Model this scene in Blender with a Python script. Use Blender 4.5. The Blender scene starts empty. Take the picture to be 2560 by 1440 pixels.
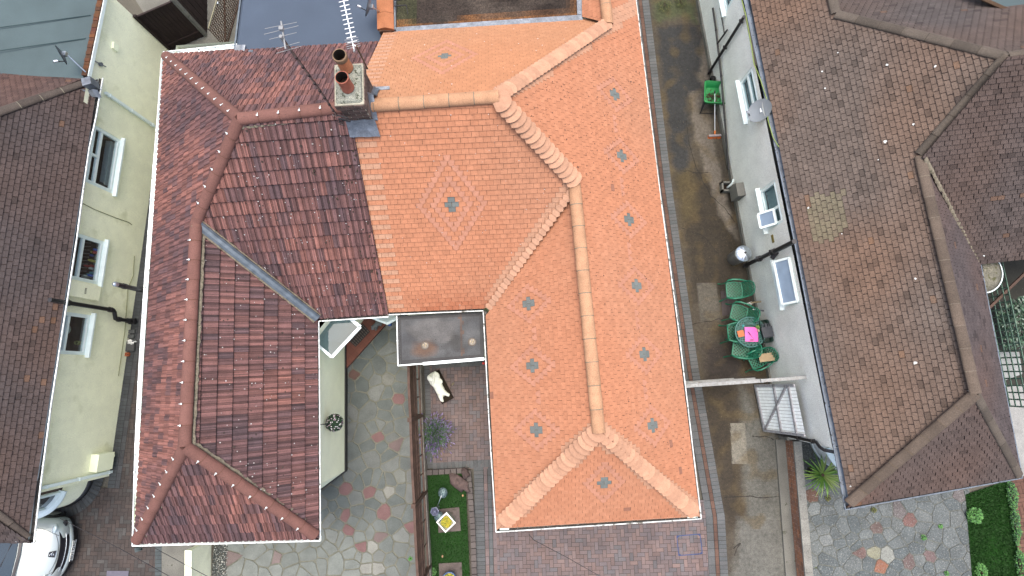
import bpy, math, random
import numpy as np
from mathutils import Vector, Matrix, noise as mnoise
random.seed(7)
R = math.radians
sc = bpy.context.scene
COL = sc.collection

# ------------------------------------------------------------------ camera, sky, sun, exposure
FOC, NADIR, CAM_H = 1420.0, (1300.0, 940.0), 15.8       # focal length in photo pixels, pixel under the drone, flying height
_dn = Vector((NADIR[0]-1280, -(NADIR[1]-720), -FOC)).normalized()
_up = -_dn
_cx = Vector((1, 0, 0)); _cx = (_cx - _up*_cx.dot(_up)).normalized()
_cy = _up.cross(_cx)
ROT = Matrix((_cx, _cy, _up))                            # camera axes -> world axes
CAMPOS = Vector((0, 0, CAM_H))
cam_d = bpy.data.cameras.new('drone_camera')
cam = bpy.data.objects.new('drone_camera', cam_d); COL.objects.link(cam)
cam_d.sensor_width = 36.0; cam_d.lens = FOC/2560*36.0
cam_d.clip_start = 0.1; cam_d.clip_end = 600
cam.matrix_world = Matrix.Translation(CAMPOS) @ ROT.to_4x4()
sc.camera = cam

SUN_EL, SUN_ROT = R(84), R(10)
w = bpy.data.worlds.new('World'); sc.world = w; w.use_nodes = True
nt = w.node_tree; nt.nodes.clear()
wo = nt.nodes.new('ShaderNodeOutputWorld'); bg = nt.nodes.new('ShaderNodeBackground')
sky = nt.nodes.new('ShaderNodeTexSky'); sky.sky_type = 'NISHITA'; sky.sun_disc = False
sky.sun_elevation = SUN_EL; sky.sun_rotation = SUN_ROT
sky.air_density = 1.0; sky.dust_density = 6.0; sky.ozone_density = 0.6
bg.inputs['Strength'].default_value = 0.15
nt.links.new(sky.outputs[0], bg.inputs[0]); nt.links.new(bg.outputs[0], wo.inputs[0])
sl = bpy.data.lights.new('sun', 'SUN'); sl.energy = 0.6; sl.angle = R(45); sl.color = (1.0, 0.96, 0.9)
so = bpy.data.objects.new('sun', sl); COL.objects.link(so)
_sd = Vector((math.sin(SUN_ROT)*math.cos(SUN_EL), math.cos(SUN_ROT)*math.cos(SUN_EL), math.sin(SUN_EL)))
so.rotation_euler = _sd.to_track_quat('Z', 'Y').to_euler()
sc.view_settings.view_transform = 'Standard'; sc.view_settings.look = 'None'
sc.view_settings.gamma = 1.0; sc.view_settings.use_curve_mapping = False
sc.view_settings.exposure = 1.28

# ------------------------------------------------------------------ geometry helpers
def ray(px, py):
    return ROT.transposed() @ Vector((px-1280, -(py-720), -FOC)) if False else Matrix((_cx, _cy, _up)) @ Vector((px-1280, -(py-720), -FOC))
def P(px, py, z=0.0):
    "the point at height z that the photo shows at this pixel"
    d = ray(px, py); return CAMPOS + d*((z-CAM_H)/d.z)
def pix(p):
    c = ROT.transposed() @ (Vector(p)-CAMPOS)
    return 1280+FOC*c.x/-c.z, 720-FOC*c.y/-c.z
def V(*a): return Vector(a)
def lerp(a, b, t): return a+(b-a)*t

class RoofPlane:
    "plane through an eave line with a pitch; u along the eave, v up the slope"
    def __init__(s, A, B, pitch, inward):
        s.A = A.copy(); s.u = (B-A).normalized()
        h = Vector((-s.u.y, s.u.x, 0))
        if h.dot(inward) < 0: h = -h
        h.normalize(); t = R(pitch)
        s.v = h*math.cos(t)+Vector((0, 0, math.sin(t)))
        s.n = s.u.cross(s.v)
        if s.n.z < 0: s.n = -s.n
        s.n.normalize()
    def lift(s, px, py):
        d = ray(px, py); return CAMPOS+d*(s.n.dot(s.A-CAMPOS)/s.n.dot(d))
    def uv(s, p):
        q = p-s.A; return (q.dot(s.u), q.dot(s.v))
    def pt(s, u, v, h=0): return s.A+s.u*u+s.v*v+s.n*h
    def poly(s, pts):
        return [s.uv(s.lift(*p)) if not isinstance(p, Vector) else s.uv(p) for p in pts]

class WallPlane:
    "vertical plane through two ground points; s along, z up; n points to the outside"
    def __init__(s, A, B, out):
        s.A = A.copy(); s.A.z = 0; s.u = (B-A); s.u.z = 0; s.len = s.u.length; s.u.normalize()
        s.n = Vector((s.u.y, -s.u.x, 0))
        if s.n.dot(out) < 0: s.n = -s.n
    def hit(s, px, py, off=0.0):
        d = ray(px, py); a = s.A+s.n*off
        p = CAMPOS+d*(s.n.dot(a-CAMPOS)/s.n.dot(d)); return ((p-s.A).dot(s.u), p.z)
    def pt(s, a, z, off=0.0): return s.A+s.u*a+s.n*off+Vector((0, 0, z))

def ccw(poly):
    a = sum(poly[i][0]*poly[(i+1) % len(poly)][1]-poly[(i+1) % len(poly)][0]*poly[i][1] for i in range(len(poly)))
    return list(poly) if a > 0 else list(reversed(poly))
def clip(sub, poly):
    out = sub
    n = len(poly)
    for i in range(n):
        ax, ay = poly[i]; bx, by = poly[(i+1) % n]
        ex, ey = bx-ax, by-ay
        inp, out = out, []
        if not inp: return []
        for k in range(len(inp)):
            p, q = inp[k], inp[(k+1) % len(inp)]
            dp = ex*(p[1]-ay)-ey*(p[0]-ax); dq = ex*(q[1]-ay)-ey*(q[0]-ax)
            if dp >= 0: out.append(p)
            if (dp >= 0) != (dq >= 0):
                t = dp/(dp-dq); out.append((p[0]+(q[0]-p[0])*t, p[1]+(q[1]-p[1])*t))
    return out
def area(poly):
    return abs(sum(poly[i][0]*poly[(i+1) % len(poly)][1]-poly[(i+1) % len(poly)][0]*poly[i][1] for i in range(len(poly))))/2
def inpoly(x, y, poly):
    c = False; n = len(poly)
    for i in range(n):
        x1, y1 = poly[i]; x2, y2 = poly[i-1]
        if (y1 > y) != (y2 > y) and x < (x2-x1)*(y-y1)/(y2-y1)+x1: c = not c
    return c
def hsh(*k):
    random_state = hash(tuple(int(x) for x in k)) & 0xffffffff
    x = (random_state*2654435761+12345) & 0xffffffff
    x ^= x >> 13; x = (x*1274126177) & 0xffffffff; x ^= x >> 16
    return x/0xffffffff
def jit(c, a, rnd=random.random):
    k = 1+(rnd()*2-1)*a; return tuple(max(0, x*k) for x in c[:3])
def mix(a, b, t): return tuple(x+(y-x)*t for x, y in zip(a, b))

class MB:
    def __init__(s): s.v = []; s.f = []; s.c = []; s.m = []; s.sm = []
    def face(s, pts, col=None, mi=0):
        i = len(s.v); s.v += [tuple(p) for p in pts]
        s.f.append(tuple(range(i, i+len(pts)))); s.c.append(col); s.m.append(mi); s.sm.append(False); return s
    def grid(s, rows, col=None, mi=0, smooth=True, closed=False):
        i = len(s.v); n = len(rows[0])
        for r in rows: s.v += [tuple(p) for p in r]
        for a in range(len(rows)-1):
            for b in range(n if closed else n-1):
                b2 = (b+1) % n
                s.f.append((i+a*n+b, i+a*n+b2, i+(a+1)*n+b2, i+(a+1)*n+b)); s.c.append(col); s.m.append(mi); s.sm.append(smooth)
        return s
    def box(s, c, dx, dy, dz, rz=0.0, col=None, mi=0, M=None):
        "box centred at c"
        m = M if M is not None else Matrix.Rotation(rz, 3, 'Z')
        c = Vector(c)
        p = [c+m @ Vector((sx*dx/2, sy*dy/2, sz*dz/2)) for sz in (-1, 1) for sx, sy in ((-1, -1), (1, -1), (1, 1), (-1, 1))]
        for q in ((3, 2, 1, 0), (4, 5, 6, 7), (0, 1, 5, 4), (1, 2, 6, 5), (2, 3, 7, 6), (3, 0, 4, 7)):
            s.face([p[k] for k in q], col, mi)
        return s
    def bar(s, a, b, w, h, up=(0, 0, 1), col=None, mi=0):
        "rectangular bar from a to b; h measured along up"
        a, b = Vector(a), Vector(b); d = b-a; L = d.length
        if L < 1e-6: return s
        d.normalize(); upv = Vector(up); side = d.cross(upv)
        if side.length < 1e-5: side = d.cross(Vector((1, 0, 0)))
        side.normalize(); upv = side.cross(d).normalized()
        M = Matrix((d, side, upv)).transposed()
        return s.box((a+b)/2, L, w, h, col=col, mi=mi, M=M)
    def prism(s, pts, z0, z1, col=None, mi=0, side_mi=None):
        n = len(pts)
        b = [Vector((p[0], p[1], z0)) for p in pts]; t = [Vector((p[0], p[1], z1)) for p in pts]
        s.face(t, col, mi)
        for i in range(n):
            j = (i+1) % n; s.face([b[i], b[j], t[j], t[i]], col, mi if side_mi is None else side_mi)
        return s
    def tube(s, path, r, n=8, col=None, mi=0, cap=True):
        path = [Vector(p) for p in path]; rows = []
        rs = r if isinstance(r, (list, tuple)) else [r]*len(path)
        prev = None
        for k, p in enumerate(path):
            d = (path[min(k+1, len(path)-1)]-path[max(k-1, 0)]).normalized()
            if prev is None:
                x = d.cross(Vector((0, 0, 1)))
                if x.length < 1e-3: x = d.cross(Vector((1, 0, 0)))
            else: x = prev-d*prev.dot(d)
            x.normalize(); prev = x; y = d.cross(x)
            rows.append([p+(x*math.cos(2*math.pi*q/n)+y*math.sin(2*math.pi*q/n))*rs[k] for q in range(n)])
        s.grid(rows, col, mi, True, True)
        if cap: s.face(list(reversed(rows[0])), col, mi); s.face(rows[-1], col, mi)
        return s
    def lathe(s, prof, c, n=20, col=None, mi=0, M=None, arc=(0, 2*math.pi), smooth=True):
        c = Vector(c); rows = []
        closed = abs(arc[1]-arc[0]-2*math.pi) < 1e-6
        cnt = n if closed else n+1
        for r, z in prof:
            row = []
            for q in range(cnt):
                a = arc[0]+(arc[1]-arc[0])*q/n
                p = Vector((r*math.cos(a), r*math.sin(a), z)); row.append(c+(M @ p if M is not None else p))
            rows.append(row)
        return s.grid(rows, col, mi, smooth, closed)
    def ball(s, c, r, n=12, sq=(1, 1, 1), col=None, mi=0, M=None, lump=0.0, seed=0):
        c = Vector(c); rows = []
        for a in range(n//2+1):
            th = math.pi*a/(n//2); row = []
            for q in range(n):
                ph = 2*math.pi*q/n
                d = Vector((math.sin(th)*math.cos(ph), math.sin(th)*math.sin(ph), math.cos(th)))
                k = 1+lump*mnoise.noise(d*1.7+Vector((seed*3.1, seed, 0)))
                p = Vector((d.x*sq[0], d.y*sq[1], d.z*sq[2]))*r*k
                row.append(c+(M @ p if M is not None else p))
            rows.append(row)
        return s.grid(rows, col, mi, True, True)
    def build(s, name, mats, parent=None, local=False, label=None):
        me = bpy.data.meshes.new(name)
        vs = s.v
        if parent is not None and not local:
            inv = root_matrix(parent).inverted()
            vs = [tuple(inv @ Vector(p)) for p in vs]
        me.from_pydata(vs, [], s.f); me.update()
        if not isinstance(mats, (list, tuple)): mats = [mats]
        for m in mats: me.materials.append(m)
        me.polygons.foreach_set('material_index', s.m)
        me.polygons.foreach_set('use_smooth', s.sm)
        if any(c is not None for c in s.c):
            at = me.attributes.new('col', 'FLOAT_COLOR', 'FACE')
            fl = []
            for c in s.c:
                c = c or (0.5, 0.5, 0.5); fl += [c[0], c[1], c[2], 1.0]
            at.data.foreach_set('color', fl)
        o = bpy.data.objects.new(name, me); COL.objects.link(o)
        if parent is not None: o.parent = parent
        if label: o['label'] = label
        return o

def root_matrix(o):
    m = Matrix.Identity(4)
    while o is not None:
        m = o.matrix_basis @ m; o = o.parent
    return m
def tag(o, label, cat, group=None):
    o['label'] = label; o['category'] = cat
    if group: o['group'] = group
    return o
def thing(name, label, cat, loc=(0, 0, 0), rz=0.0, group=None):
    o = bpy.data.objects.new(name, None); COL.objects.link(o)
    o.empty_display_size = 0.2
    o.matrix_basis = Matrix.Translation(Vector(loc)) @ Matrix.Rotation(rz, 4, 'Z')
    return tag(o, label, cat, group)
def single(mb, name, mats, label, cat, group=None):
    return tag(mb.build(name, mats), label, cat, group)
def struct(mb, name, mats, kind='structure'):
    o = mb.build(name, mats); o['kind'] = kind; return o

# ------------------------------------------------------------------ materials
ALB = 0.51      # measured colours are those of the bright overcast exposure
def mat(name, col='attr', rough=0.85, var=(), bump=None, spots=(), metal=0.0, spec=0.3, coat=0.0, stretch=None, k=None):
    """var: (noise scale, amount); bump: (scale, distance); spots: (scale, threshold, colour[, soft]) noise blotches of another colour"""
    m = bpy.data.materials.new(name); m.use_nodes = True
    N = m.node_tree.nodes; L = m.node_tree.links; N.clear()
    out = N.new('ShaderNodeOutputMaterial'); b = N.new('ShaderNodeBsdfPrincipled'); L.new(b.outputs[0], out.inputs[0])
    tc = N.new('ShaderNodeTexCoord'); vec = tc.outputs['Object']
    if stretch:
        mp = N.new('ShaderNodeMapping'); mp.inputs['Scale'].default_value = stretch
        L.new(vec, mp.inputs[0]); vec = mp.outputs[0]
    if col == 'attr':
        a = N.new('ShaderNodeAttribute'); a.attribute_name = 'col'; c = a.outputs['Color']
        kk = ALB if k is None else k
        sx = N.new('ShaderNodeVectorMath'); sx.operation = 'SCALE'; L.new(c, sx.inputs[0]); sx.inputs['Scale'].default_value = kk; c = sx.outputs[0]
    else:
        kk = k if k is not None else (1.0 if max(col) > .58 else ALB); col = tuple(x*kk for x in col)
        a = N.new('ShaderNodeRGB'); a.outputs[0].default_value = (*col, 1); c = a.outputs[0]
    def nz(scale, detail=4):
        n = N.new('ShaderNodeTexNoise'); n.inputs['Scale'].default_value = scale; n.inputs['Detail'].default_value = detail
        L.new(vec, n.inputs['Vector']); return n.outputs['Fac']
    for scale, amt in var:
        mr = N.new('ShaderNodeMapRange'); L.new(nz(scale), mr.inputs[0])
        mr.inputs[1].default_value = 0.3; mr.inputs[2].default_value = 0.7
        mr.inputs[3].default_value = 1-amt; mr.inputs[4].default_value = 1+amt
        sx = N.new('ShaderNodeVectorMath'); sx.operation = 'SCALE'
        L.new(c, sx.inputs[0]); L.new(mr.outputs[0], sx.inputs['Scale']); c = sx.outputs[0]
    for sp in spots:
        soft = sp[3] if len(sp) > 3 else 0.03
        mr = N.new('ShaderNodeMapRange'); L.new(nz(sp[0], 3), mr.inputs[0])
        mr.inputs[1].default_value = sp[1]; mr.inputs[2].default_value = sp[1]+soft
        mx = N.new('ShaderNodeMix'); mx.data_type = 'RGBA'
        L.new(mr.outputs[0], mx.inputs[0]); L.new(c, mx.inputs[6]); mx.inputs[7].default_value = (*[x*(kk if max(sp[2]) < .5 else .8) for x in sp[2]], 1); c = mx.outputs[2]
    L.new(c, b.inputs['Base Color'])
    b.inputs['Roughness'].default_value = rough; b.inputs['Metallic'].default_value = metal
    b.inputs['Specular IOR Level'].default_value = spec; b.inputs['Coat Weight'].default_value = coat
    if bump:
        bp = N.new('ShaderNodeBump'); bp.inputs['Strength'].default_value = 0.8; bp.inputs['Distance'].default_value = bump[1]
        L.new(nz(bump[0], 5), bp.inputs['Height']); L.new(bp.outputs[0], b.inputs['Normal'])
    return m
def glass_mat(name, tint, refl=0.08, rough=0.02, top=.45):
    m = bpy.data.materials.new(name); m.use_nodes = True
    N = m.node_tree.nodes; L = m.node_tree.links; N.clear()
    out = N.new('ShaderNodeOutputMaterial'); t = N.new('ShaderNodeBsdfTransparent'); g = N.new('ShaderNodeBsdfGlossy')
    t.inputs[0].default_value = (*tint, 1); g.inputs['Roughness'].default_value = rough
    fr = N.new('ShaderNodeLayerWeight'); fr.inputs[0].default_value = 0.35
    mr = N.new('ShaderNodeMapRange'); mr.inputs[3].default_value = refl; mr.inputs[4].default_value = top
    L.new(fr.outputs['Fresnel'], mr.inputs[0])
    mx = N.new('ShaderNodeMixShader'); L.new(mr.outputs[0], mx.inputs[0]); L.new(t.outputs[0], mx.inputs[1]); L.new(g.outputs[0], mx.inputs[2])
    L.new(mx.outputs[0], out.inputs[0]); return m

M = {}
M['tile'] = mat('tile', rough=0.8, var=((9, .10), (70, .12)), bump=(90, .003), spots=((34, .72, (.10, .06, .045)),))
M['tile_clean'] = mat('tile_clean', rough=0.8, var=((9, .08), (70, .10)), bump=(90, .003))
M['pan'] = mat('pan', rough=0.72, var=((6, .14), (55, .22)), bump=(80, .004), spots=((45, .72, (.30, .30, .27)), (12, .70, (.05, .035, .03))))
M['oldtile'] = mat('oldtile', rough=0.9, var=((3, .14), (45, .25)), bump=(60, .006), spots=((11, .79, (.42, .44, .40), .02), (19, .77, (.07, .06, .055))))
M['ridge'] = mat('ridge', rough=0.85, var=((5, .12), (60, .2)), bump=(70, .004), spots=((28, .70, (.12, .09, .07)), ))
M['mortar'] = mat('mortar', (.34, .30, .22), 0.95, var=((20, .3),), bump=(60, .01), spots=((30, .6, (.16, .16, .10)),))
M['bed'] = mat('bed', (.085, .062, .055), 0.95)
M['bed_orange'] = mat('bed_orange', (.25, .125, .08), 0.95)
M['upvc'] = mat('upvc', (.74, .84, .82), 0.35, var=((6, .06),), spec=.5)
M['gutter_white'] = mat('gutter_white', (.74, .80, .79), 0.45, var=((4, .12),), spots=((16, .64, (.10, .10, .08), .06),))
M['gutter_worn'] = mat('gutter_worn', (.54, .57, .55), 0.6, var=((3, .25), (20, .2)), spots=((9, .58, (.12, .12, .10), .08),), k=1)
M['gutter_grey'] = mat('gutter_grey', (.22, .27, .33), 0.5, var=((5, .25),), spots=((14, .62, (.05, .06, .06), .05),))
M['gutter_dirt'] = mat('gutter_dirt', (.10, .095, .085), 0.95, var=((15, .4),), spots=((18, .6, (.25, .24, .22)),))
M['black'] = mat('black', (.018, .018, .022), 0.4, var=((10, .3),), spec=.5)
M['cream'] = mat('cream', (.89, .90, .67), 0.9, var=((1.1, .05), (4, .04), (60, .12)), bump=(110, .010), spots=((1.6, .62, (.66, .68, .40), .25),))
M['cream_smooth'] = mat('cream_smooth', (.86, .90, .66), 0.85, var=((2, .05), (90, .08)), bump=(120, .003))
M['dash'] = mat('dash', (.76, .79, .74), 0.95, var=((2, .07), (75, .30)), bump=(80, .014))
M['concrete'] = mat('concrete', (.25, .25, .22), 0.95, var=((2, .2), (60, .3)), bump=(70, .006), spots=((9, .66, (.12, .13, .09)),))
M['ground'] = mat('ground', (.17, .16, .13), 0.95, var=((1, .2), (50, .25)), bump=(60, .01))
M['drive'] = mat('drive', rough=0.75, var=((1.6, .16), (12, .22), (90, .5)), bump=(90, .012), spots=((42, .70, (.30, .24, .13)), (60, .75, (.45, .44, .40))))
M['block'] = mat('block', rough=0.85, var=((2.2, .13), (70, .2)), bump=(110, .003), spots=((30, .74, (.3, .3, .28)),))
M['flag'] = mat('flag', rough=0.9, var=((3.5, .14), (80, .24)), bump=(60, .005), spots=((26, .73, (.36, .38, .35)),))
M['flag_old'] = mat('flag_old', rough=0.92, var=((2.5, .18), (26, .30), (90, .35)), bump=(60, .006), spots=((30, .61, (.40, .42, .39)), (7, .74, (.10, .15, .03))))
M['pointing'] = mat('pointing', (.235, .24, .19), 0.95, var=((5, .2), (60, .25)), bump=(70, .006))
M['felt_blue'] = mat('felt_blue', (.105, .145, .205), 0.85, var=((1.3, .08), (160, .18)), bump=(200, .004))
M['felt_teal'] = mat('felt_teal', (.115, .168, .178), 0.85, var=((0.9, .14), (160, .14)), bump=(200, .004))
M['felt_wet'] = mat('felt_wet', rough=0.55, var=((3, .3), (80, .3)), bump=(70, .004), spots=((24, .68, (.03, .03, .03)),), spec=.25)
M['moss'] = mat('moss', rough=0.98, var=((2, .35), (30, .5), (110, .4)), bump=(40, .02))
M['lead'] = mat('lead', (.27, .31, .36), 0.45, var=((8, .3), (40, .2)), bump=(20, .008), metal=.35, spec=.5)
M['metal_blue'] = mat('metal_blue', (.23, .28, .32), 0.4, var=((7, .25),), metal=.5)
M['galv'] = mat('galv', (.55, .60, .64), 0.3, var=((9, .25),), metal=.9, bump=(12, .003))
M['alu'] = mat('alu', (.70, .73, .76), 0.35, metal=.8, var=((10, .1),))
M['brick'] = mat('brick', rough=0.9, var=((12, .2), (80, .25)), bump=(90, .004))
M['flaunch'] = mat('flaunch', (.42, .44, .36), 0.97, var=((6, .3), (50, .4)), bump=(25, .03), spots=((18, .60, (.13, .15, .10)),))
M['pot'] = mat('pot', rough=0.7, var=((8, .16), (60, .15)), bump=(70, .003))
M['soot'] = mat('soot', (.03, .02, .012), 0.95)
M['wood_dark'] = mat('wood_dark', (.14, .085, .062), 0.75, var=((6, .3), (60, .25)), bump=(50, .004), stretch=(1, 1, .3))
M['fence_dark'] = mat('fence_dark', (.035, .02, .018), 0.75, var=((5, .25),), bump=(50, .004))
M['wood_white'] = mat('wood_white', (.90, .95, .93), 0.7, var=((8, .08),), bump=(40, .006), spots=((26, .69, (.35, .32, .28)), ))
M['wood_flaky'] = mat('wood_flaky', (.50, .52, .50), 0.85, var=((10, .2),), bump=(40, .012), spots=((30, .56, (.42, .38, .35), .08),))
M['turf'] = mat('turf', (.035, .115, .022), 0.95, var=((2, .2), (120, .5)), bump=(160, .02))
M['blade'] = mat('blade', rough=0.8, spec=.2)
M['leaf'] = mat('leaf', rough=0.6, spec=.35)
M['car_paint'] = mat('car_paint', (.50, .57, .565), 0.25, metal=.3, coat=.6, k=.8, spec=.5)
M['car_dark'] = mat('car_dark', (.02, .02, .028), 0.35, spec=.5)
M['tyre'] = mat('tyre', (.02, .02, .02), 0.9)
M['chair_green'] = mat('chair_green', (.020, .25, .14), 0.35, var=((15, .25),), spec=.5)
M['table_green'] = mat('table_green', (.05, .21, .18), 0.4, var=((15, .25),), spec=.5)
M['plastic_green'] = mat('plastic_green', (.02, .36, .09), 0.4, var=((6, .12),), spec=.5, spots=((7, .66, (.05, .06, .035)),))
M['stone_white'] = mat('stone_white', (.66, .68, .60), 0.8, var=((9, .10), (50, .08)), bump=(45, .006), spots=((14, .66, (.45, .48, .36), .12),))
M['plain'] = mat('plain', rough=0.6, var=((14, .1),), k=.8)
M['gloss'] = mat('gloss', rough=0.3, var=((14, .06),), spec=.5, k=.8)
M['cable'] = mat('cable', (.035, .035, .04), 0.6)
M['glass_dark'] = glass_mat('glass_dark', (.70, .80, .80), .025, top=.22)
M['glass_canopy'] = glass_mat('glass_canopy', (.36, .46, .58), .03, .03, top=.35)
M['sash_glass'] = mat('sash_glass', (.20, .27, .36), 0.12, var=((3, .15),), spec=.6, k=1)
M['screen_glass'] = mat('screen_glass', (.03, .06, .075), 0.06, spec=.9, coat=1.0)
# ------------------------------------------------------------------ building helpers
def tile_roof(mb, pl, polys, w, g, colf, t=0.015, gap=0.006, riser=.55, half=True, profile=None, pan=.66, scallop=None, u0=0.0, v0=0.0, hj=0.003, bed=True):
    polys = [ccw(p) for p in polys]
    for p in polys:
        if bed: mb.face([pl.pt(u, v, -0.002) for u, v in p], (.05, .03, .025), 1)
    us = [q[0] for p in polys for q in p]; vs = [q[1] for p in polys for q in p]
    bb = [(min(q[0] for q in p), max(q[0] for q in p), min(q[1] for q in p), max(q[1] for q in p)) for p in polys]
    def put(sub, vi, base, th, col, side=False):
        for p, b in zip(polys, bb):
            if max(q[0] for q in sub) < b[0] or min(q[0] for q in sub) > b[1] or max(q[1] for q in sub) < b[2] or min(q[1] for q in sub) > b[3]: continue
            r = clip(sub, p)
            if len(r) < 3 or area(r) < 2e-5: continue
            def h(v): return base+th*max(0, 1-(v-vi)/g)
            mb.face([pl.pt(u, v, h(v)) for u, v in r], col, 0)
            n = len(r)
            for k in range(n):
                a, c = r[k], r[(k+1) % n]
                if (abs(a[1]-vi) < 1e-5 and abs(c[1]-vi) < 1e-5) or (side and min(a[1], c[1]) < vi+.7*g and abs(a[0]-c[0]) > 1e-4):
                    mb.face([pl.pt(a[0], a[1], -.002), pl.pt(c[0], c[1], -.002), pl.pt(c[0], c[1], h(c[1])), pl.pt(a[0], a[1], h(a[1]))], tuple(x*riser for x in col), 0)  # tail edge darkened: shade and moss under the lap put into the colour
    for i in range(int(math.floor((min(vs)-v0)/g)), int(math.ceil((max(vs)-v0)/g))):
        vi = v0+i*g
        off = (w/2 if (i % 2 and half) else 0)+u0
        for j in range(int(math.floor((min(us)-off)/w))-1, int(math.ceil((max(us)-off)/w))+1):
            uj = off+j*w
            col = colf(i, j, uj+w/2, vi+g/2)
            if col is None: continue
            base = .004+hsh(i, j, 3)*hj
            if profile:
                for (fa, ha, fb, hb) in profile:
                    ua, ub = uj+fa*w, uj+fb*w
                    vs_ = vi+.020; sub = [(ua, vs_), (ub, vs_), (ub, vi+g), (ua, vi+g)]  # open slot at the foot of each course: lap shade put into the shape
                    for p, b in zip(polys, bb):
                        if ua > b[1] or ub < b[0] or vi > b[3] or vi+g < b[2]: continue
                        r = clip(sub, p)
                        if len(r) < 3 or area(r) < 1e-5: continue
                        def hh(u, v): return base+t*max(0, 1-(v-vi)/g)+ha+(hb-ha)*(u-ua)/max(1e-6, ub-ua)
                        pc = .62+.76*hsh(i, j, int(fa*50)); cc = tuple(x*pc for x in col) if min(ha, hb) > .010 else tuple(x*pan*pc for x in col)  # pans darkened: rib shading put into the colour, along with dirt and lichen
                        mb.face([pl.pt(u, v, hh(u, v)) for u, v in r], cc, 0)
                        for k in range(len(r)):
                            a, c = r[k], r[(k+1) % len(r)]
                            if abs(a[1]-vs_) < 1e-5 and abs(c[1]-vs_) < 1e-5:
                                mb.face([pl.pt(a[0], a[1], -.002), pl.pt(c[0], c[1], -.002), pl.pt(c[0], c[1], hh(*c)), pl.pt(a[0], a[1], hh(*a))], tuple(x*.18 for x in col), 0)  # dark riser: underside shade and moss put into the colour
                continue
            sc_ = scallop(i, j) if scallop else False
            du = (hsh(i, j, 5)-.5)*gap*.5
            rect = [(uj+gap/2+du, vi), (uj+w-gap/2+du, vi), (uj+w-gap/2+du, vi+g), (uj+gap/2+du, vi+g)]
            if sc_:
                put(rect, vi, base, .006, tuple(x*.92 for x in colf(i, j, -999, -999)))
                ww = w-gap
                arc = [(uj+gap/2, vi+g), (uj+gap/2, vi+.62*g)]
                for q in range(7):
                    a = math.pi+math.pi*q/6
                    arc.append((uj+w/2+ww*.40*math.cos(a), vi+.45*g+.62*g*math.sin(a)))
                arc += [(uj+w-gap/2, vi+.62*g), (uj+w-gap/2, vi+g)]
                put(ccw(arc), vi, base+.005, t*.7, col, True)
            else:
                put(rect, vi, base, t, col)

def specks(mb, pl, pts2, n, seed, col, r0, r1, h, mi=0):
    "lichen, moss or droppings lying on a slope, anywhere inside a polygon in (u, v)"
    rr = random.Random(seed); us = [p[0] for p in pts2]; vs = [p[1] for p in pts2]; k = 0
    while k < n:
        u, v = rr.uniform(min(us), max(us)), rr.uniform(min(vs), max(vs))
        if not inpoly(u, v, pts2): continue
        k += 1; r = rr.uniform(r0, r1); a = rr.uniform(0, 1)
        mb.face([pl.pt(u+r*math.cos(a+1.05*q)*rr.uniform(.6, 1.2), v+r*math.sin(a+1.05*q)*rr.uniform(.6, 1.2), h) for q in range(6)], jit(col, .25, rr.random), mi)
def bonnets(mb, a, b, width, sp, colf, rise=0.05, tail=1.9, flat=.72):
    "rounded hip tiles lapping down from a to b"
    a, b = Vector(a), Vector(b); d = (b-a).normalized(); L = (b-a).length
    side = d.cross(Vector((0, 0, 1))).normalized(); up = side.cross(d).normalized()
    n = int(L/sp); thm = R(68)
    for k in range(n):
        col = colf(k); s0 = k*sp; rows = []
        ln = sp*tail; r0, r1 = width*.36, width*.56
        for ia in range(5):
            f = ia/4; row = []
            for q in range(-5, 6):
                th = thm*q/5
                s = s0+ln*f*(1-.42*(q/5)**2)
                r = r0+(r1-r0)*f
                hgt = (r*math.cos(th)-r*.62)*flat+rise*(.1+.9*f)-.02
                row.append(a+d*min(s, L+.05)+side*(r*math.sin(th)*1.05)+up*hgt)
            rows.append(row)
        mb.grid(rows, col)
        lo = [p-up*.028-d*.004 for p in rows[-1]]
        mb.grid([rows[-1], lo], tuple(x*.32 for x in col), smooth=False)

def half_round(mb, a, b, r, seg, colf, squash=.85, mortar=True, mcol=(.30, .27, .2)):
    a, b = Vector(a), Vector(b); d = (b-a).normalized(); L = (b-a).length
    side = d.cross(Vector((0, 0, 1))).normalized(); up = side.cross(d).normalized()
    n = max(1, round(L/seg)); sl = L/n
    def ring(s, rr, dz=0):
        return [a+d*s+side*(rr*math.sin(R(92)*q/8))+up*(rr*squash*math.cos(R(92)*q/8)-r*.25+dz) for q in range(-8, 9)]
    for k in range(n):
        c = colf(k); j = (hsh(k, n, 7)-.5)*.006
        mb.grid([ring(k*sl+.006, r*.965, j), ring((k+1)*sl-.006, r*1.02, j)], c)
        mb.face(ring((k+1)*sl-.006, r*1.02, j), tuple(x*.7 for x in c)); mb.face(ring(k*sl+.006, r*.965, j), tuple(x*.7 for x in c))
        if mortar and k: mb.grid([ring(k*sl-.010, r*.985), ring(k*sl+.010, r*.985)], mcol)
def mortar_line(mb, a, b, w=.05, n=30, col=None, seed=1):
    a, b = Vector(a), Vector(b); rows = []
    d = (b-a).normalized(); side = d.cross(Vector((0, 0, 1))).normalized()
    for k in range(n+1):
        p = a+(b-a)*k/n; ww = w*(.6+.8*hsh(k, seed))
        rows.append([p-side*ww*.5+V(0, 0, -.02), p-side*ww*.2+V(0, 0, .015*hsh(k, seed, 2)+.01), p+side*ww*.2+V(0, 0, .015*hsh(k, seed, 4)+.01), p+side*ww*.5+V(0, 0, -.02)])
    mb.grid(rows, col)

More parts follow.
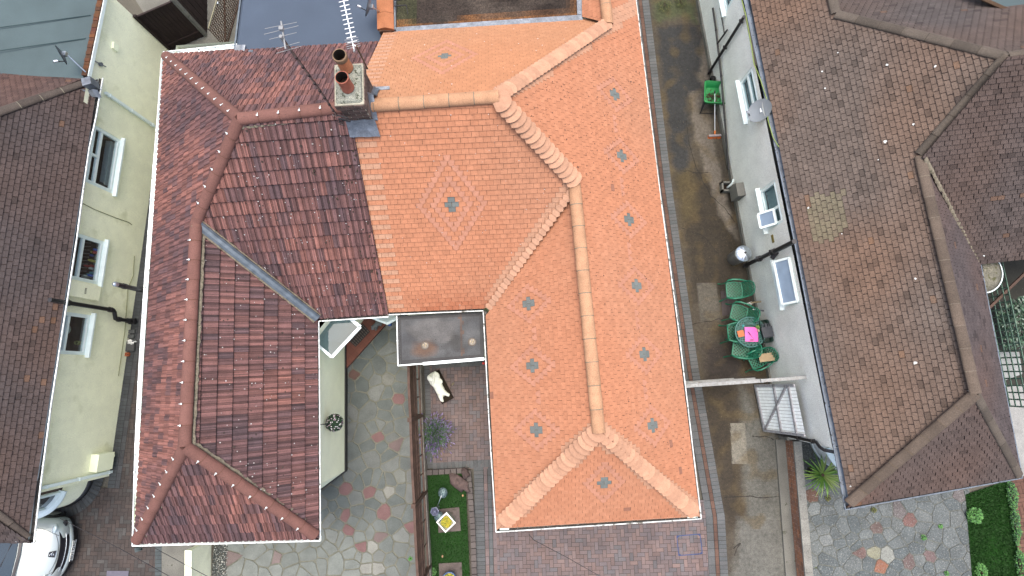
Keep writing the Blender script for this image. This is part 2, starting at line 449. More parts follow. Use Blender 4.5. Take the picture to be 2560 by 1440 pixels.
def gutter(house, pts, inward, mat_out, mat_in, width=.105, clips=.85, label=None):
    "pts: outer lip of the gutter at its height; inward: horizontal direction towards the house"
    mb = MB(); iv = Vector(inward).normalized()
    prof = [(0, 0), (.002, -.028), (.025, -.058), (width-.025, -.058), (width-.002, -.03), (width, -.004)]
    rows = [[p+iv*x+V(0, 0, z) for x, z in prof] for p in pts]
    mb.grid(rows, None, 1, smooth=True)
    rows2 = [[p+iv*x+V(0, 0, z) for x, z in [(-.004, 0), (-.003, -.032), (.023, -.064), (width-.02, -.064)]] for p in pts]
    mb.grid(rows2, None, 0, smooth=True)
    for p, q in zip(pts[:-1], pts[1:]):
        mb.bar(p, q, .024, .018, mi=0)
        L = (q-p).length; n = max(1, round(L/clips))
        for k in range(n):
            c = p+(q-p)*((k+.5)/n)
            d = (q-p).normalized()
            mb.bar(c-d*.02, c+d*.02, .03, .03, mi=0)
    return mb.build('gutter', [mat_out, mat_in], house, label=label)

def wall_faces(mb, wp, s0, s1, z0, z1, holes=(), col=None, mi=0):
    cuts = sorted(holes)
    s = s0
    for (a, b, lo, hi) in cuts:
        if a > s: mb.face([wp.pt(s, z0), wp.pt(a, z0), wp.pt(a, z1), wp.pt(s, z1)], col, mi)
        mb.face([wp.pt(a, z0), wp.pt(b, z0), wp.pt(b, lo), wp.pt(a, lo)], col, mi)
        mb.face([wp.pt(a, hi), wp.pt(b, hi), wp.pt(b, z1), wp.pt(a, z1)], col, mi)
        D = -.12
        for (e0, e1) in (((a, lo), (b, lo)), ((b, lo), (b, hi)), ((b, hi), (a, hi)), ((a, hi), (a, lo))):
            mb.face([wp.pt(*e0), wp.pt(*e1), wp.pt(e1[0], e1[1], D), wp.pt(e0[0], e0[1], D)], col, mi)
        s = b
    if s1 > s: mb.face([wp.pt(s, z0), wp.pt(s1, z0), wp.pt(s1, z1), wp.pt(s, z1)], col, mi)

def wbox(mb, wp, a, b, lo, hi, o0, o1, col=None, mi=0):
    "box on a wall: along a..b, height lo..hi, offset o0..o1 from the wall face"
    p = [wp.pt(x, z, o) for o in (o0, o1) for x, z in ((a, lo), (b, lo), (b, hi), (a, hi))]
    for q in ((0, 1, 2, 3), (7, 6, 5, 4), (0, 4, 5, 1), (1, 5, 6, 2), (2, 6, 7, 3), (3, 7, 4, 0)):
        mb.face([p[k] for k in q], col, mi)

def window(house, wp, a, b, lo, hi, lights, sill=(.09, .05), room='dark', sill_ext=.06, label=None):
    fr = MB(); F = .055; d0, d1 = -.075, -.015
    wbox(fr, wp, a, b, lo, lo+F, d0, d1); wbox(fr, wp, a, b, hi-F, hi, d0, d1)
    wbox(fr, wp, a, a+F, lo+F, hi-F, d0, d1-.001); wbox(fr, wp, b-F, b, lo+F, hi-F, d0, d1-.001)
    pn = MB(); W, H = b-a-2*F, hi-lo-2*F
    for (x0, y0, x1, y1) in lights:
        xa, xb, ya, yb = a+F+x0*W, a+F+x1*W, lo+F+y0*H, lo+F+y1*H
        f = .032
        wbox(fr, wp, xa, xb, ya, ya+f, d0-.002, d1+.014); wbox(fr, wp, xa, xb, yb-f, yb, d0-.002, d1+.014)
        wbox(fr, wp, xa, xa+f, ya+f, yb-f, d0-.002, d1+.013); wbox(fr, wp, xb-f, xb, ya+f, yb-f, d0-.002, d1+.013)
        pn.face([wp.pt(xa+f, ya+f, -.04), wp.pt(xb-f, ya+f, -.04), wp.pt(xb-f, yb-f, -.04), wp.pt(xa+f, yb-f, -.04)])
    o = fr.build('window', M['upvc'], house, label=label)
    pn.build('pane', M['glass_dark'], o)
    if sill:
        sb = MB(); e = sill_ext
        p = [wp.pt(a-e, lo+.012, -.02), wp.pt(b+e, lo+.012, -.02), wp.pt(b+e, lo-.004, sill[0]), wp.pt(a-e, lo-.004, sill[0])]
        q = [x-V(0, 0, sill[1]) for x in p]
        sb.face(p); sb.face(q)
        for k in range(4): sb.face([p[k], p[(k+1) % 4], q[(k+1) % 4], q[k]])
        sb.build('sill', M['upvc'], o)
    rm = MB(); D = -.75
    dk = (.014, .018, .018)
    back = [(a, lo), (b, lo), (b, hi), (a, hi)]
    rm.face([wp.pt(x, z, D) for x, z in back], (.012, .016, .016))
    for k in range(4):
        e0, e1 = back[k], back[(k+1) % 4]
        c = (.20, .23, .24) if k == 0 else dk
        dd = -.20 if k == 0 else D
        rm.face([wp.pt(e0[0], e0[1]+(.01 if k == 0 else 0), -.085), wp.pt(e1[0], e1[1]+(.01 if k == 0 else 0), -.085), wp.pt(e1[0], e1[1]+(.01 if k == 0 else 0), dd), wp.pt(e0[0], e0[1]+(.01 if k == 0 else 0), dd)], c)
    rm.face([wp.pt(a, lo, -.2), wp.pt(b, lo, -.2), wp.pt(b, lo, D), wp.pt(a, lo, D)], dk)
    if room == 'items':
        rr = random.Random(4)
        cols = [(.45, .05, .05), (.05, .12, .5), (.6, .6, .6), (.5, .4, .1), (.4, .08, .2), (.7, .7, .65), (.1, .3, .35)]
        for k in range(16):
            s = a+.1+(b-a-.2)*rr.random(); off = -.12-.16*rr.random(); h = .08+.2*rr.random()
            rm.lathe([(.0, h), (.025, h), (.035, h*.6), (.035, 0)], wp.pt(s, lo+.012, off), 8, cols[k % 7])
        for k in range(12):
            s = a+.06+(b-a-.12)*k/11
            rm.bar(wp.pt(s, lo+.03, -.33), wp.pt(s, lo+.03, -.62), .01, .01, col=(.5, .52, .52))
    if room == 'net':
        rows = [[wp.pt(a+F+(b-a-2*F)*k/14, lo+.05+(hi-lo-.1)*z, -.13+.012*math.sin(k*2.3)) for k in range(15)] for z in (0, .5, 1)]
        rm.grid(rows, (.42, .52, .56))
    if room == 'lamp':
        rm.ball(wp.pt((a+b)/2-.1, lo+.42, -.35), .17, 12, col=(.5, .55, .53))
        rm.lathe([(.05, .1), (.06, 0)], wp.pt(b-.3, lo+.02, -.2), 8, (.5, .5, .2))
        rm.ball(wp.pt(a+.35, lo+.3, -.45), .13, 10, col=(.04, .12, .07))
    if room == 'counter':
        wbox(rm, wp, a+.1, b-.2, lo+.015, lo+.16, -.28, -.14, (.40, .44, .46))
        rm.lathe([(0, .24), (.05, .24), (.06, .02)], wp.pt(b-.2, lo+.012, -.2), 8, (.04, .05, .05))
    rm.build('interior', M['plain'], o)
    return o

def pipe_clip(mb, p, d, r, col=None):
    d = Vector(d).normalized(); mb.tube([p-d*.03, p+d*.03], r, 10, col)
# ------------------------------------------------------------------ palettes
ORANGE = (.70, .306, .166); ORANGE_PALE = (.71, .402, .255); PINK = (.70, .335, .215); GREYT = (.225, .255, .24)
def vn(u, v, s, seed=0): return mnoise.noise(Vector((u*s+seed*17.3, v*s-seed*5.1, seed)))

# ------------------------------------------------------------------ orange-roofed bungalow
ZE = 2.62
oF = RoofPlane(P(972, 780, ZE), P(1212, 770, ZE), 40, V(0, 1, 0))
oR = RoofPlane(P(1588, 0, ZE), P(1748, 1292, ZE), 40, V(-1, 0, 0))
oW = RoofPlane(P(1217, 800, ZE), P(1243, 1325, ZE), 40, V(1, 0, 0))
oH = RoofPlane(P(1243, 1320, ZE), P(1748, 1289, ZE), 40, V(0, 1, 0))
mF = RoofPlane(P(797, 795, ZE), P(972, 783, ZE), 40, V(0, 1, 0))
mL = RoofPlane(P(338, 1363, ZE), P(412, 140, ZE), 40.6, V(1, 0, 0))
mW = RoofPlane(P(797, 1350, ZE), P(794, 800, ZE), 40, V(-1, 0, 0))
mH = RoofPlane(P(335, 1357, ZE), P(797, 1345, ZE), 39, V(0, 1, 0))
APX_O = oF.lift(1245, 240); PARTY = oF.lift(873, 266); BEND_O = oR.lift(1436, 470); HIPEND_O = oH.lift(1497, 1075)
RIDGE_D = (APX_O-PARTY).normalized()
oB = RoofPlane(APX_O+V(0, 3.55, -3.55*math.tan(R(40))), APX_O+V(0, 3.55, -3.55*math.tan(R(40)))+V(RIDGE_D.x, RIDGE_D.y, 0), 40, V(0, -1, 0))
RBACK = oR.lift(1520, 58)

orange_house = thing('orange_roofed_bungalow', 'bungalow whose clean orange plain-tile roof carries grey crosses inside diamonds', 'house', (1.5, 1.5, 0))
OW, OG = .150, .112
def snap(pl, px, py):
    u, v = pl.uv(pl.lift(px, py)); r = int(math.floor(v/OG)); off = OW/2 if r % 2 else 0
    k = round((u-off)/OW); return r, off+k*OW
def pattern(i, uc, items):
    for (r, u, rings) in items:
        k = abs(i-r); du = abs(uc-u)/OW
        if (k == 0 and du < .8) or (k == 1 and du < .3): return 'grey'
        for Rr in rings:
            if abs(2*du+k-Rr) < .3: return 'ring'
    return None
def orange_fn(pl, items, edges, seed, tint=(1, 1, 1), links=(), pale_w=.22, special=()):
    E = []
    for (p, q) in edges:
        a, b = pl.uv(p), pl.uv(q); E.append((a, b))
    def near(u, v):
        for (a, b) in E:
            ex, ey = b[0]-a[0], b[1]-a[1]; L = math.hypot(ex, ey)
            if abs((u-a[0])*ey-(v-a[1])*ex)/L < pale_w: return True
        return False
    def kind(i, j):
        uc = (j+.5)*OW+(OW/2 if i % 2 else 0)
        k = pattern(i, uc, items)
        if k: return k
        for (r, ua, ub, par) in links:
            if i in (r, r+1) and ua < uc < ub and (i % 2 == par): return 'ring'
        return None
    def f(i, j, u, v):
        h = hsh(i, j, seed)
        if u > -900:
            k = kind(i, j)
            if k == 'grey': return jit(GREYT, .08, lambda: h)
            if k == 'ring': return jit(PINK, .06, lambda: h)
            if E and near(u, v): return jit(mix(ORANGE_PALE, ORANGE, .18*h), .05, lambda: h)
        n = vn(u, v, .8, seed)*.05
        c = mix(ORANGE, (.67, .315, .18), max(0, min(1, .25+1.5*vn(u, v, .35, seed+3)+.5*(h-.5))))
        if hsh(i, j, seed, 9) > .9985: c = (.42, .2, .13)
        k = 1+n+(h-.5)*.11
        return tuple(x*k*y for x, y in zip(c, tint))
    def s(i, j): return kind(i, j) == 'ring'
    return f, s

rm = MB()
VAL_O = oF.lift(1211, 772)
# main front slope
items = [(*snap(oF, 1125, 513), (5, 9))]
pF = oF.poly([(972, 780), (1212, 770)])+[oF.uv(BEND_O), oF.uv(APX_O), oF.uv(PARTY)]
f0, s = orange_fn(oF, items, [(oF.lift(1212, 770), BEND_O)], 1, pale_w=.19)
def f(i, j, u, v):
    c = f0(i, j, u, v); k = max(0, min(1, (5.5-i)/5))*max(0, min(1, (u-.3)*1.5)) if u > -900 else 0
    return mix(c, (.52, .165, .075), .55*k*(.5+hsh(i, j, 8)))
party_uv = (oF.uv(oF.lift(972, 780)), oF.uv(PARTY))
def fF(i, j, u, v, f=f):
    if u > -900:
        (a, b) = party_uv; ub = a[0]+(b[0]-a[0])*(v-a[1])/(b[1]-a[1])
        if u-ub < (.34 if i % 2 else .02): return jit(ORANGE_PALE, .06, lambda: hsh(i, j, 4)) if i % 2 else f(i, j, u, v)
    return f(i, j, u, v)
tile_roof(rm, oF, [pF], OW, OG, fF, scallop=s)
# front wing, side facing the fence
its = [(*snap(oW, px, py), (5,)) for px, py in ((1320, 762), (1332, 917), (1345, 1081))]
uu = sorted(k[1] for k in its); lk = [(its[0][0], uu[0]+3.1*OW, uu[1]-3.1*OW, 0), (its[0][0], uu[1]+3.1*OW, uu[2]-3.1*OW, 0)]
pW = [oW.uv(P(1213, 790, ZE)), oW.uv(P(1243, 1325, ZE)), oW.uv(HIPEND_O), oW.uv(oW.lift(1436, 470))]
f, s = orange_fn(oW, its, [(P(1243, 1325, ZE), HIPEND_O)], 2, links=lk)
tile_roof(rm, oW, [pW], OW, OG, f, scallop=s)
# long side facing the passage
its = [(*snap(oR, px, py), (5,)) for px, py in ((1538, 243), (1556, 393), (1574, 549), (1593, 714), (1613, 888), (1633, 1068))]
uu = sorted(k[1] for k in its); r0 = its[2][0]
lk = [(r0, uu[k]+3.1*OW, uu[k+1]-3.1*OW, 0) for k in range(5)]
top = oR.lift(1590, -160)
c1 = [oR.uv(oR.lift(1590, -160)), oR.uv(oR.lift(1748, 1292)), oR.uv(oR.lift(1497, 1075)), oR.uv(BEND_O)]
c1 = [oR.uv(oR.lift(1748, 1292)), oR.uv(oR.lift(1497, 1075)), oR.uv(BEND_O), (oR.uv(BEND_O)[0], 0)]
c2 = [(oR.uv(BEND_O)[0], 0), oR.uv(BEND_O), oR.uv(APX_O), (oR.uv(APX_O)[0], 0)]
rb = oR.uv(RBACK)
c3 = [(oR.uv(APX_O)[0], 0), oR.uv(APX_O), rb, (rb[0], 0)]
c4 = [(rb[0], 0), rb, (rb[0]-2.2, rb[1]), (rb[0]-2.2, 0)]
f, s = orange_fn(oR, its, [(oR.lift(1748, 1292), oR.lift(1497, 1075)), (APX_O, RBACK)], 3, links=lk)
tile_roof(rm, oR, [c1, c2, c3, c4], OW, OG, f, scallop=s)
# front hip
its = [(*snap(oH, 1504, 1209), (5,))]
pH = [oH.uv(P(1243, 1320, ZE)), oH.uv(P(1748, 1289, ZE)), oH.uv(HIPEND_O)]
f, s = orange_fn(oH, its, [(P(1243, 1325, ZE), HIPEND_O), (P(1748, 1292, ZE), HIPEND_O)], 4)
tile_roof(rm, oH, [pH], OW, OG, f, scallop=s)
# rear slope above the mossy flat roof
ZM = oB.lift(1220, 64).z
fl = lambda px: oB.uv(oB.lift(px, 64))
vm = oB.uv(V(0, 0, 0)+oB.pt(0, (ZM-oB.A.z)/math.sin(R(40))))[1]
pl_party = oB.uv(oB.lift(955, 92))
pB = [(pl_party[0], vm), (oB.uv(RBACK)[0]-.25, vm), oB.uv(RBACK), oB.uv(APX_O), oB.uv(PARTY)]
its = [(*snap(oB, 1120, 140), (5, 9))]
f, s = orange_fn(oB, its, [(APX_O, RBACK)], 5, tint=(.98, 1.06, 1.0))
pty = (oB.uv(oB.lift(955, 92)), oB.uv(PARTY))
def fB(i, j, u, v, f=f):
    if u > -900:
        (a, b) = pty; ub = a[0]+(b[0]-a[0])*(v-a[1])/(b[1]-a[1])
        if abs(u-ub) < .36 and i % 2: return jit(ORANGE_PALE, .06, lambda: hsh(i, j, 4))
    return f(i, j, u, v)
tile_roof(rm, oB, [ccw(pB)], OW, OG, fB, scallop=s)
# short slope of the rear wing
vA = RBACK-oR.u*.0+V(-2.0, 0, -2.0*math.tan(R(40)))
oV = RoofPlane(vA, vA-V(oR.u.x, oR.u.y, 0), 40, V(1, 0, 0))
pV = [oV.uv(oV.lift(1454, -90)), oV.uv(RBACK-V(oR.u.x, oR.u.y, 0)*1.6), oV.uv(RBACK), oV.uv(oV.lift(1456, 42))]
f, s = orange_fn(oV, [], [], 6)
tile_roof(rm, oV, [ccw(pV)], OW, OG, f)
for q_ in (c1, c2, c3): specks(rm, oR, q_, 170, int(q_[0][0]*10), (.16, .09, .07), .008, .017, .028)
specks(rm, oF, pF, 60, 3, (.85, .75, .68), .006, .014, .024); specks(rm, oF, pF, 70, 4, (.2, .11, .08), .006, .012, .024); specks(rm, oB, pB, 40, 5, (.95, .85, .8), .01, .02, .024); specks(rm, oH, pH, 30, 6, (.25, .13, .09), .007, .012, .024); specks(rm, oW, pW, 50, 7, (.25, .13, .09), .007, .012, .024)
rm.build('roof', [M['tile'], M['bed_orange']], orange_house)
pale = lambda k: jit(ORANGE_PALE, .14, lambda: hsh(k, 31))
tan_ = lambda k: jit((.72, .41, .235), .09, lambda: hsh(k, 77))
for a, b, wd, rs, tl, fl_ in ((APX_O-V(0, .05, .0), BEND_O+V(.02, .12, .05), .38, .075, 1.75, .72), (APX_O, RBACK, .31, .06, 1.5, .42), (HIPEND_O, oH.lift(1255, 1308), .36, .085, 1.5, .45), (HIPEND_O, oH.lift(1735, 1279), .32, .08, 1.5, .45)):
    hb = MB(); bonnets(hb, a, b, wd, .14, pale, rs, tl, fl_); hb.build('hip_tiles', M['tile'], orange_house)
hb = MB()
vd = P(1214, 780, ZE)-BEND_O
for k in range(26):      # small tiles swept round the valley
    c = BEND_O+vd*((k+1.2)/27.5)+V(0, 0, .045)
    ax = vd.normalized(); sd = ax.cross(V(0, 0, 1)).normalized(); up = sd.cross(ax)
    pts = [c+(ax*math.cos(q)*.085+sd*math.sin(q)*.10) for q in [R(30+60*i) for i in range(6)]]
    col = jit((.78, .45, .29), .1, lambda: hsh(k, 5))
    hb.face(pts, col); lo = [p-up*.03 for p in pts]
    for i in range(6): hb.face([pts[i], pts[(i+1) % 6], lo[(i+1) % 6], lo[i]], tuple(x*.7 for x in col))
hb.build('valley_tiles', M['tile'], orange_house)
for a, b in ((PARTY, APX_O+RIDGE_D*.02), (BEND_O+V(0, .1, .02), HIPEND_O+V(0, -.06, .03)), (RBACK+V(0, -.05, .03), RBACK-V(oR.u.x, oR.u.y, 0)*2+V(0, 0, .03))):
    rg = MB(); half_round(rg, a, b, .132, .46, tan_); rg.build('ridge_tiles', M['ridge'], orange_house)
# gutters
gutter(orange_house, [P(*p, 2.6) for p in ((1582, -70), (1590, 0), (1648, 467), (1695, 813), (1753, 1296))], (-1, 0, 0), M['gutter_worn'], M['gutter_dirt'], .085)
gutter(orange_house, [P(*p, 2.6) for p in ((1753, 1297), (1240, 1330))], (0, 1, 0), M['gutter_worn'], M['gutter_dirt'])
gutter(orange_house, [P(*p, 2.6) for p in ((1240, 1330), (1222, 1043), (1208, 777))], (1, 0, 0), M['gutter_worn'], M['gutter_dirt'], .085)
gutter(orange_house, [P(*p, 2.6) for p in ((1208, 777), (970, 787))], (0, 1, 0), M['gutter_worn'], M['gutter_dirt'])
# walls under the eaves
def wall_ring(house, pts, z1, m, z0=-.05, name='wall', col=None):
    mb = MB()
    for a, b in zip(pts, pts[1:]+pts[:1]):
        mb.face([V(a.x, a.y, z0), V(b.x, b.y, z0), V(b.x, b.y, z1), V(a.x, a.y, z1)], col)
    return mb.build(name, m, house)
e = [P(1243, 1325, 2.6)+V(.17, .17, 0), P(1748, 1292, 2.6)+V(-.17, .17, 0), oR.A+V(-.17, 0, 0), V(oR.A.x-.2, 12.6, 0), V(-2.7, 12.6, 0), P(972, 780, 2.6)+V(0, .17, 0), P(1217, 775, 2.6)+V(.17, .17, 0)]
wall_ring(orange_house, e, 2.6, M['cream_smooth'])
sf = MB()
for a, b, d in ((P(1213, 797, 2.55), P(1240, 1330, 2.55), V(.2, 0, 0)), (P(1240, 1330, 2.55), P(1752, 1297, 2.55), V(0, .2, 0)), (P(1590, 0, 2.55), P(1752, 1297, 2.55), V(-.2, 0, 0)), (P(970, 787, 2.55), P(1208, 777, 2.55), V(0, .2, 0))):
    i_ = d.normalized()*.09
    sf.face([a+i_, b+i_, b+i_+d, a+i_+d]); sf.face([a+i_, b+i_, b+i_+V(0, 0, .1), a+i_+V(0, 0, .1)])
sf.build('soffit', M['upvc'], orange_house)
# mossy flat roof with its lead edge, at the top of the photo
fm = MB()
L0 = P(990, 76, ZM); L1 = P(1456, 44, ZM)
n, mm = 46, 22
def moss_col(u, v):
    edge = min(v*3.2, (1-u)*4.6, 1.5)
    t = max(0, min(1, 1-edge*2.2+.9*vn(u*9, v*5, 1.0, 11)))
    g = max(0, min(1, .5+1.3*vn(u*5, v*3, 1.0, 12)))
    c = mix((.040, .030, .024), (.105, .085, .068), g)
    if (u < .1): c = mix(c, (.06, .08, .025), .5)
    return mix(c, (.27, .12, .04), t*.8)
for a in range(n):
    for b in range(mm):
        q = [L0+(L1-L0)*(x/n)+V(0, 3.2*(y/mm), 0) for x, y in ((a, b), (a+1, b), (a+1, b+1), (a, b+1))]
        fm.face(q, moss_col((a+.5)/n, (b+.5)/mm*1.6))
fm.build('flat_roof', M['moss'], orange_house)
le = MB(); le.bar(L0+V(-.05, -.03, .03), L1+V(.0, -.03, .03), .15, .05); le.bar(L1+V(-.05, .05, .035), L1+V(-.1, 3.2, .035), .16, .05); le.bar(P(985, 76, ZM)+V(0, -.05, .06), P(984, -90, ZM)+V(0, 0, .06), .13, .10)
le.build('lead_flashing', M['lead'], orange_house)
# porch between the two front wings
pz = 2.42
pp = [P(993, 790, pz), P(996, 912, pz), P(1211, 895, pz), P(1208, 780, pz)]
po = MB(); nx, ny = 44, 24
def porch_col(u, v):
    c = mix((.10, .11, .12), (.16, .17, .175), max(0, min(1, .5+1.2*vn(u*4, v*3, 1, 21))))
    d1 = math.hypot((u-.30)*1.4, (v-.70)*1.0); c = mix(c, (.24, .12, .06), max(0, min(.75, (.24+.09*vn(u*6, v*6, 1, 23)-d1)*6)))
    if .72 < u+.02*vn(v*6, 0, 1, 2) < .76 and v < .9: c = mix(c, (.22, .11, .06), .65)
    d2 = math.hypot((u-.66), (v-.62)*.9); c = mix(c, (.05, .052, .05), max(0, min(.8, (.17+.1*vn(u*5, v*5, 1, 24)-d2)*9)))
    d3 = math.hypot((u-.42)*.9, (v-.35)*.9); c = mix(c, (.24, .235, .225), max(0, min(.6, (.28+.14*vn(u*5, v*5, 1, 26)-d3)*7)))
    if min(u*1.8, v, (1-v), (1-u)*1.8) < .07: c = mix(c, (.045, .045, .045), .6)
    return c
for a in range(nx):
    for b in range(ny):
        q = []
        for x, y in ((a, b), (a+1, b), (a+1, b+1), (a, b+1)):
            u, v = x/nx, y/ny; q.append(lerp(lerp(pp[0], pp[3], u), lerp(pp[1], pp[2], u), v))
        po.face(q, tuple(.72*x for x in porch_col((a+.5)/nx, (b+.5)/ny)))
porch = po.build('porch_roof', M['felt_wet'], orange_house)
pw = MB(); pw.prism([p+((pp[0]+pp[2])/2-p)*.06 for p in pp], 0, pz-.03); pw.build('porch_wall', M['cream_smooth'], orange_house)
gutter(orange_house, [P(995, 914, pz+.02), P(992, 789, pz+.02)], (1, 0, 0), M['gutter_white'], M['gutter_white'], .05)
tr = MB(); tr.bar(P(995, 914, pz), P(1060, 909, pz), .03, .06); tr.bar(P(1058, 909.5, pz+.01), P(1211, 897, pz+.01), .07, .08)
tr.build('porch_fascia', M['upvc'], orange_house)
for px, py in ((1062, 864), (1180, 855)):
    vb = MB(); c = P(px, py, pz)
    vb.lathe([(.10, 0), (.085, .008), (.05, .01), (0, .006)], c, 16, (.10, .08, .055))
    for k, (dx, dy) in enumerate(((-.03, .01), (.018, -.012), (.035, .03))): vb.ball(c+V(dx, dy, .03), .022, 10, (.8, 1.3, .8), (.45, .38, .25))
    vb.build('roof_outlet', M['gloss'], orange_house)
# parapet on the party line at the back
pr = MB(); a, b = P(962, 68, ZM+.25), P(958, -90, ZM+.25)
for k in range(4):
    p, q = lerp(a, b, k/4), lerp(a, b, (k+1)/4-.004); sd = V(.205, 0, 0)
    c = jit((.60, .24, .11), .08, lambda: hsh(k, 8))
    for sg in (-1, 1):
        pr.face([p, q, q+sd*sg-V(0, 0, .08), p+sd*sg-V(0, 0, .08)], c); pr.face([p+sd*sg-V(0, 0, .08), q+sd*sg-V(0, 0, .08), q+sd*sg-V(0, 0, .12), p+sd*sg-V(0, 0, .12)], c)
    pr.face([p, p+sd-V(0, 0, .08), p+sd-V(0, 0, .14), p-sd-V(0, 0, .14), p-sd-V(0, 0, .08)], jit(c, .1))
pr.build('coping_tiles', M['ridge'], orange_house)
pb = MB(); pb.bar(a-V(0, .02, .35), b-V(0, 0, .35), .34, .46, col=(.2, .12, .08)); pb.build('parapet', M['brick'], orange_house)

# ------------------------------------------------------------------ maroon-roofed bungalow
maroon_house = thing('maroon_roofed_bungalow', 'bungalow under weathered maroon ribbed tiles, joined to the orange-roofed one by a chimney', 'house', (-6, 2, 0))
APX_M = mF.lift(598, 297); BEND_M = mL.lift(490, 555); HIPEND_M = mH.lift(462, 1117); CORN_B = P(412, 138, ZE)
BEND_M = (mF.lift(490, 555)+BEND_M)/2
mR = RoofPlane(CORN_B, CORN_B+V(RIDGE_D.x, RIDGE_D.y, 0), 40, V(0, -1, 0))
TERRA = (.36, .162, .130); PURP = (.175, .096, .097); DARKP = (.112, .082, .095)
def maroon_fn(seed, bias=0.0, streak=False):
    def f(i, j, u, v):
        c0 = vn(u, v, .55, seed)+(bias(u, v) if callable(bias) else bias)
        h = hsh(i, j, seed); t = max(0, min(1, .42+.75*c0+.40*(h-.5)))
        c = mix(PURP, TERRA, t*t*1.1 if t < .9 else .95)
        if hsh(i, j, seed, 2) > .80: c = mix(c, DARKP, .6)
        return jit(c, .12, lambda: hsh(i, j, seed, 3))
    return f
PROF = [(.0, 0, .06, .014), (.06, .014, .26, .018), (.26, .018, .46, .014), (.46, .014, .68, .018), (.68, .018, .75, 0), (.75, 0, 1.0, 0.0)]
TW, TG = .130, .30
mb = MB()
p_ = [mF.uv(P(794, 798, ZE)), mF.uv(P(972, 786, ZE)), mF.uv(PARTY), mF.uv(APX_M), mF.uv(BEND_M)]
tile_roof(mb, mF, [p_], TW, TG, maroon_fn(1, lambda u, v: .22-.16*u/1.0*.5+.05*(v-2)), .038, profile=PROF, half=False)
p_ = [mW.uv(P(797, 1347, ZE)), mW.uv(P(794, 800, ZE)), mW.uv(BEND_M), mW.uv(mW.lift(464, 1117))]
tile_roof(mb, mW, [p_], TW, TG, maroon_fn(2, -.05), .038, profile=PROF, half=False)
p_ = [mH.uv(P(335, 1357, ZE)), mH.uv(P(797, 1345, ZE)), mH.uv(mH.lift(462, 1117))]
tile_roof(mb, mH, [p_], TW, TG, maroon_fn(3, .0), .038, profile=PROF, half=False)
ub = mL.uv(BEND_M)[0]; ua = mL.uv(APX_M)[0]; ue = mL.uv(HIPEND_M)[0]
l1 = [mL.uv(P(338, 1360, ZE)), mL.uv(mL.lift(462, 1117)), mL.uv(BEND_M), (ub, 0)]
l2 = [(ub, 0), mL.uv(BEND_M), mL.uv(APX_M), (ua, 0)]
l3 = [(ua, 0), mL.uv(APX_M), mL.uv(CORN_B)]
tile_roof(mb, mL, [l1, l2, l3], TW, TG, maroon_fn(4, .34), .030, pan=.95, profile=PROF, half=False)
ZB = mR.lift(770, 118).z
vb_ = mR.uv(V(0, 0, 0)+mR.pt(0, (ZB-mR.A.z)/math.sin(R(40))))[1]
us_ = mR.uv(mR.lift(598, 125))[0]; ur = mR.uv(mR.lift(953, 92))[0]
r1 = [(0, 0), (us_, 0), (us_, mR.uv(APX_M)[1]), mR.uv(APX_M)]
r2 = [(us_, vb_), (ur, vb_), mR.uv(PARTY), (us_, mR.uv(PARTY)[1])]
if r1[2][0] < r1[3][0]: r1 = [(0, 0), (us_, 0), (us_, mR.uv(APX_M)[1]*us_/mR.uv(APX_M)[0])]; r2 = [(us_, vb_), (ur, vb_), mR.uv(PARTY), mR.uv(APX_M), (us_, r1[2][1])]
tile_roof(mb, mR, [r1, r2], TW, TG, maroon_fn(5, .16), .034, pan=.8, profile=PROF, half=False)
ep = mF.uv(mF.lift(972, 783)); et = mF.uv(PARTY)
rr = random.Random(8)
for off, n in ((.07, 46), (.20, 22), (.33, 16), (.58, 8), (.95, 6)):
    for k in range(n):
        v = rr.uniform(.1, et[1]-.8); u = ep[0]+(et[0]-ep[0])*(v/et[1])-off+rr.gauss(0, .012); r = rr.uniform(.015, .038)
        mb.ball(mF.pt(u, v, .03), r, 6, (.7, 1.2, .5), (.07, .05, .035))
pf_ = [mF.uv(P(794, 798, ZE)), mF.uv(P(965, 786, ZE)), mF.uv(PARTY), mF.uv(APX_M), mF.uv(BEND_M)]; pw2 = [mW.uv(P(797, 1347, ZE)), mW.uv(P(794, 800, ZE)), mW.uv(BEND_M), mW.uv(mW.lift(464, 1117))]
specks(mb, mF, pf_, 230, 1, (.72, .70, .68), .006, .016, .046); specks(mb, mW, pw2, 170, 2, (.72, .70, .68), .006, .017, .046); specks(mb, mF, pf_, 60, 3, (.07, .05, .04), .012, .03, .046); specks(mb, mW, pw2, 60, 4, (.07, .05, .04), .01, .026, .046)
mb.build('roof', [M['pan'], M['bed']], maroon_house)
redr = lambda k: jit((.27, .130, .105), .10, lambda: hsh(k, 13))
RG = [(PARTY-RIDGE_D*.12, APX_M), (APX_M, BEND_M), (BEND_M, HIPEND_M+V(-.02, 0, -.02)), (APX_M, CORN_B+V(.06, -.04, .05)), (HIPEND_M, P(340, 1352, 2.68)), (HIPEND_M, P(790, 1340, 2.68))]
for a, b in RG:
    rg = MB(); half_round(rg, a+V(0, 0, .02), b+V(0, 0, .02), .128, .43, redr, mcol=(.20, .09, .06)); rg.build('ridge_tiles', M['ridge'], maroon_house)
for (a, b), off in zip(RG[:3]+RG[4:], (V(0, -.125, -.08), V(.115, -.035, -.08), V(.12, 0, -.08), V(.10, -.07, -.07), V(.015, .14, -.06))):
    mo = MB(); mortar_line(mo, a+off, b+off, .075, 60, None, hash((round(a.x, 2), 3)) % 97); mo.build('mortar_bedding', M['mortar'], maroon_house)
ck = 0
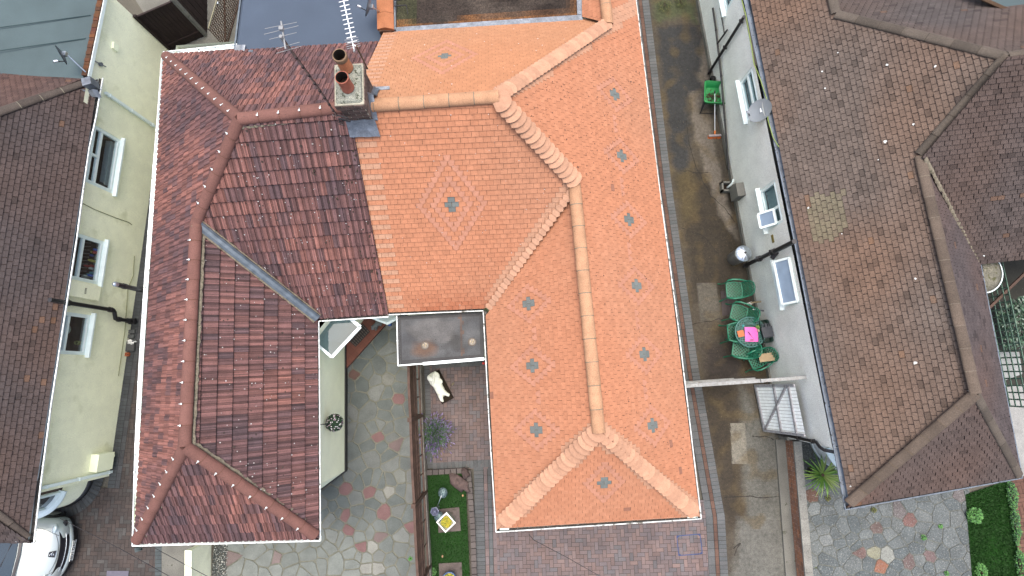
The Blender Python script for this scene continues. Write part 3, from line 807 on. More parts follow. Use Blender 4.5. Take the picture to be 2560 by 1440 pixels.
for a, b in RG:
    d = (b-a).normalized(); L = (b-a).length; n = max(1, round(L/.43)); sd = d.cross(V(0, 0, 1)).normalized()
    for k in range(1, n):
        c = a+d*(L*k/n)+V(0, 0, .125)+sd*(.035 if d.y < -.5 else -.035)
        m_ = MB(); m_.bar(c-d*.016, c+d*.016, .024, .014, mi=0); m_.bar(c, c-sd*.0+sd*.06+V(0, 0, -.02), .008, .006, mi=0)
        m_.build('ridge_clip', M['upvc'], maroon_house); ck += 1
vl = MB(); a, b = BEND_M+V(.04, -.03, .06), P(795, 797, 2.73); d = (b-a).normalized(); sd = V(d.y, -d.x, 0).normalized()
for o0, o1, h0, h1 in ((-.085, -.03, .035, .0), (-.03, .035, 0, 0), (.035, .085, 0, .035)):
    vl.face([a+sd*o0+V(0, 0, h0), b+sd*o0+V(0, 0, h0), b+sd*o1+V(0, 0, h1), a+sd*o1+V(0, 0, h1)])
vl.build('valley_lining', M['metal_blue'], maroon_house)
vl = MB(); mortar_line(vl, a+sd*.105+V(0, 0, .02), b+sd*.105+V(0, 0, .02), .045, 40, None, 9); mortar_line(vl, a-sd*.105+V(0, 0, .02), b-sd*.105+V(0, 0, .02), .03, 40, None, 11)
vl.build('valley_mortar', M['mortar'], maroon_house)
G = gutter
G(maroon_house, [P(*p, 2.6) for p in ((331, 1365), (338, 1120), (349, 900), (362, 700), (380, 460), (395, 280), (405, 138))], (1, 0, 0), M['gutter_white'], M['gutter_white'], .085)
G(maroon_house, [P(331, 1365, 2.6), P(801, 1352, 2.6)], (0, 1, 0), M['gutter_white'], M['gutter_white'])
G(maroon_house, [P(801, 1352, 2.6), P(799, 1000, 2.6), P(797, 803, 2.6)], (-1, 0, 0), M['gutter_white'], M['gutter_dirt'], .07)
G(maroon_house, [P(797, 803, 2.6), P(971, 792, 2.6)], (0, 1, 0), M['gutter_white'], M['gutter_dirt'])
G(maroon_house, [P(408, 130, 2.6), P(596, 110, 2.6)], (0, -1, 0), M['gutter_white'], M['gutter_white'])
# walls
mw = MB()
A0, A1, A2 = P(866, 860, 0), P(866, 1175, 0), P(803, 1222, 0)
W1 = WallPlane(A0, A1, V(1, 0, 0)); wall_faces(mw, W1, -.1, W1.len, -.05, 2.58)
W2 = WallPlane(A1, A2, V(1, -1, 0)); wall_faces(mw, W2, 0, W2.len, -.05, 2.58)
W3 = WallPlane(A2, V(-8.6, A2.y-.1, 0), V(0, -1, 0)); wall_faces(mw, W3, 0, W3.len, -.05, 2.58)
W4 = WallPlane(V(-8.62, -3.4, 0), V(-8.72, 8.3, 0), V(-1, 0, 0)); wall_faces(mw, W4, 0, W4.len, -.05, 2.6)
W5 = WallPlane(V(-8.72, 8.3, 0), V(-2.7, 8.7, 0), V(0, 1, 0)); wall_faces(mw, W5, 0, W5.len, -.05, 2.6)
W6 = WallPlane(P(866, 860, 0), V(-4.2, 1.75, 0), V(1, -1, 0)); wall_faces(mw, W6, 0, W6.len, -.05, 2.6)
W7 = WallPlane(V(-4.2, 1.75, 0), V(-2.7, 1.75, 0), V(0, -1, 0)); wall_faces(mw, W7, 0, W7.len, -.05, 2.6)
mw.build('wall', M['cream_smooth'], maroon_house)
pl_ = MB(); wbox(pl_, W1, 0, W1.len+.01, -.02, .17, .002, .035); wbox(pl_, W2, 0, W2.len, -.02, .17, .002, .034); pl_.build('plinth', M['black'], maroon_house)
# blue felt flat roof at the back
fb = MB(); Z = ZB
q = [mR.pt(us_, vb_, .01), mR.pt(ur+.12, vb_, .01), mR.pt(ur+.12, vb_, .01)+V(.0, 4.2, 0), mR.pt(us_, vb_, .01)+V(.15, 4.2, 0)]
q = [V(p.x, p.y, Z+.012) for p in q]
fb.face(q); fb.face([q[0], q[3], q[3]-V(.10, 0, .10), q[0]-V(.10, 0, .10)])
fb.build('flat_roof', M['felt_blue'], maroon_house)
fs = MB(); fs.bar(q[0]+V(-.12, 0, -.13), q[3]+V(-.12, 0, -.13), .04, .14); fs.build('fascia', M['metal_blue'], maroon_house)
ew = MB(); ew.face([q[0]+V(-.02, 0, 0)-V(0, 0, Z+.1), q[3]+V(-.02, 0, 0)-V(0, 0, Z+.1), q[3]+V(-.02, 0, -.1), q[0]+V(-.02, 0, -.1)]); ew.build('extension_wall', M['cream'], maroon_house)
ld = MB()
c = mR.lift(598, 128)
ld.grid([[c+V(-.10+.05*k, -.12+.03*math.sin(k), .05+.015*math.sin(k*2)) for k in range(6)], [c+V(-.06+.05*k, .12, .09) for k in range(6)]])
ld.grid([[mR.lift(622+4*k, 134).copy()+V(0, 0, .05) for k in range(4)], [mR.lift(624+4*k, 128)+V(0, 0, .06) for k in range(4)]])
ld.build('lead_flashing', M['lead'], maroon_house)
# chimney on the ridge
cz0, cz1 = 5.0, 6.07
fx = P(906, 311, 5.42)
cw, cl = .47, .74
cdir = V(RIDGE_D.x, RIDGE_D.y, 0).normalized(); cper = V(-cdir.y, cdir.x, 0)
cc = fx+cper*(cl/2+.02)+cdir*(-.01); crz = math.atan2(cdir.y, cdir.x)
MC = Matrix((cdir, cper, V(0, 0, 1))).transposed()
ch_core = MB(); ch_core.box((cc.x, cc.y, (4.9+6.06)/2), cw-.012, cl-.012, 6.06-4.9, crz, (.80, .77, .60))
def courses(mb, wx, ly, z0, z1, bh=.075, bl=.225):
    n = round((z1-z0)/bh); bh = (z1-z0)/n
    for k in range(n):
        zz = z0+k*bh
        for (ax, L, off, flip) in (((1, 0), wx, -ly/2, 0), ((1, 0), wx, ly/2, 0), ((0, 1), ly, -wx/2, 1), ((0, 1), ly, wx/2, 1)):
            x = -L/2-(bl/2 if k % 2 else 0)
            while x < L/2-.01:
                a, b = max(x, -L/2)+.009, min(x+bl, L/2)-.009
                if b-a > .03:
                    c = jit(mix((.17, .125, .11), (.30, .22, .18), hsh(k, round(x*50), flip, off > 0)), .2, lambda: hsh(k, round(x*77), 3))
                    o = off+(-.001 if off < 0 else .001)
                    ctr = V((a+b)/2, o, 0) if not flip else V(o, (a+b)/2, 0)
                    p = V(cc.x, cc.y, zz+bh/2)+MC @ ctr
                    dx, dy = (b-a, .014) if not flip else (.014, b-a)
                    mb.box(p, dx, dy, bh-.018, crz, c)
                x += bl
courses(ch_core, cw, cl, 4.98, 6.06)
ch_core.box((cc.x, cc.y, 6.15), cw+.055, cl+.055, .17, crz, (.58, .56, .44)); courses(ch_core, cw+.07, cl+.07, 6.07, 6.23)
chim = ch_core.build('chimney', M['brick'], maroon_house)
fl_ = MB(); rows = []
for f_, z in ((.93, 6.235), (.86, 6.27), (.55, 6.30), (.0, 6.31)):
    rows.append([V(cc.x, cc.y, z+.02*mnoise.noise(V(k, f_*9, 2)))+MC @ V((cw+.05)/2*f_*max(-1, min(1, 1.45*math.cos(k*math.pi/14))), (cl+.05)/2*f_*max(-1, min(1, 1.45*math.sin(k*math.pi/14))), 0) for k in range(28)])
fl_.grid(rows, None, smooth=False, closed=True); fl_.build('flaunching', M['flaunch'], chim)
for (px, py, zt, zb, r, col, seed) in ((848, 137, 6.74, 6.32, .118, (.90, .36, .17), 1), (854, 193, 6.68, 6.32, .118, (.66, .22, .14), 2)):
    c = P(px, py, zt); pot = MB(); h = zt-zb
    prof = [(r*1.05, 0), (r*1.0, h*.15), (r*.93, h*.62), (r*.92, h*.72), (r*1.04, h*.74), (r*1.08, h*.80), (r*1.08, h*.95), (r*1.02, h), (r*.90, h), (r*.86, h*.93), (r*.80, h*.4)]
    if seed == 2: prof = [(r*1.0, 0), (r*.96, h*.3), (r*.93, h*.8), (r*1.0, h*.86), (r*1.03, h*.97), (r*1.0, h), (r*.90, h), (r*.87, h*.9), (r*.82, h*.4)]
    half = len(prof)//2
    pot.lathe(prof[:4], (c.x, c.y, zb), 28, col); pot.lathe(prof[3:9 if seed == 1 else 7], (c.x, c.y, zb), 28, (.34, .22, .13) if seed == 1 else tuple(x*.85 for x in col))
    pot.lathe(prof[-3:], (c.x, c.y, zb), 28, (.10, .05, .03), 1)
    pot.face([V(c.x+r*.83*math.cos(k*math.pi/10), c.y+r*.83*math.sin(k*math.pi/10), zb+h*.35) for k in range(20)], (.01, .01, .01), 1)
    pot.build('chimney_pot', [M['pot'], M['soot']], chim)
ld = MB()
fp = [cc+MC @ V(x, y, 0) for x, y in ((-cw/2-.03, -cl/2-.02), (cw/2+.06, -cl/2-.02), (cw/2+.10, -cl/2-.26), (-cw/2-.02, -cl/2-.24))]
def onplane(pl, p, h): return V(p.x, p.y, pl.A.z+((p-pl.A).dot(V(pl.v.x, pl.v.y, 0).normalized()))*math.tan(math.asin(pl.v.z)))+V(0, 0, h)
n_ = 9; rows = []
for a_ in range(4):
    row = []
    for k in range(n_):
        p = lerp(lerp(fp[0], fp[1], k/(n_-1)), lerp(fp[3], fp[2], k/(n_-1)), a_/3)
        row.append(onplane(oF, p, .115+.012*math.sin(k*1.7+a_)+(.07 if a_ == 0 else 0)))
    rows.append(row)
ld.grid(rows)
for sx in (1,):
    rows = [[onplane(oF if y < cl/2-.35 else oB, cc+MC @ V(cw/2+x, y, 0), h) for y in (-cl/2, -.2, 0, .12, .25, cl/2+.05)] for x, h in ((.012, .17), (.03, .08), (.10, .055))]
    ld.grid(rows)
ld.bar(onplane(oB, cc+MC @ V(cw/2, cl/2+.03, 0), .06), onplane(oB, cc+MC @ V(cw/2+.30, cl/2+.03, 0), .05), .07, .012)
ld.build('lead_apron', M['lead'], chim)
# soil vent pipe beside the left wall
sp = MB(); a, b = P(350, 721, 2.45), P(290, 711, 3.42)
sp.tube([V(b.x, b.y, .3), V(b.x, b.y, 3.42)], .055, 12); sp.tube([V(b.x, b.y, 3.1), V(b.x, b.y, 3.2)], .065, 12)
spo = sp.build('soil_vent_pipe', M['black'], maroon_house)
cg = MB(); cg.lathe([(.06, 3.40), (.062, 3.44), (.03, 3.50), (0, 3.51)], (b.x, b.y, 0), 10); cg.build('vent_cage', M['galv'], spo)
# glass canopy and steps at the recessed entrance
cz = 2.3
cp = [P(799, 866, cz), P(830, 893, cz), P(901, 817, cz), P(878, 798, cz)]
cn = MB()
for k, wdt in ((0, .06), (1, .07), (2, .08)): cn.bar(cp[k], cp[k+1], wdt, .05)
cn.bar(cp[3], cp[3]+V(.02, .2, 0), .05, .05); cn.bar(cp[0], cp[0]+V(-.1, .1, 0), .05, .05)
cno = cn.build('canopy', M['upvc'], maroon_house)
gl = MB(); ip = [cp[0], cp[1], cp[2], cp[3], P(800, 801, cz)]; gl.face([p-V(0, 0, .0) for p in ip]); gl.build('canopy_glass', M['glass_canopy'], cno)
bw = MB(); bz = 1.15; b3 = [P(926, 796, bz), P(968, 812, bz), P(992, 799, bz), P(992, 780, bz), P(926, 780, bz)]
bw.prism(b3, bz-.08, bz); bw.bar(b3[0]+V(0, .08, .5), b3[1]+V(0, .08, .5), .05, 1.0); bw.bar(b3[1]+V(0, .08, .5), b3[2]+V(0, .08, .5), .05, 1.0)
bwo = bw.build('bay_window', M['upvc'], maroon_house)
# ------------------------------------------------------------------ yellow bungalow on the left
yellow_house = thing('yellow_rendered_bungalow', 'pale yellow rendered bungalow with dark brown tiled roof and a teal felt flat roof', 'house', (-13, 2, 0))
aL = RoofPlane(P(70, 1352, ZE), P(245, 198, ZE), 40, V(-1, 0, 0))
AW = WallPlane(P(427, 127, 0), P(273, 1190, 0), V(1, 0, 0))
BROWN_A = (.096, .078, .076)
def brown_fn(seed, base, amp=.25, patch=None):
    def f(i, j, u, v):
        h = hsh(i, j, seed); c = jit(base, amp, lambda: h)
        g = vn(u, v, .5, seed); c = mix(c, (base[0]*1.35, base[1]*1.05, base[2]*.85), max(0, min(.8, .3+g)))
        if hsh(i, j, seed, 4) > .95: c = tuple(x*.68 for x in c)
        if hsh(i, j, seed, 5) > .992: c = mix(c, (.28, .14, .06), .35)
        if patch:
            k = patch(u, v)
            if k: c = mix(c, k, .75-.25*h)
        return c
    return f
rm = MB()
hipB, hipT = aL.lift(-330, 1130), aL.lift(-330, 395)
pA = [aL.uv(P(82, 1352, ZE)), aL.uv(hipB), aL.uv(hipT), aL.uv(P(255, 198, ZE))]
pA = [aL.uv(P(70, 1352, ZE)), aL.uv(aL.lift(0, 1288)), aL.uv(aL.lift(-260, 1090)), aL.uv(aL.lift(-260, 360)), aL.uv(aL.lift(0, 283)), aL.uv(aL.lift(200, 208)), aL.uv(P(245, 198, ZE))]
AWD, AG = .158, .102
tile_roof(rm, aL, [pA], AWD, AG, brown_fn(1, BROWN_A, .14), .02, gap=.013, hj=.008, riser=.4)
# rear hip slope: small wedge that shows between hip and felt roof
hT0, hT1 = aL.lift(205, 207), aL.lift(-260, 370)
z_ = 2.66
aB = RoofPlane(V(hT0.x, hT0.y+.35, z_), V(hT0.x-4, hT0.y+.35+.2, z_), 34, V(0, -1, 0))
pw_ = [aB.uv(V(hT0.x+.0, hT0.y+.3, z_)), aB.uv(hT0), aB.uv(hT1), aB.uv(V(hT0.x-5.2, hT0.y+.6, z_))]
tile_roof(rm, aB, [ccw(pw_)], AWD, AG, brown_fn(2, (.12, .08, .072)), .015, gap=.012)
aH = RoofPlane(P(0, 1346, ZE), P(82, 1357, ZE), 40, V(0, 1, 0))
hb_ = aL.lift(-260, 1098)
tile_roof(rm, aH, [[aH.uv(V(aL.lift(-260, 1090).x-.2, aH.A.y-.4, ZE)), aH.uv(P(82, 1356, ZE)), aH.uv(hb_)]], AWD, AG, brown_fn(3, BROWN_A), .02, gap=.012)
rm.build('roof', [M['oldtile'], M['bed']], yellow_house)
gb = lambda k: jit((.115, .095, .08), .15, lambda: hsh(k, 3))
for a, b, mo_ in ((aL.lift(205, 207)+V(0, 0, .02), hT1+V(0, 0, .02), True), (aL.lift(-260, 1093)+V(0, 0, .02), aL.lift(68, 1347)+V(0, 0, .02), False)):
    hp = MB(); half_round(hp, a, b, .115, .46, gb, .6, mo_, (.34, .32, .24)); hp.build('hip_tiles', M['oldtile'], yellow_house)
gutter(yellow_house, [P(*p, 2.6) for p in ((257, 195), (240, 293), (223, 370), (209, 467), (192, 597), (174, 713), (149, 873), (128, 1010), (101, 1217), (85, 1356))], (-1, 0, 0), M['gutter_white'], M['gutter_dirt'], .10)
gutter(yellow_house, [P(-250, 1310, 2.6), P(0, 1347, 2.6), P(84, 1358, 2.6)], (0, 1, 0), M['gutter_white'], M['gutter_dirt'], .06)
sf = MB()
a, b = P(256, 200, 2.54), P(85, 1352, 2.54)
sf.face([a+V(-.09, 0, 0), b+V(-.09, 0, 0), b+V(-.42, 0, 0), a+V(-.42, 0, 0)]); sf.face([a+V(-.09, 0, 0), b+V(-.09, 0, 0), b+V(-.09, 0, .08), a+V(-.09, 0, .08)]); sf.build('soffit', M['upvc'], yellow_house)
# flat roof over the rear part, with rusty verge tiles
zf = 2.86
fr = MB(); fq = [P(208, 196, zf), P(254, -25, zf)+V(.02, 0, 0), P(-260, -120, zf), P(-260, 300, zf-.12), P(0, 226, zf-.06)]
fr.face(fq); fr.face([fq[0], fq[1], fq[1]-V(0, 0, .1), fq[0]-V(0, 0, .1)]); fr.build('flat_roof', M['felt_teal'], yellow_house)
se = MB()
for y0 in (70, 128): se.bar(P(-10, y0-30*1.0+30, zf+.006), P(232-(y0-40)*.2, y0-32, zf+.006), .02, .008)
se.build('felt_seam', mat('felt_seam', (.04, .08, .085), .9), yellow_house)
vt = MB(); a, b = P(212, 190, zf+.05), P(258, -30, zf+.05); n = 26
for k in range(n):
    c = mix((.14, .05, .035), (.24, .095, .035), hsh(k, 6)); c = mix(c, (.06, .05, .03), .6*hsh(k, 7))
    p, q = lerp(a, b, (k+.04)/n), lerp(a, b, (k+.96)/n); vt.bar(p, q, .13, .05+.03*hsh(k, 2), col=c)
vt.build('verge_tiles', M['oldtile'], yellow_house)
ve = MB(); ve.bar(a+V(.075, 0, -.05), b+V(.075, 0, -.05), .02, .10); ve.build('verge_board', M['upvc'], yellow_house)
lb = MB(); c = P(214, 203, 2.9); lb.box(c+V(.05, -.02, -.1), .22, .2, .3, .3); lb.grid([[c+V(-.22+.09*k, -.17, -.10+.03*math.sin(k*2)) for k in range(6)], [c+V(-.2+.09*k, -.30, -.24+.02*math.cos(k*2)) for k in range(6)]])
lb.build('lead_flashing', M['lead'], yellow_house)
# windows, in wall coordinates measured from the photo
def hole(wp, pts):
    q = [wp.hit(*p) for p in pts]; ss = [x[0] for x in q]; zz = [x[1] for x in q]; return q
def wnd(wp, bl, br, top=None, h=None):
    (s0, z0), (s1, z1) = wp.hit(*bl), wp.hit(*br)
    lo = (z0+z1)/2; hi = lo+h if h else wp.hit(*top)[1]
    return (min(s0, s1), max(s0, s1), lo, hi)
w1 = wnd(AW, (306, 352), (278, 483), (224, 383)); w2 = wnd(AW, (262, 604), (245, 712), (178, 640)); w3 = wnd(AW, (228, 788), (214, 888), h=w2[3]-w2[2])
print('A windows', [tuple(round(x, 2) for x in q) for q in (w1, w2, w3)])
holes = sorted([w1, w2, w3])
am = MB(); wall_faces(am, AW, 0, AW.len, -.05, 2.62, holes)
c0, c1 = AW.pt(0, 0), AW.pt(AW.len, 0)
am.face([c0-V(0, 0, .05), c0+V(-6, 1, -.05), c0+V(-6, 1, 2.9), c0+V(0, 0, 2.9)])
am.face([AW.pt(0, 2.62), AW.pt(3.1, 2.62), AW.pt(3.1, 2.85), AW.pt(0, 2.85)])
am.face([c1-V(0, 0, .05), c1+V(-.7, -.02, -.05), c1+V(-.7, -.02, 2.6), c1+V(0, 0, 2.6)])
am.build('wall', M['cream'], yellow_house)
tl = .29
for k, (wn, rm_) in enumerate(((w1, 'counter'), (w2, 'items'), (w3, 'lamp'))):
    if k == 0: lights = [(0, 0, 1, 1-tl), (0, 1-tl, .5, 1), (.5, 1-tl, 1, 1)]
    else: lights = [(0, 0, 1, 1-tl), (0, 1-tl, 1, 1)]
    window(yellow_house, AW, *wn, lights, room=rm_)
# round bay at the front corner
bc = P(160, 1188, 0); br_ = .80
by = MB()
by.lathe([(br_+.03, -.02), (br_+.03, .16), (br_, .16)], (bc.x, bc.y, 0), 40, None, 1, arc=(-math.pi, .35))
by.lathe([(br_, .16), (br_, 1.0)], (bc.x, bc.y, 0), 40, None, 0, arc=(-math.pi, .35))
byo = by.build('bay', [M['cream'], M['black']], yellow_house)
bh = MB(); bh.lathe([(br_, 2.1), (br_, 2.6)], (bc.x, bc.y, 0), 40, None, 0, arc=(-math.pi, .35)); bh.build('bay_head', M['cream'], byo)
bs = MB(); bs.lathe([(br_-.05, 1.04), (br_+.12, 1.02), (br_+.12, .97), (br_-.02, .97)], (bc.x, bc.y, 0), 40, arc=(-math.pi, -.25))
for k in range(5):
    a = -.32-k*.62; d = V(math.cos(a), math.sin(a), 0); bs.bar(V(bc.x, bc.y, 1.03)+d*(br_-.02), V(bc.x, bc.y, 2.12)+d*(br_-.02), .06, .06, up=d)
bs.lathe([(br_-.06, 1.10), (br_+.02, 1.10), (br_+.02, 1.04)], (bc.x, bc.y, 0), 40, arc=(-math.pi, -.3))
bso = bs.build('bay_window', M['upvc'], byo)
bg_ = MB(); bg_.lathe([(br_-.04, 1.06), (br_-.04, 2.1)], (bc.x, bc.y, 0), 30, arc=(-math.pi, -.3)); bg_.build('bay_glass', M['screen_glass'], byo)
# fixtures on the wall
def down(wp, top, bot, r, house, m, name='downpipe', off=.06, sq=False):
    (sa, za), (sb, zb) = wp.hit(*top, off), wp.hit(*bot, off); mb = MB()
    s = (sa+sb)/2; a, b = wp.pt(s, max(0.02, zb), off), wp.pt(s, za, off)
    if sq: mb.bar(a, b, r*2, r*2)
    else: mb.tube([a, b], r, 10)
    for f_ in (.05, .5, .93): mb.bar(lerp(a, b, f_)-V(0, 0, .02), lerp(a, b, f_)+V(0, 0, .02), r*2.5, r*2.5)
    return mb.build(name, m, house), s
d1, s1 = down(AW, (265, 227), (385, 320), .034, yellow_house, M['upvc'], sq=True)
d2, s2 = down(AW, (102, 1219), (282, 1179), .034, yellow_house, M['upvc'], sq=True)
so_ = MB(); off = .13
(sa, za), (sb, zb), (sc_, zc), (sd_, zd) = AW.hit(283, 774, off), AW.hit(294, 798, off), AW.hit(325, 803, off), AW.hit(170, 757, off)
sx = sd_
so_.tube([AW.pt(sx, 3.02, off), AW.pt(sx, za+.08, off), AW.pt(sx, za, off), AW.pt(sx+.05, za-.06, off), AW.pt(sb, zb+.08, off), AW.pt(sb, zb, off), AW.pt(sb, .03, off)], .052, 12)
for z in (zd, za+.1, zb-.05, .32): so_.tube([AW.pt(sx if z > zb else sb, z-.05, off), AW.pt(sx if z > zb else sb, z+.05, off)], .07, 12)
so_.bar(AW.pt(sx-.10, zd-.02, .02), AW.pt(sx-.02, zd-.02, off), .07, .09)
so_.bar(AW.pt(sb, .1, off), AW.pt(sb, .2, off), .16, .16)
so_.build('soil_pipe', M['black'], yellow_house)
bx = MB(); q = [AW.hit(*p, .0) for p in ((160, 707), (243, 716), (239, 752), (158, 743))]
a_, b_ = sorted((q[1][0], q[2][0])); lo, hi = min(q[1][1], q[2][1]), 2.45
wbox(bx, AW, a_, b_, lo, hi, .0, .09)
bx.build('boxed_recess', M['cream'], yellow_house)
vg = MB()
for k in range(5): wbox(vg, AW, (a_+b_)/2-.07+k*.03, (a_+b_)/2-.055+k*.03, (lo+hi)/2-.03, (lo+hi)/2+.03, .091, .094)
vg.build('vent_grille', M['black'], yellow_house)
mt = MB(); q0, q1 = AW.hit(272, 1128), AW.hit(268, 1170); hz = AW.hit(220, 1150)[1]
wbox(mt, AW, min(q0[0], q1[0]), max(q0[0], q1[0]), q0[1]+.05, q0[1]+.62, 0, .20); wbox(mt, AW, min(q0[0], q1[0])+.1, min(q0[0], q1[0])+.16, 0, q0[1]+.05, .02, .08)
mt.build('meter_cupboard', M['cream_smooth'], yellow_house)
fx_ = MB()
for p in ((233, 143), (253, 161)):
    s, z = AW.hit(*p, .05); fx_.tube([AW.pt(s, z, .01), AW.pt(s, z, .07)], .05, 12)
s0_, z0_ = AW.hit(228, 148, .05); s1_, z1_ = AW.hit(265, 167, .05); fx_.bar(AW.pt(s0_, z0_, .05), AW.pt(s1_, z1_, .05), .02, .02)
fx_.build('wall_flue', M['lead'], yellow_house)
al = MB(); s, z = AW.hit(285, 117); wbox(al, AW, s-.09, s+.09, z-.09, z+.09, 0, .06); al.build('alarm_box', M['cream_smooth'], yellow_house)
cb = MB(); pts = [AW.hit(*p, .012) for p in ((200, 505), (235, 523), (290, 545), (322, 556), (330, 562))]
cb.tube([AW.pt(s, z, .012) for s, z in pts], .009, 6); pts = [AW.hit(*p, .012) for p in ((336, 640), (333, 690), (320, 720), (312, 830), (296, 940))]
cb.tube([AW.pt(s, max(.05, z), .012) for s, z in pts], .009, 6); cb.build('wall_cable', mat('wall_cable', (.42, .42, .22), .8), yellow_house)
hs = MB(); a, b = P(292, 880, .25), P(313, 870, .04); hs.tube([a, lerp(a, b, .5)+V(0, -.03, .0), b], .022, 8); hs.build('waste_pipe', M['upvc'], yellow_house)

# ------------------------------------------------------------------ pebble-dashed bungalow on the right
grey_house = thing('pebble_dashed_bungalow', 'grey pebble-dashed bungalow under an old brown plain-tile roof with a pale lichen patch', 'house', (9, 3, 0))
dL = RoofPlane(P(1876, 0, ZE), P(2126, 1265, ZE), 37, V(1, 0, 0))
dH = RoofPlane(P(2116, 1266, ZE), P(2551, 1191, ZE), 37, V(0, 1, 0))
D_HIP = dH.lift(2440, 985); D_BEND = dL.lift(2300, 390); D_APX = dL.lift(2518, 142); D_REAR = dL.lift(2090, 35)
BROWN_D = (.184, .148, .124)
def patchD(u, v):
    p = dL.pt(u, v); x, y = pix(p)
    return (.05, .042, .04) if inpoly(x, y, [(2432, 205), (2438, 218), (2395, 262), (2386, 246)]) else (.27, .25, .16) if inpoly(x, y, [(2030, 495), (2045, 485), (2110, 480), (2120, 560), (2105, 575), (2075, 600), (2030, 605), (2018, 560)]) else None
rm = MB(); DW, DG = .162, .106
ubd = dL.uv(D_BEND)[0]; uap = dL.uv(D_APX)[0]; urr = dL.uv(D_REAR)[0]
k1 = [dL.uv(P(2126, 1265, ZE)), dL.uv(D_HIP), dL.uv(D_BEND), (ubd, 0)]
k2 = [(ubd, 0), dL.uv(D_BEND), dL.uv(D_APX), dL.uv(D_REAR), (urr-1.5, dL.uv(D_REAR)[1]), (urr-1.5, 0)]
vA_ = dL.uv(D_APX)
k2 = [(ubd, 0), dL.uv(D_BEND), vA_, dL.uv(D_REAR), (urr, 0)]
k3 = [(urr, 0), dL.uv(D_REAR), (urr-1.5, dL.uv(D_REAR)[1]), (urr-1.5, 0)]
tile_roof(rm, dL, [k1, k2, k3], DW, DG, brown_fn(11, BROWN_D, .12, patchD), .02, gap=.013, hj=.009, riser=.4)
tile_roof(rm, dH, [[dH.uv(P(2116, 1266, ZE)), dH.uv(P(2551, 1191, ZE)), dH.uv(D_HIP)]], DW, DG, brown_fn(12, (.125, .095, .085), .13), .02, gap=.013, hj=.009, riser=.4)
D_DIR = dL.u.copy()
dRt = RoofPlane(P(2551, 1191, ZE), P(2448, 660, ZE), 37, V(-1, 0, 0))
e_ = dRt.lift(2333, 470)
tile_roof(rm, dRt, [[dRt.uv(P(2551, 1191, ZE)), dRt.uv(P(2448, 660, ZE)), dRt.uv(dRt.lift(2312, 395)), dRt.uv(D_HIP)]], DW, DG, brown_fn(13, (.115, .095, .095), .13), .018, gap=.012, hj=.007)
mper = V(D_DIR.y, -D_DIR.x, 0)
if mper.x < 0: mper = -mper
dF = RoofPlane(P(2448, 660, ZE), P(2448, 660, ZE)+mper*4, 37, V(0, 1, 0))
ex = mper*6
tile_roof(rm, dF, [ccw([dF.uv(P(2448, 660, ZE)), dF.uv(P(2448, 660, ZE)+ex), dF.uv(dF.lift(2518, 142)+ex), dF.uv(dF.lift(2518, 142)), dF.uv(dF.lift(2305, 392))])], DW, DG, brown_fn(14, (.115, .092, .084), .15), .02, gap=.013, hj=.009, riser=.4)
dB = RoofPlane(D_APX, D_APX+mper*4, 37, V(0, 1, 0)); dB.v = V(-D_DIR.x*-1, 0, 0)
back = V(-D_DIR.x, -D_DIR.y, 0)
dB = RoofPlane(D_APX+back*4-V(0, 0, 4*math.tan(R(37))), D_APX+back*4-V(0, 0, 4*math.tan(R(37)))+mper*4, 37, -back)
tile_roof(rm, dB, [ccw([dB.uv(D_REAR), dB.uv(D_APX), dB.uv(D_APX+mper*5), dB.uv(dB.lift(2900, -260)), dB.uv(dB.lift(2075, -100))])], DW, DG, brown_fn(15, (.115, .10, .096), .13), .018, gap=.012)
rr = random.Random(6)
for (px, py, r_) in ((2218, 163, .035), (2213, 355, .045), (2338, 167, .03), (2284, 312, .03), (2056, 180, .025), (2095, 133, .022), (2289, 697, .03), (2288, 907, .045), (2127, 1215, .02), (2250, 1310, .0), (2063, 222, .025), (2196, 400, .02), (2105, 585, .02), (2022, 520, .03), (2460, 640, .02), (2425, 975, .04)):
    if r_ <= 0: continue
    r_ *= .85; c = dL.lift(px, py)+dL.n*.034; rm.face([c+(dL.u*math.cos(R(40*i))+dL.v*math.sin(R(40*i)))*r_*rr.uniform(.6, 1.15) for i in range(9)], (.95, 1.0, .96), 0)
rm.build('roof', [M['oldtile'], M['bed']], grey_house)
dt = lambda k: jit((.165, .128, .098), .2, lambda: hsh(k, 41)); dt2 = lambda k: jit((.145, .122, .098), .2, lambda: hsh(k, 42)); UPZ = V(0, 0, .02)
for a, b, r_, sg_, f_, mt_ in ((D_HIP, dH.lift(2122, 1260), .12, .44, dt, (.2, .15, .1)), (D_HIP, dH.lift(2549, 1189), .10, .44, dt2, None), (D_BEND, D_HIP, .12, .44, dt, (.25, .21, .16)), (D_APX, D_BEND, .13, .5, dt2, (.1, .08, .06)), (D_APX, D_REAR, .12, .5, dt2, (.1, .08, .06)), (D_REAR, D_REAR+back*2, .12, .5, dt2, None), (D_APX, D_APX+mper*4, .12, .5, dt2, None)):
    hp = MB(); half_round(hp, a+UPZ, b+UPZ, r_, sg_, f_, .55, mt_ is not None, mt_); hp.build('ridge_tiles', M['oldtile'], grey_house)
vl = MB(); mortar_line(vl, dF.lift(2312, 395)+V(0, 0, .03), P(2448, 655, ZE+.03), .09, 60, None, 5); vl.build('valley_mortar', M['mortar'], grey_house)
ft = MB(); z_ = dB.lift(2500, 20).z+.02; ft.face([P(2420, -40, z_), P(2475, 8, z_), P(2600, 62, z_), P(2900, 60, z_), P(2900, -160, z_)]); ft.build('flat_roof', M['felt_teal'], grey_house)
ftm = MB(); ftm.bar(P(2440, -10, z_+.02), P(2610, 66, z_+.02), .09, .03, col=(.11, .065, .035)); ftm.build('rusty_edge', M['oldtile'], grey_house)
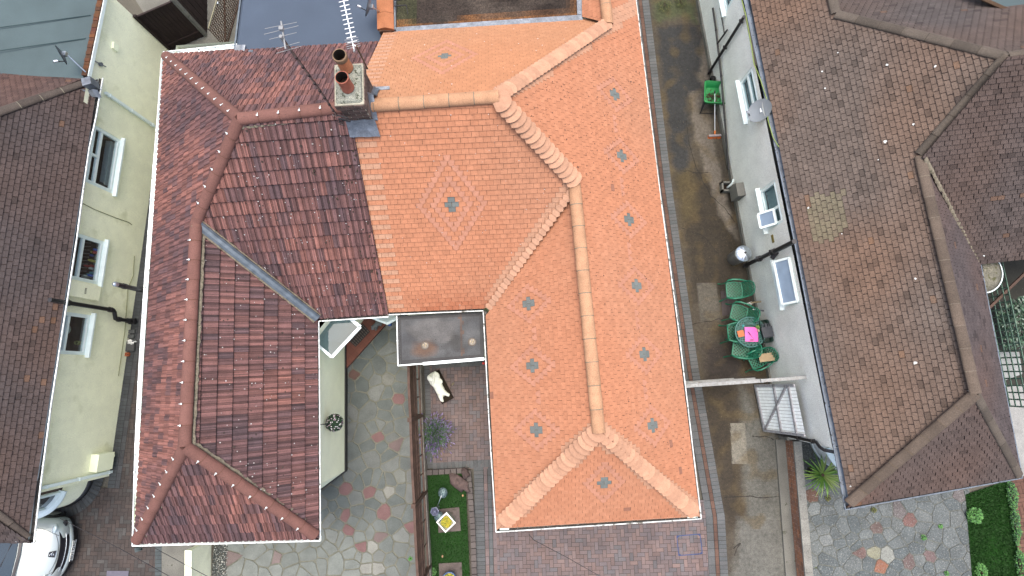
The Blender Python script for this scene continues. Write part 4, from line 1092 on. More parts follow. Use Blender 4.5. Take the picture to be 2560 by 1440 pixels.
gutter(grey_house, [P(*p, 2.6) for p in ((1846, -70), (1860, 0), (1899, 180), (1948, 420), (1993, 640), (2054, 960), (2083, 1110), (2113, 1273))], (1, -.1, 0), M['gutter_grey'], M['gutter_grey'], .115)
sf2 = MB(); a, b = P(1863, 0, 2.53), P(2116, 1270, 2.53); sf2.face([a+V(.09, 0, 0), b+V(.09, 0, 0), b+V(.42, 0, 0), a+V(.42, 0, 0)]); sf2.face([a+V(.09, 0, 0), b+V(.09, 0, 0), b+V(.09, 0, .09), a+V(.09, 0, .09)]); sf2.build('soffit', M['gutter_grey'], grey_house)
gutter(grey_house, [P(2113, 1274, 2.6), P(2556, 1195, 2.6)], (0, 1, 0), M['gutter_grey'], M['gutter_dirt'], .06)
gutter(grey_house, [P(2556, 1195, 2.6), P(2452, 662, 2.6)], (-1, 0, 0), M['gutter_grey'], M['gutter_dirt'], .06)
DWP = WallPlane(P(1743, 0, 0), P(1950, 1090, 0), V(-1, 0, 0))
x1 = wnd(DWP, (1849, 206), (1868, 303), h=1.05); x2 = wnd(DWP, (1900, 476), (1918, 578), h=1.05); x3 = wnd(DWP, (1938, 655), (1959, 768), h=1.05); x0 = wnd(DWP, (1800, -50), (1812, 38), h=1.05)
print('D windows', [tuple(round(x, 2) for x in q) for q in (x0, x1, x2, x3)])
x0, x1, x2, x3 = [(q[0], q[1], q[2], min(q[3], 2.44)) for q in (x0, x1, x2, x3)]
dm = MB(); wall_faces(dm, DWP, -2, DWP.len, -.05, 2.6, sorted([x0, x1, x2, x3]))
d1_ = DWP.pt(DWP.len, 0); dp = DWP.u; dn = -DWP.n
dm.face([d1_-V(0, 0, .05), d1_+dn*.9-V(0, 0, .05), d1_+dn*.9+V(0, 0, 2.6), d1_+V(0, 0, 2.6)])
dm.build('wall', M['dash'], grey_house)
bcx = d1_+dn*1.75; bb = MB(); bb.lathe([(1.0, -.05), (1.0, 2.55)], (bcx.x, bcx.y-.1, 0), 36, arc=(-math.pi, 0)); bbo = bb.build('bay', M['dash'], grey_house)
bt = MB(); bt.lathe([(1.01, .05), (1.03, .06), (1.03, .16), (1.01, .17)], (bcx.x, bcx.y-.1, 0), 36, arc=(-math.pi, 0)); bt.lathe([(.98, 1.0), (1.12, .98), (1.12, .93), (1.0, .93)], (bcx.x, bcx.y-.1, 0), 36, arc=(-math.pi+.3, -.3)); bt.build('sill', M['upvc'], bbo)
pl2 = MB(); wbox(pl2, DWP, -2, DWP.len, -.02, .14, 0, .05); wbox(pl2, DWP, DWP.len-.02, DWP.len+.06, -.02, .5, -.9, .05); pl2.build('plinth', M['concrete'], grey_house)
dwin = []
for k, wn in enumerate((x0, x1, x2, x3)):
    tl = .42
    o = window(grey_house, DWP, *wn, [(0, 0, 1, 1-tl), (0, 1-tl, 1, 1)] if k != 2 else [(0, 0, .62, 1), (.62, 0, 1, .5), (.62, .5, 1, 1)], room='net', sill=(.10, .05), sill_ext=.07)
    dwin.append(o)
def open_sash(win, wp, a, b, hi, h, ang):
    "top-hung sash pushed out at the bottom"
    mb = MB(); pn = MB(); t = R(ang)
    def q(s, d): return wp.pt(s, hi-d*math.cos(t), .02+d*math.sin(t))
    nn = (wp.n*math.cos(t)+V(0, 0, math.sin(t)))
    f = .05
    for (e0, e1) in (((a, 0), (b, 0)), ((a, h), (b, h)), ((a, 0), (a, h)), ((b, 0), (b, h))):
        mb.bar(q(*e0), q(*e1), f, f, up=nn)
    o = mb.build('open_sash', M['upvc'], win); pn.face([q(a, 0), q(b, 0), q(b, h), q(a, h)]); pn.build('sash_pane', M['sash_glass'], o)
open_sash(dwin[3], DWP, x3[0]+.05, x3[1]-.05, x3[3]-.03, .44, 24)
open_sash(dwin[2], DWP, x2[0]+.62*(x2[1]-x2[0]), x2[1]-.05, x2[3]-.3, .42, 35)
# pipes on this wall
def wpipe(name, pts, r, off, m=M['black'], zfix=None):
    mb = MB(); q = [DWP.hit(*p, off) for p in pts]
    mb.tube([DWP.pt(s, max(.03, z), off) for s, z in q], r, 10)
    for s, z in q[1:-1]: mb.ball(DWP.pt(s, max(.03, z), off), r*1.35, 8)
    return mb.build(name, m, grey_house)
dd, sdd = down(DWP, (1860, 40), (1770, 188), .04, grey_house, M['black'], off=.08)
sp_, ss_ = down(DWP, (1935, 627), (1862, 666), .052, grey_house, M['black'], name='soil_pipe', off=.13)
s3 = ss_; vp = MB(); zt = 3.03
vp.tube([DWP.pt(s3, 2.0, .13), DWP.pt(s3, zt, .13)], .056, 14); vp.tube([DWP.pt(s3, zt-.001, .13), DWP.pt(s3, zt+.002, .13)], .045, 14, mi=0)
for z in (1.1, 1.95): vp.tube([DWP.pt(s3, z-.06, .13), DWP.pt(s3, z+.06, .13)], .075, 14)
vp.bar(DWP.pt(s3, 1.9, .02), DWP.pt(s3+.14, 1.78, .13), .09, .09); vp.build('vent_pipe', M['black'], grey_house)
wpipe('waste_pipe', [(1782, 20), (1790, 75), (1803, 190), (1812, 300), (1822, 425)], .028, .07)
wpipe('branch_pipe', [(1793, 110), (1818, 75)], .024, .07); wpipe('overflow_pipe', [(1800, 20), (1811, 85)], .014, .03)
dp3 = MB(); top = P(2092, 1130, 2.5); q = [top, P(2062, 1122, 2.35), P(2050, 1117, 2.2)]
s_, z_ = DWP.len-.08, 0
dp3.tube([P(2090, 1131, 2.52), P(2060, 1125, 2.38), P(2050, 1118, 2.25), DWP.pt(s_, 2.05, .07), DWP.pt(s_, .04, .07)], .038, 10)
for z in (1.9, 1.2, .5): dp3.bar(DWP.pt(s_, z-.02, .07), DWP.pt(s_, z+.02, .07), .10, .10)
dp3.build('downpipe', M['black'], grey_house)
mbx = MB(); s, z = DWP.hit(1845, 478, .1); wbox(mbx, DWP, s-.17, s+.2, .25, .75, .0, .22); mbx.build('meter_box', M['concrete'], grey_house)
gy = MB(); c = P(1816, 467, .12)
for dx, dy, w_, h_ in ((0, .12, .30, .05), (0, -.12, .30, .05), (.125, 0, .05, .29), (-.125, 0, .05, .29)): gy.box(c+V(dx, dy, -.04), w_, h_, .2)
gy.face([c+V(-.1, -.1, -.1), c+V(.1, -.1, -.1), c+V(.1, .1, -.1), c+V(-.1, .1, -.1)], mi=1); gy.tube([c+V(.06, .0, -.08), c+V(.08, .02, .25), c+V(.10, .12, .3)], .03, 10, mi=2)
gy.build('drain_hopper', [M['concrete'], M['soot'], M['upvc']], grey_house)
cbl = MB(); pp_ = [(1853, -5), (1862, 40), (1878, 110), (1888, 160), (1900, 200), (1915, 250), (1922, 300), (1935, 345), (1945, 368)]
cbl.tube([P(x+3*math.sin(k*1.7), y, 2.64+.02*math.sin(k*2.1)) for k, (x, y) in enumerate(pp_)], .012, 6); cbl.build('eaves_cable', mat('eaves_cable', (.35, .48, .12), .5), grey_house)
ap = MB(); s, z = DWP.hit(1932, 597); wbox(ap, DWP, s-.10, s+.10, z-.05, z+.06, 0, .012); ap.build('air_brick', mat('air_brick', (.38, .30, .08), .8), grey_house)
# curved bay roof at the far corner
hz = 2.35; c0 = P(2438, 665, hz); hb2 = MB(); axis = (P(2466, 741, hz)-P(2440, 665, hz))
mid = P(2453, 700, hz)
rad = axis.length/2+.12; ctr = P(2452, 692, hz)+V(0, .12, 0)
hb2.lathe([(0, .10), (rad*.6, .07), (rad, .0), (rad, -.12)], ctr, 30, arc=(-math.pi/2-.3, math.pi/2)); hbo = hb2.build('bay_roof', mat('bay_roof', (.26, .25, .19), .95, var=((7, .3), (40, .3)), spots=((9, .58, (.13, .13, .06), .1),), bump=(40, .01)), grey_house)
hbf = MB(); hbf.lathe([(rad+.005, .02), (rad+.03, .02), (rad+.03, -.12), (rad+.005, -.12)], ctr, 30, arc=(-math.pi/2-.3, math.pi/2)); hbf.build('bay_fascia', M['upvc'], hbo)
# ------------------------------------------------------------------ ground
g = MB(); g.face([V(-160, -160, -.04), V(160, -160, -.04), V(160, 160, -.04), V(-160, 160, -.04)]); struct(g, 'ground', M['ground'])
RED = (.165, .100, .082); GRY = (.155, .170, .175)
def red_col(k):
    h = hsh(k, 1); c = mix((.285, .205, .185), (.215, .185, .19), h)
    if hsh(k, 2) > .9: c = (.205, .19, .195)
    return jit(c, .14, lambda: hsh(k, 3))
def dark_red(k):
    h = hsh(k, 1); c = mix((.115, .090, .080), (.09, .082, .078), h)
    if hsh(k, 2) > .9: c = (.115, .11, .105)
    return jit(c, .14, lambda: hsh(k, 3))
def gry_col(k): return jit(mix(GRY, (.17, .175, .175), hsh(k, 5)), .13, lambda: hsh(k, 6))
def block(mb, pts, z, col, k):
    h = z+.004*hsh(k, 11)
    mb.face([V(x, y, h) for x, y in pts], col)
def herring(mb, poly, ang, colf, z, Wd=.1, gap=.008):
    poly = ccw([(p[0], p[1]) for p in poly]); cx, cy = poly[0]; ca, sa = math.cos(ang), math.sin(ang)
    mb.face([V(x, y, z-.012) for x, y in poly], (.05, .045, .04))
    loc = [((x-cx)*ca+(y-cy)*sa, -(x-cx)*sa+(y-cy)*ca) for x, y in poly]
    i0, i1 = int(min(p[0] for p in loc)/Wd)-3, int(max(p[0] for p in loc)/Wd)+3
    j0, j1 = int(min(p[1] for p in loc)/Wd)-3, int(max(p[1] for p in loc)/Wd)+3
    for i in range(i0, i1):
        for j in range(j0, j1):
            d = (i-j) % 4
            if d == 0: a = (i, j, i+2, j+1)
            elif d == 3: a = (i, j, i+1, j+2)
            else: continue
            q = [(a[0]*Wd+gap/2, a[1]*Wd+gap/2), (a[2]*Wd-gap/2, a[1]*Wd+gap/2), (a[2]*Wd-gap/2, a[3]*Wd-gap/2), (a[0]*Wd+gap/2, a[3]*Wd-gap/2)]
            r = clip([(cx+x*ca-y*sa, cy+x*sa+y*ca) for x, y in q], poly)
            if len(r) > 2 and area(r) > 1e-4:
                k = (i+500)*2003+j+500; block(mb, r, z, colf(k), k)
def course(mb, pts, wd, unit, colf, z, seed=0, left=True, gap=.008):
    "row of blocks along a polyline, wd across to the left (or right) of it"
    for a, b in zip(pts[:-1], pts[1:]):
        d = (b-a); L = math.hypot(d.x, d.y); d = V(d.x/L, d.y/L, 0); n_ = V(-d.y, d.x, 0)*(1 if left else -1)
        n = max(1, round(L/unit)); u = L/n
        mb.face([V(p.x, p.y, z-.012) for p in (a, b, b+n_*wd, a+n_*wd)], (.045, .045, .045))
        for k in range(n):
            p = a+d*(k*u+gap/2); q = a+d*((k+1)*u-gap/2); kk = k+seed*1000
            block(mb, [(x.x, x.y) for x in (p+n_*gap/2, q+n_*gap/2, q+n_*(wd-gap/2), p+n_*(wd-gap/2))], z, colf(kk), kk)
# block drive on the left
bd = MB()
wl = AW.pt(0, 0); we = AW.pt(AW.len, 0); o1 = AW.n*.33
pas = [AW.pt(3, 0)+o1, we+o1, V(we.x+.33, -2.985, 0), V(-8.5, -2.985, 0), V(-8.6, 6.5, 0)]
herring(bd, pas, R(0), dark_red, .0)
frt = [V(-17, -2.4, 0), V(we.x+.33, -2.4, 0), V(we.x+.33, -2.98, 0), V(P(388, 1440).x, -2.98, 0), V(P(388, 1440).x, -7, 0), V(-17, -7, 0)]
herring(bd, [V(-17, -2.98, 0), V(P(388, 1440).x, -2.98, 0), V(P(388, 1440).x, -7.5, 0), V(-17, -7.5, 0)], R(0), dark_red, .0)
course(bd, [AW.pt(3, 0), AW.pt(AW.len+.31, 0)], .20, .10, lambda k: jit((.095, .105, .11), .15, lambda: hsh(k, 4)), .006, 3, left=AW.u.cross(AW.n).z > 0)
course(bd, [AW.pt(3, 0)+AW.n*.2, AW.pt(AW.len+.31, 0)+AW.n*.2], .13, .2, lambda k: jit((.095, .10, .105), .15, lambda: hsh(k, 4)), .004, 4, left=AW.u.cross(AW.n).z > 0)
for k in range(15):      # soldier edge round the bay
    a0, a1 = -.05-k*.115, -.05-(k+1)*.115+.012
    q = [(bc.x+r*math.cos(a), bc.y+r*math.sin(a)) for r, a in ((br_+.04, a0), (br_+.30, a0), (br_+.30, a1), (br_+.04, a1))]
    block(bd, q, .012, jit((.10, .11, .115), .2, lambda: hsh(k, 9)), k)
course(bd, [P(388, 1350), P(387, 1460)], .18, .1, lambda k: jit((.11, .135, .14), .12, lambda: hsh(k, 4)), .004, 5)
struct(bd, 'block_drive', M['block'])
cs = MB(); cs.face([P(404, 1340, .0), P(480, 1340, .0), P(480, 1470, .0), P(404, 1470, .0)]); struct(cs, 'side_path', M['concrete'])
# crazy paving
def crazy(mb, poly, n, seed, colf, z, specials=(), mortar=.035, minq=.5):
    rr = random.Random(seed); poly = ccw([(p[0], p[1]) for p in poly])
    x0, x1 = min(p[0] for p in poly), max(p[0] for p in poly); y0, y1 = min(p[1] for p in poly), max(p[1] for p in poly)
    seeds = [(s.x, s.y, c) for s, c in specials]
    for s, c in specials:
        a0 = rr.uniform(0, 6.28); e_ = rr.uniform(.7, 1.0)
        for q in range(6):
            x, y = s.x+.36*math.cos(a0+q*1.047)*rr.uniform(.85, 1.15), s.y+.36*e_*math.sin(a0+q*1.047)*rr.uniform(.85, 1.15)
            if all((x-k[0])**2+(y-k[1])**2 > .05 for k in seeds): seeds.append((x, y, None))
    md = minq*math.sqrt((x1-x0)*(y1-y0)/n); tries = 0
    while len(seeds) < n and tries < 40000:
        tries += 1; x, y = rr.uniform(x0-.3, x1+.3), rr.uniform(y0-.3, y1+.3)
        m_ = md*(.75+.8*rr.random())
        if all((x-s[0])**2+(y-s[1])**2 > m_*m_ for s in seeds): seeds.append((x, y, None))
    mb.face([V(x, y, z-.01) for x, y in poly], None, 1)
    for k, (x, y, c) in enumerate(seeds):
        near = sorted(seeds, key=lambda s: (s[0]-x)**2+(s[1]-y)**2)[1:16]
        cell = [(x-2, y-2), (x+2, y-2), (x+2, y+2), (x-2, y+2)]
        for (sx, sy, _) in near:
            dx, dy = sx-x, sy-y; L = math.hypot(dx, dy); mxx, myy = x+dx/2-dx/L*mortar/2, y+dy/2-dy/L*mortar/2
            tx, ty = -dy/L, dx/L
            half = [(mxx-tx*9, myy-ty*9), (mxx+tx*9, myy+ty*9), (mxx+tx*9-dx/L*18, myy+ty*9-dy/L*18), (mxx-tx*9-dx/L*18, myy-ty*9-dy/L*18)]
            cell = clip(cell, ccw(half))
            if len(cell) < 3: break
        if len(cell) < 3: continue
        # chip the corners
        ch_ = []
        for q in range(len(cell)):
            a, b, d = cell[q-1], cell[q], cell[(q+1) % len(cell)]
            t = .05+.10*hsh(k, q, seed)
            ch_ += [(b[0]+(a[0]-b[0])*t, b[1]+(a[1]-b[1])*t), (b[0]+(d[0]-b[0])*t, b[1]+(d[1]-b[1])*t)]
        wob = []
        for q in range(len(ch_)):
            a, b = ch_[q], ch_[(q+1) % len(ch_)]
            wob.append(a); wob.append(((a[0]+b[0])/2+(hsh(k, q, 1, seed)-.5)*.022, (a[1]+b[1])/2+(hsh(k, q, 2, seed)-.5)*.022))
        cell = clip(wob, poly)
        if len(cell) < 3 or area(cell) < 1e-3: continue
        col = c or colf(k, x, y); h = z+.006*hsh(k, seed, 8)
        mb.face([V(px_, py_, h) for px_, py_ in cell], col)
        for q in range(len(cell)):
            a, b = cell[q], cell[(q+1) % len(cell)]
            mb.face([V(a[0], a[1], z-.012), V(b[0], b[1], z-.012), V(b[0], b[1], h), V(a[0], a[1], h)], col)
PK = (.255, .150, .145); WH = (.36, .37, .33)
sp1 = [(P(x, y), PK) for x, y in ((995, 998), (945, 1092), (865, 1220), (927, 1230), (960, 1282), (870, 1328), (905, 1368), (1032, 1318), (860, 1288))]
sp1 += [(P(885, 937), (.20, .12, .10)), (P(1010, 880), (.22, .12, .10)), (P(972, 1227), WH), (P(930, 1368), WH), (P(917, 1421), WH), (P(945, 1421), WH), (P(1000, 1190), (.27, .29, .26)), (P(970, 945), (.26, .27, .24))]
def flagcol(k, x, y):
    h = hsh(k, 77); low = max(0, min(1, (-3.6-y)*1.2))*(1 if x < -3.9 else .3)
    c = mix((.155, .182, .174), (.245, .262, .245), h*h+.1); c = mix(c, (.29, .32, .29), low*.75)
    if hsh(k, 5) > .97: c = mix(c, PK, .6)
    return jit(c, .1, lambda: hsh(k, 6))
cp_ = MB(); crazy(cp_, [P(565, 1345), P(565, 1475), P(1062, 1475), P(1050, 905), P(1010, 770), P(790, 790)], 330, 3, flagcol, .0, sp1, .036, .5)
struct(cp_, 'crazy_paved_patio', [M['flag'], M['pointing']])
# red-tiled step in front of the recessed entrance
st = MB(); sq = [P(800, 800, .1), P(975, 796, .1), P(964, 811, .1), P(867, 920, .1), P(862, 872, .1), P(800, 930, .1)]
dv = (sq[3]-sq[2]); dv.normalize(); nv = V(-dv.y, dv.x, 0); org = sq[2]; pl2d = ccw([(p.x, p.y) for p in sq]); pl2d = [pl2d]
st.prism([(p.x, p.y) for p in sq], -.02, .095, (.20, .085, .06))
hull = [sq[2], sq[3], P(795, 935, .1), P(795, 790, .1), P(975, 790, .1)]; hp2 = ccw([(p.x, p.y) for p in hull])
for i in range(-12, 22):
    for j in range(-16, 16):
        s_ = .155; q = [org+dv*((i+a)*s_)+nv*((j+b)*s_) for a, b in ((.02, .02), (.98, .02), (.98, .98), (.02, .98))]
        r = clip(ccw([(p.x, p.y) for p in q]), hp2)
        if len(r) > 2: st.face([V(x, y, .102) for x, y in r], jit((.275, .105, .072), .13, lambda: hsh(i, j, 2)))
struct(st, 'entrance_step', M['block'])
# yard and front drive of the orange-roofed house
yd = MB()
yl = P(1058, 900); herring(yd, [P(1074, 915), P(1250, 905), P(1256, 1172), P(1082, 1172)], R(1.5), red_col, .0)
course(yd, [P(1060, 915), P(1068, 1172)], .16, .10, gry_col, .004, 1, left=True); course(yd, [P(1080, 922), P(1240, 912)], .20, .10, gry_col, .004, 2, left=True)
course(yd, [P(1082, 1176), P(1250, 1166)], .20, .10, gry_col, .004, 3, left=True)
a, b = P(1184, 1168), P(1190, 1475)
course(yd, [a, b], .26, .10, gry_col, .004, 6); sh = V(.265, 0, 0)
course(yd, [a+sh, b+sh], .10, .2, red_col, .004, 7); course(yd, [a+sh*1.4, b+sh*1.4], .10, .2, gry_col, .004, 8); course(yd, [a+sh*1.8, b+sh*1.8], .10, .2, red_col, .004, 9)
xl = (a+sh*2.2)
herring(yd, [V(xl.x, -3.2, 0), P(1762, 1250), P(1774, 1475), V(xl.x+.06, -5.7, 0)], R(2), red_col, .0)
edge = [P(*p) for p in ((1612, -80), (1622, 0), (1680, 467), (1748, 930), (1812, 1290), (1823, 1475))]
course(yd, edge, .21, .10, gry_col, .004, 11, left=False)
e2 = [p+V(-.215, 0, 0) for p in edge]; course(yd, e2, .10, .2, lambda k: jit((.17, .10, .075), .15, lambda: hsh(k, 3)), .004, 12, left=False)
e3 = [p+V(-.32, 0, 0) for p in edge]; course(yd, e3, .18, .2, gry_col, .004, 13, left=False)
struct(yd, 'block_paved_yard', M['block'])
mf = MB(); q = [P(1692, 1340, .012), P(1750, 1335, .012), P(1756, 1384, .012), P(1697, 1389, .012)]
for k in range(4): mf.bar(q[k], q[(k+1) % 4], .02, .006); mf.face([q[k]+V(0, 0, .003), lerp(q[k], q[(k+1) % 4], .13)+V(0, 0, .003), lerp(q[k], q[k-1], .13)+V(0, 0, .003)])
single(mf, 'recessed_manhole_cover', mat('frame_blue', (.07, .11, .25), .4, metal=.4), 'recessed manhole cover with thin bluish frame set in the front block paving', 'manhole cover')
# stained concrete side drive
DRV = [((1628, 0, 1735, 0, 1748, 55, 1690, 40, 1640, 60), (.085, .10, .045), .10), ((1640, 60, 1748, 62, 1790, 235, 1716, 245, 1728, 320, 1718, 470, 1690, 470), (.042, .044, .044), .10),
       ((1690, 440, 1800, 400, 1850, 560, 1850, 610, 1845, 720, 1735, 760), (.048, .038, .024), .14), ((1688, 430, 1730, 420, 1745, 520, 1705, 560), (.105, .080, .035), .14),
       ((1722, 232, 1768, 225, 1795, 400, 1845, 600, 1800, 540, 1770, 440, 1735, 330), (.20, .175, .14), .07), ((1765, 60, 1745, 40, 1775, 160, 1770, 240, 1745, 200), (.17, .15, .12), .08),
       ((1742, 709, 1790, 706, 1803, 799, 1752, 805), (.125, .115, .092), .02), ((1755, 860, 1905, 860, 1900, 950, 1765, 950), (.042, .034, .028), .15),
       ((1750, 965, 1838, 965, 1855, 1310, 1815, 1330), (.060, .047, .030), .14), ((1852, 970, 1950, 1100, 1985, 1320, 1865, 1300), (.165, .165, .14), .12),
       ((1826, 1058, 1862, 1055, 1870, 1158, 1831, 1162), (.27, .255, .205), .012), ((1850, 1300, 1985, 1300, 2000, 1470, 1830, 1470), (.19, .19, .165), .12)]
DRV = [([tuple(P(q[i], q[i+1])[:2]) for i in range(0, len(q), 2)], c, s_) for q, c, s_ in DRV]
def pdist(x, y, poly):
    d = 1e9
    for i in range(len(poly)):
        ax, ay = poly[i-1]; bx, by = poly[i]; ex, ey = bx-ax, by-ay
        t = max(0, min(1, ((x-ax)*ex+(y-ay)*ey)/(ex*ex+ey*ey+1e-9))); d = min(d, math.hypot(x-ax-ex*t, y-ay-ey*t))
    return d if not inpoly(x, y, poly) else -d
CR = [[tuple(P(*p)[:2]) for p in l] for l in ([(1716, 300), (1722, 350), (1740, 420), (1772, 480), (1810, 520), (1842, 560)], [(1700, 425), (1740, 432), (1775, 430)], [(1705, 570), (1760, 590), (1800, 640)], [(1730, 810), (1790, 800), (1830, 790)], [(1880, 1094), (1905, 1090), (1942, 1100)], [(1795, 1245), (1860, 1240), (1905, 1245), (1960, 1240)], [(1835, 1390), (1850, 1360), (1830, 1375)])]
def drvcol(x, y):
    wx, wy = x+.10*vn(x, y, 3, 1)+.04*vn(x, y, 11, 4), y+.10*vn(x, y, 3, 2)+.04*vn(x, y, 11, 5)
    c = (.098, .082, .058)
    for poly, cc_, s_ in DRV:
        xx, yy = (wx, wy) if s_ > .05 else (x, y)
        d = pdist(xx, yy, poly)
        if d < s_: c = mix(c, cc_, min(1, (s_-d)/(2*s_)))
    c = mix(c, (.14, .10, .04), max(0, min(.5, vn(x, y, 2.6, 8)*1.3-.05))) if y > -4 else c
    return c
dr = MB(); ny = 270; y0, y1 = 12.0, -5.9
def edge_x(y):
    for a, b in zip(edge[:-1], edge[1:]):
        if b.y <= y <= a.y: return a.x+(b.x-a.x)*(a.y-y)/(a.y-b.y)
    return edge[0].x if y > edge[0].y else edge[-1].x
def right_x(y): return DWP.A.x+DWP.u.x*((y-DWP.A.y)/DWP.u.y)+.03 if y > -1.6 else P(1945, 1095).x+(P(1975, 1440).x-P(1945, 1095).x)*(-1.6-y)/3.5+.1
nx = 58
for j in range(ny):
    ya, yb = y0+(y1-y0)*j/ny, y0+(y1-y0)*(j+1)/ny
    la, ra, lb_, rb_ = edge_x(ya), right_x(ya), edge_x(yb), right_x(yb)
    for i in range(nx):
        q = [V(la+(ra-la)*i/nx, ya, -.008), V(lb_+(rb_-lb_)*i/nx, yb, -.008), V(lb_+(rb_-lb_)*(i+1)/nx, yb, -.008), V(la+(ra-la)*(i+1)/nx, ya, -.008)]
        dr.face(q, drvcol((q[0].x+q[2].x)/2, (q[0].y+q[2].y)/2))
for k, l in enumerate(CR):      # hairline cracks
    pts = []
    for a, b in zip(l[:-1], l[1:]): pts += [(a[0]+(b[0]-a[0])*f/6, a[1]+(b[1]-a[1])*f/6) for f in range(6)]
    pts = [V(x+.05*vn(x, y, 5, 2)+.02*vn(x, y, 19, 2), y+.05*vn(x, y, 5, 3)+.02*vn(x, y, 19, 3), -.004) for x, y in pts]
    for q, (a, b) in enumerate(zip(pts[:-1], pts[1:])):
        d = (b-a).normalized(); n_ = V(-d.y, d.x, 0)*(.005+.008*hsh(k, q)); dr.face([a-n_, b-n_, b+n_, a+n_], (.03, .026, .02))
struct(dr, 'concrete_drive', M['drive'])
# front garden on the right
sp2 = [(P(x, y), c) for x, y, c in ((2275, 1300, (.23, .135, .12)), (2192, 1320, (.20, .15, .135)), (2150, 1380, (.22, .145, .13)), (2325, 1392, (.20, .145, .14)), (2273, 1408, (.2, .15, .14)), (2202, 1420, (.36, .17, .11)), (2183, 1380, (.34, .34, .24)), (2220, 1388, (.38, .40, .36)), (2027, 1238, (.20, .12, .09)), (2035, 1275, (.26, .29, .285)), (2065, 1350, (.26, .285, .28)))]
def flag2(k, x, y):
    c = mix((.135, .160, .165), (.205, .228, .224), hsh(k, 70)**1.3)
    if hsh(k, 5) > .97: c = mix(c, PK, .35)
    return jit(c, .1, lambda: hsh(k, 6))
c2 = MB(); crazy(c2, [P(1995, 1075), P(2120, 1075), P(2420, 1190), P(2445, 1475), P(2030, 1475)], 190, 8, flag2, .0, sp2, .022, .5)
struct(c2, 'crazy_paved_garden', [M['flag_old'], mat('old_pointing', (.20, .215, .19), .95, var=((5, .2), (40, .3)), spots=((8, .66, (.12, .16, .05)),))])
bp = MB(); q = [P(2527, 1180), P(2640, 1180), P(2640, 1475), P(2553, 1475)]; herring(bp, q, R(8), lambda k: jit((.20, .105, .075), .2, lambda: hsh(k, 2)), .0); struct(bp, 'brick_path', M['block'])
dk = MB(); dk.face([P(2430, 620, .0), P(2900, 620, 0), P(2900, 1170, 0), P(2560, 1170, 0)], (.05, .05, .04)); dk.face([P(2440, 880, .006), P(2548, 880, .006), P(2556, 935, .006), P(2475, 965, .006), P(2500, 1170, .006), P(2462, 1170, .006)], (.42, .45, .44)); dk.face([P(2505, 970, .008), P(2620, 950, .008), P(2640, 1190, .008), P(2530, 1190, .008)], (.45, .46, .44)); struct(dk, 'side_passage', M['flag'])
# turf and lawn
def turf(poly, z, n, name, seed, h=.03):
    rr = random.Random(seed); mb = MB(); pl_ = ccw([(p.x, p.y) for p in poly]); mb.face([V(x, y, z) for x, y in pl_], (.022, .075, .014))
    x0, x1 = min(p[0] for p in pl_), max(p[0] for p in pl_); y0, y1 = min(p[1] for p in pl_), max(p[1] for p in pl_); c_ = 0
    while c_ < n:
        x, y = rr.uniform(x0, x1), rr.uniform(y0, y1)
        if not inpoly(x, y, pl_): continue
        c_ += 1; a = rr.uniform(0, 6.28); l = h*rr.uniform(.6, 1.4); dx, dy = math.cos(a)*.010, math.sin(a)*.010; lx, ly = rr.gauss(0, .015), rr.gauss(0, .015)
        g_ = rr.uniform(.7, 1.35)*(1+.5*vn(x, y, 2.2, seed)); mb.face([V(x-dx, y-dy, z), V(x+dx, y+dy, z), V(x+lx, y+ly, z+l)], (.030*g_, .125*g_, .018*g_))
    return struct(mb, name, M['blade'], 'stuff')
turf([P(1068, 1186, .06), P(1163, 1182, .06), P(1176, 1475, .06), P(1082, 1475, .06)], .06, 9000, 'grass', 4)
turf([P(2413, 1236), P(2520, 1200), P(2552, 1475), P(2432, 1475)], .01, 12000, 'lawn_grass', 5, .04)
gs = MB(); rr = random.Random(2); x0, y0_ = P(529, 1440)[:2]; x1 = P(566, 1440).x
gs.face([V(x0, -3.6, .0), V(x0, -6, .0), V(x1, -6, .0), V(x1, -3.6, .0)], (.05, .06, .055))
for k in range(1100):
    c = rr.choice(((.45, .48, .44), (.55, .57, .52), (.10, .11, .11), (.07, .08, .08), (.22, .2, .17), (.16, .18, .17))); gs.ball(V(rr.uniform(x0, x1), rr.uniform(-5.9, -4.0), .008+.012*rr.random()), rr.uniform(.010, .019), 6, (1, rr.uniform(.6, 1), .7), jit(c, .15))
struct(gs, 'gravel', M['plain'], 'stuff')
# ------------------------------------------------------------------ boundaries
# low yellow garden wall
gw = MB(); a, b = P(527, 1350, 0), P(527, 1480, 0); hgt = .92
gw.prism([(a.x, a.y), (b.x, b.y), (b.x-.14, b.y), (a.x-.14, a.y)], -.03, hgt-.05); 
t = thing('garden_wall', 'low yellow rendered garden wall with white coping beside the gravel strip', 'wall', (a.x-.07, a.y, 0))
gw.build('wall_body', M['cream'], t); cpg = MB(); cpg.prism([(a.x+.012, a.y), (b.x+.012, b.y), (b.x-.155, b.y), (a.x-.155, a.y)], hgt-.05, hgt); cpg.build('coping', M['cream_smooth'], t)
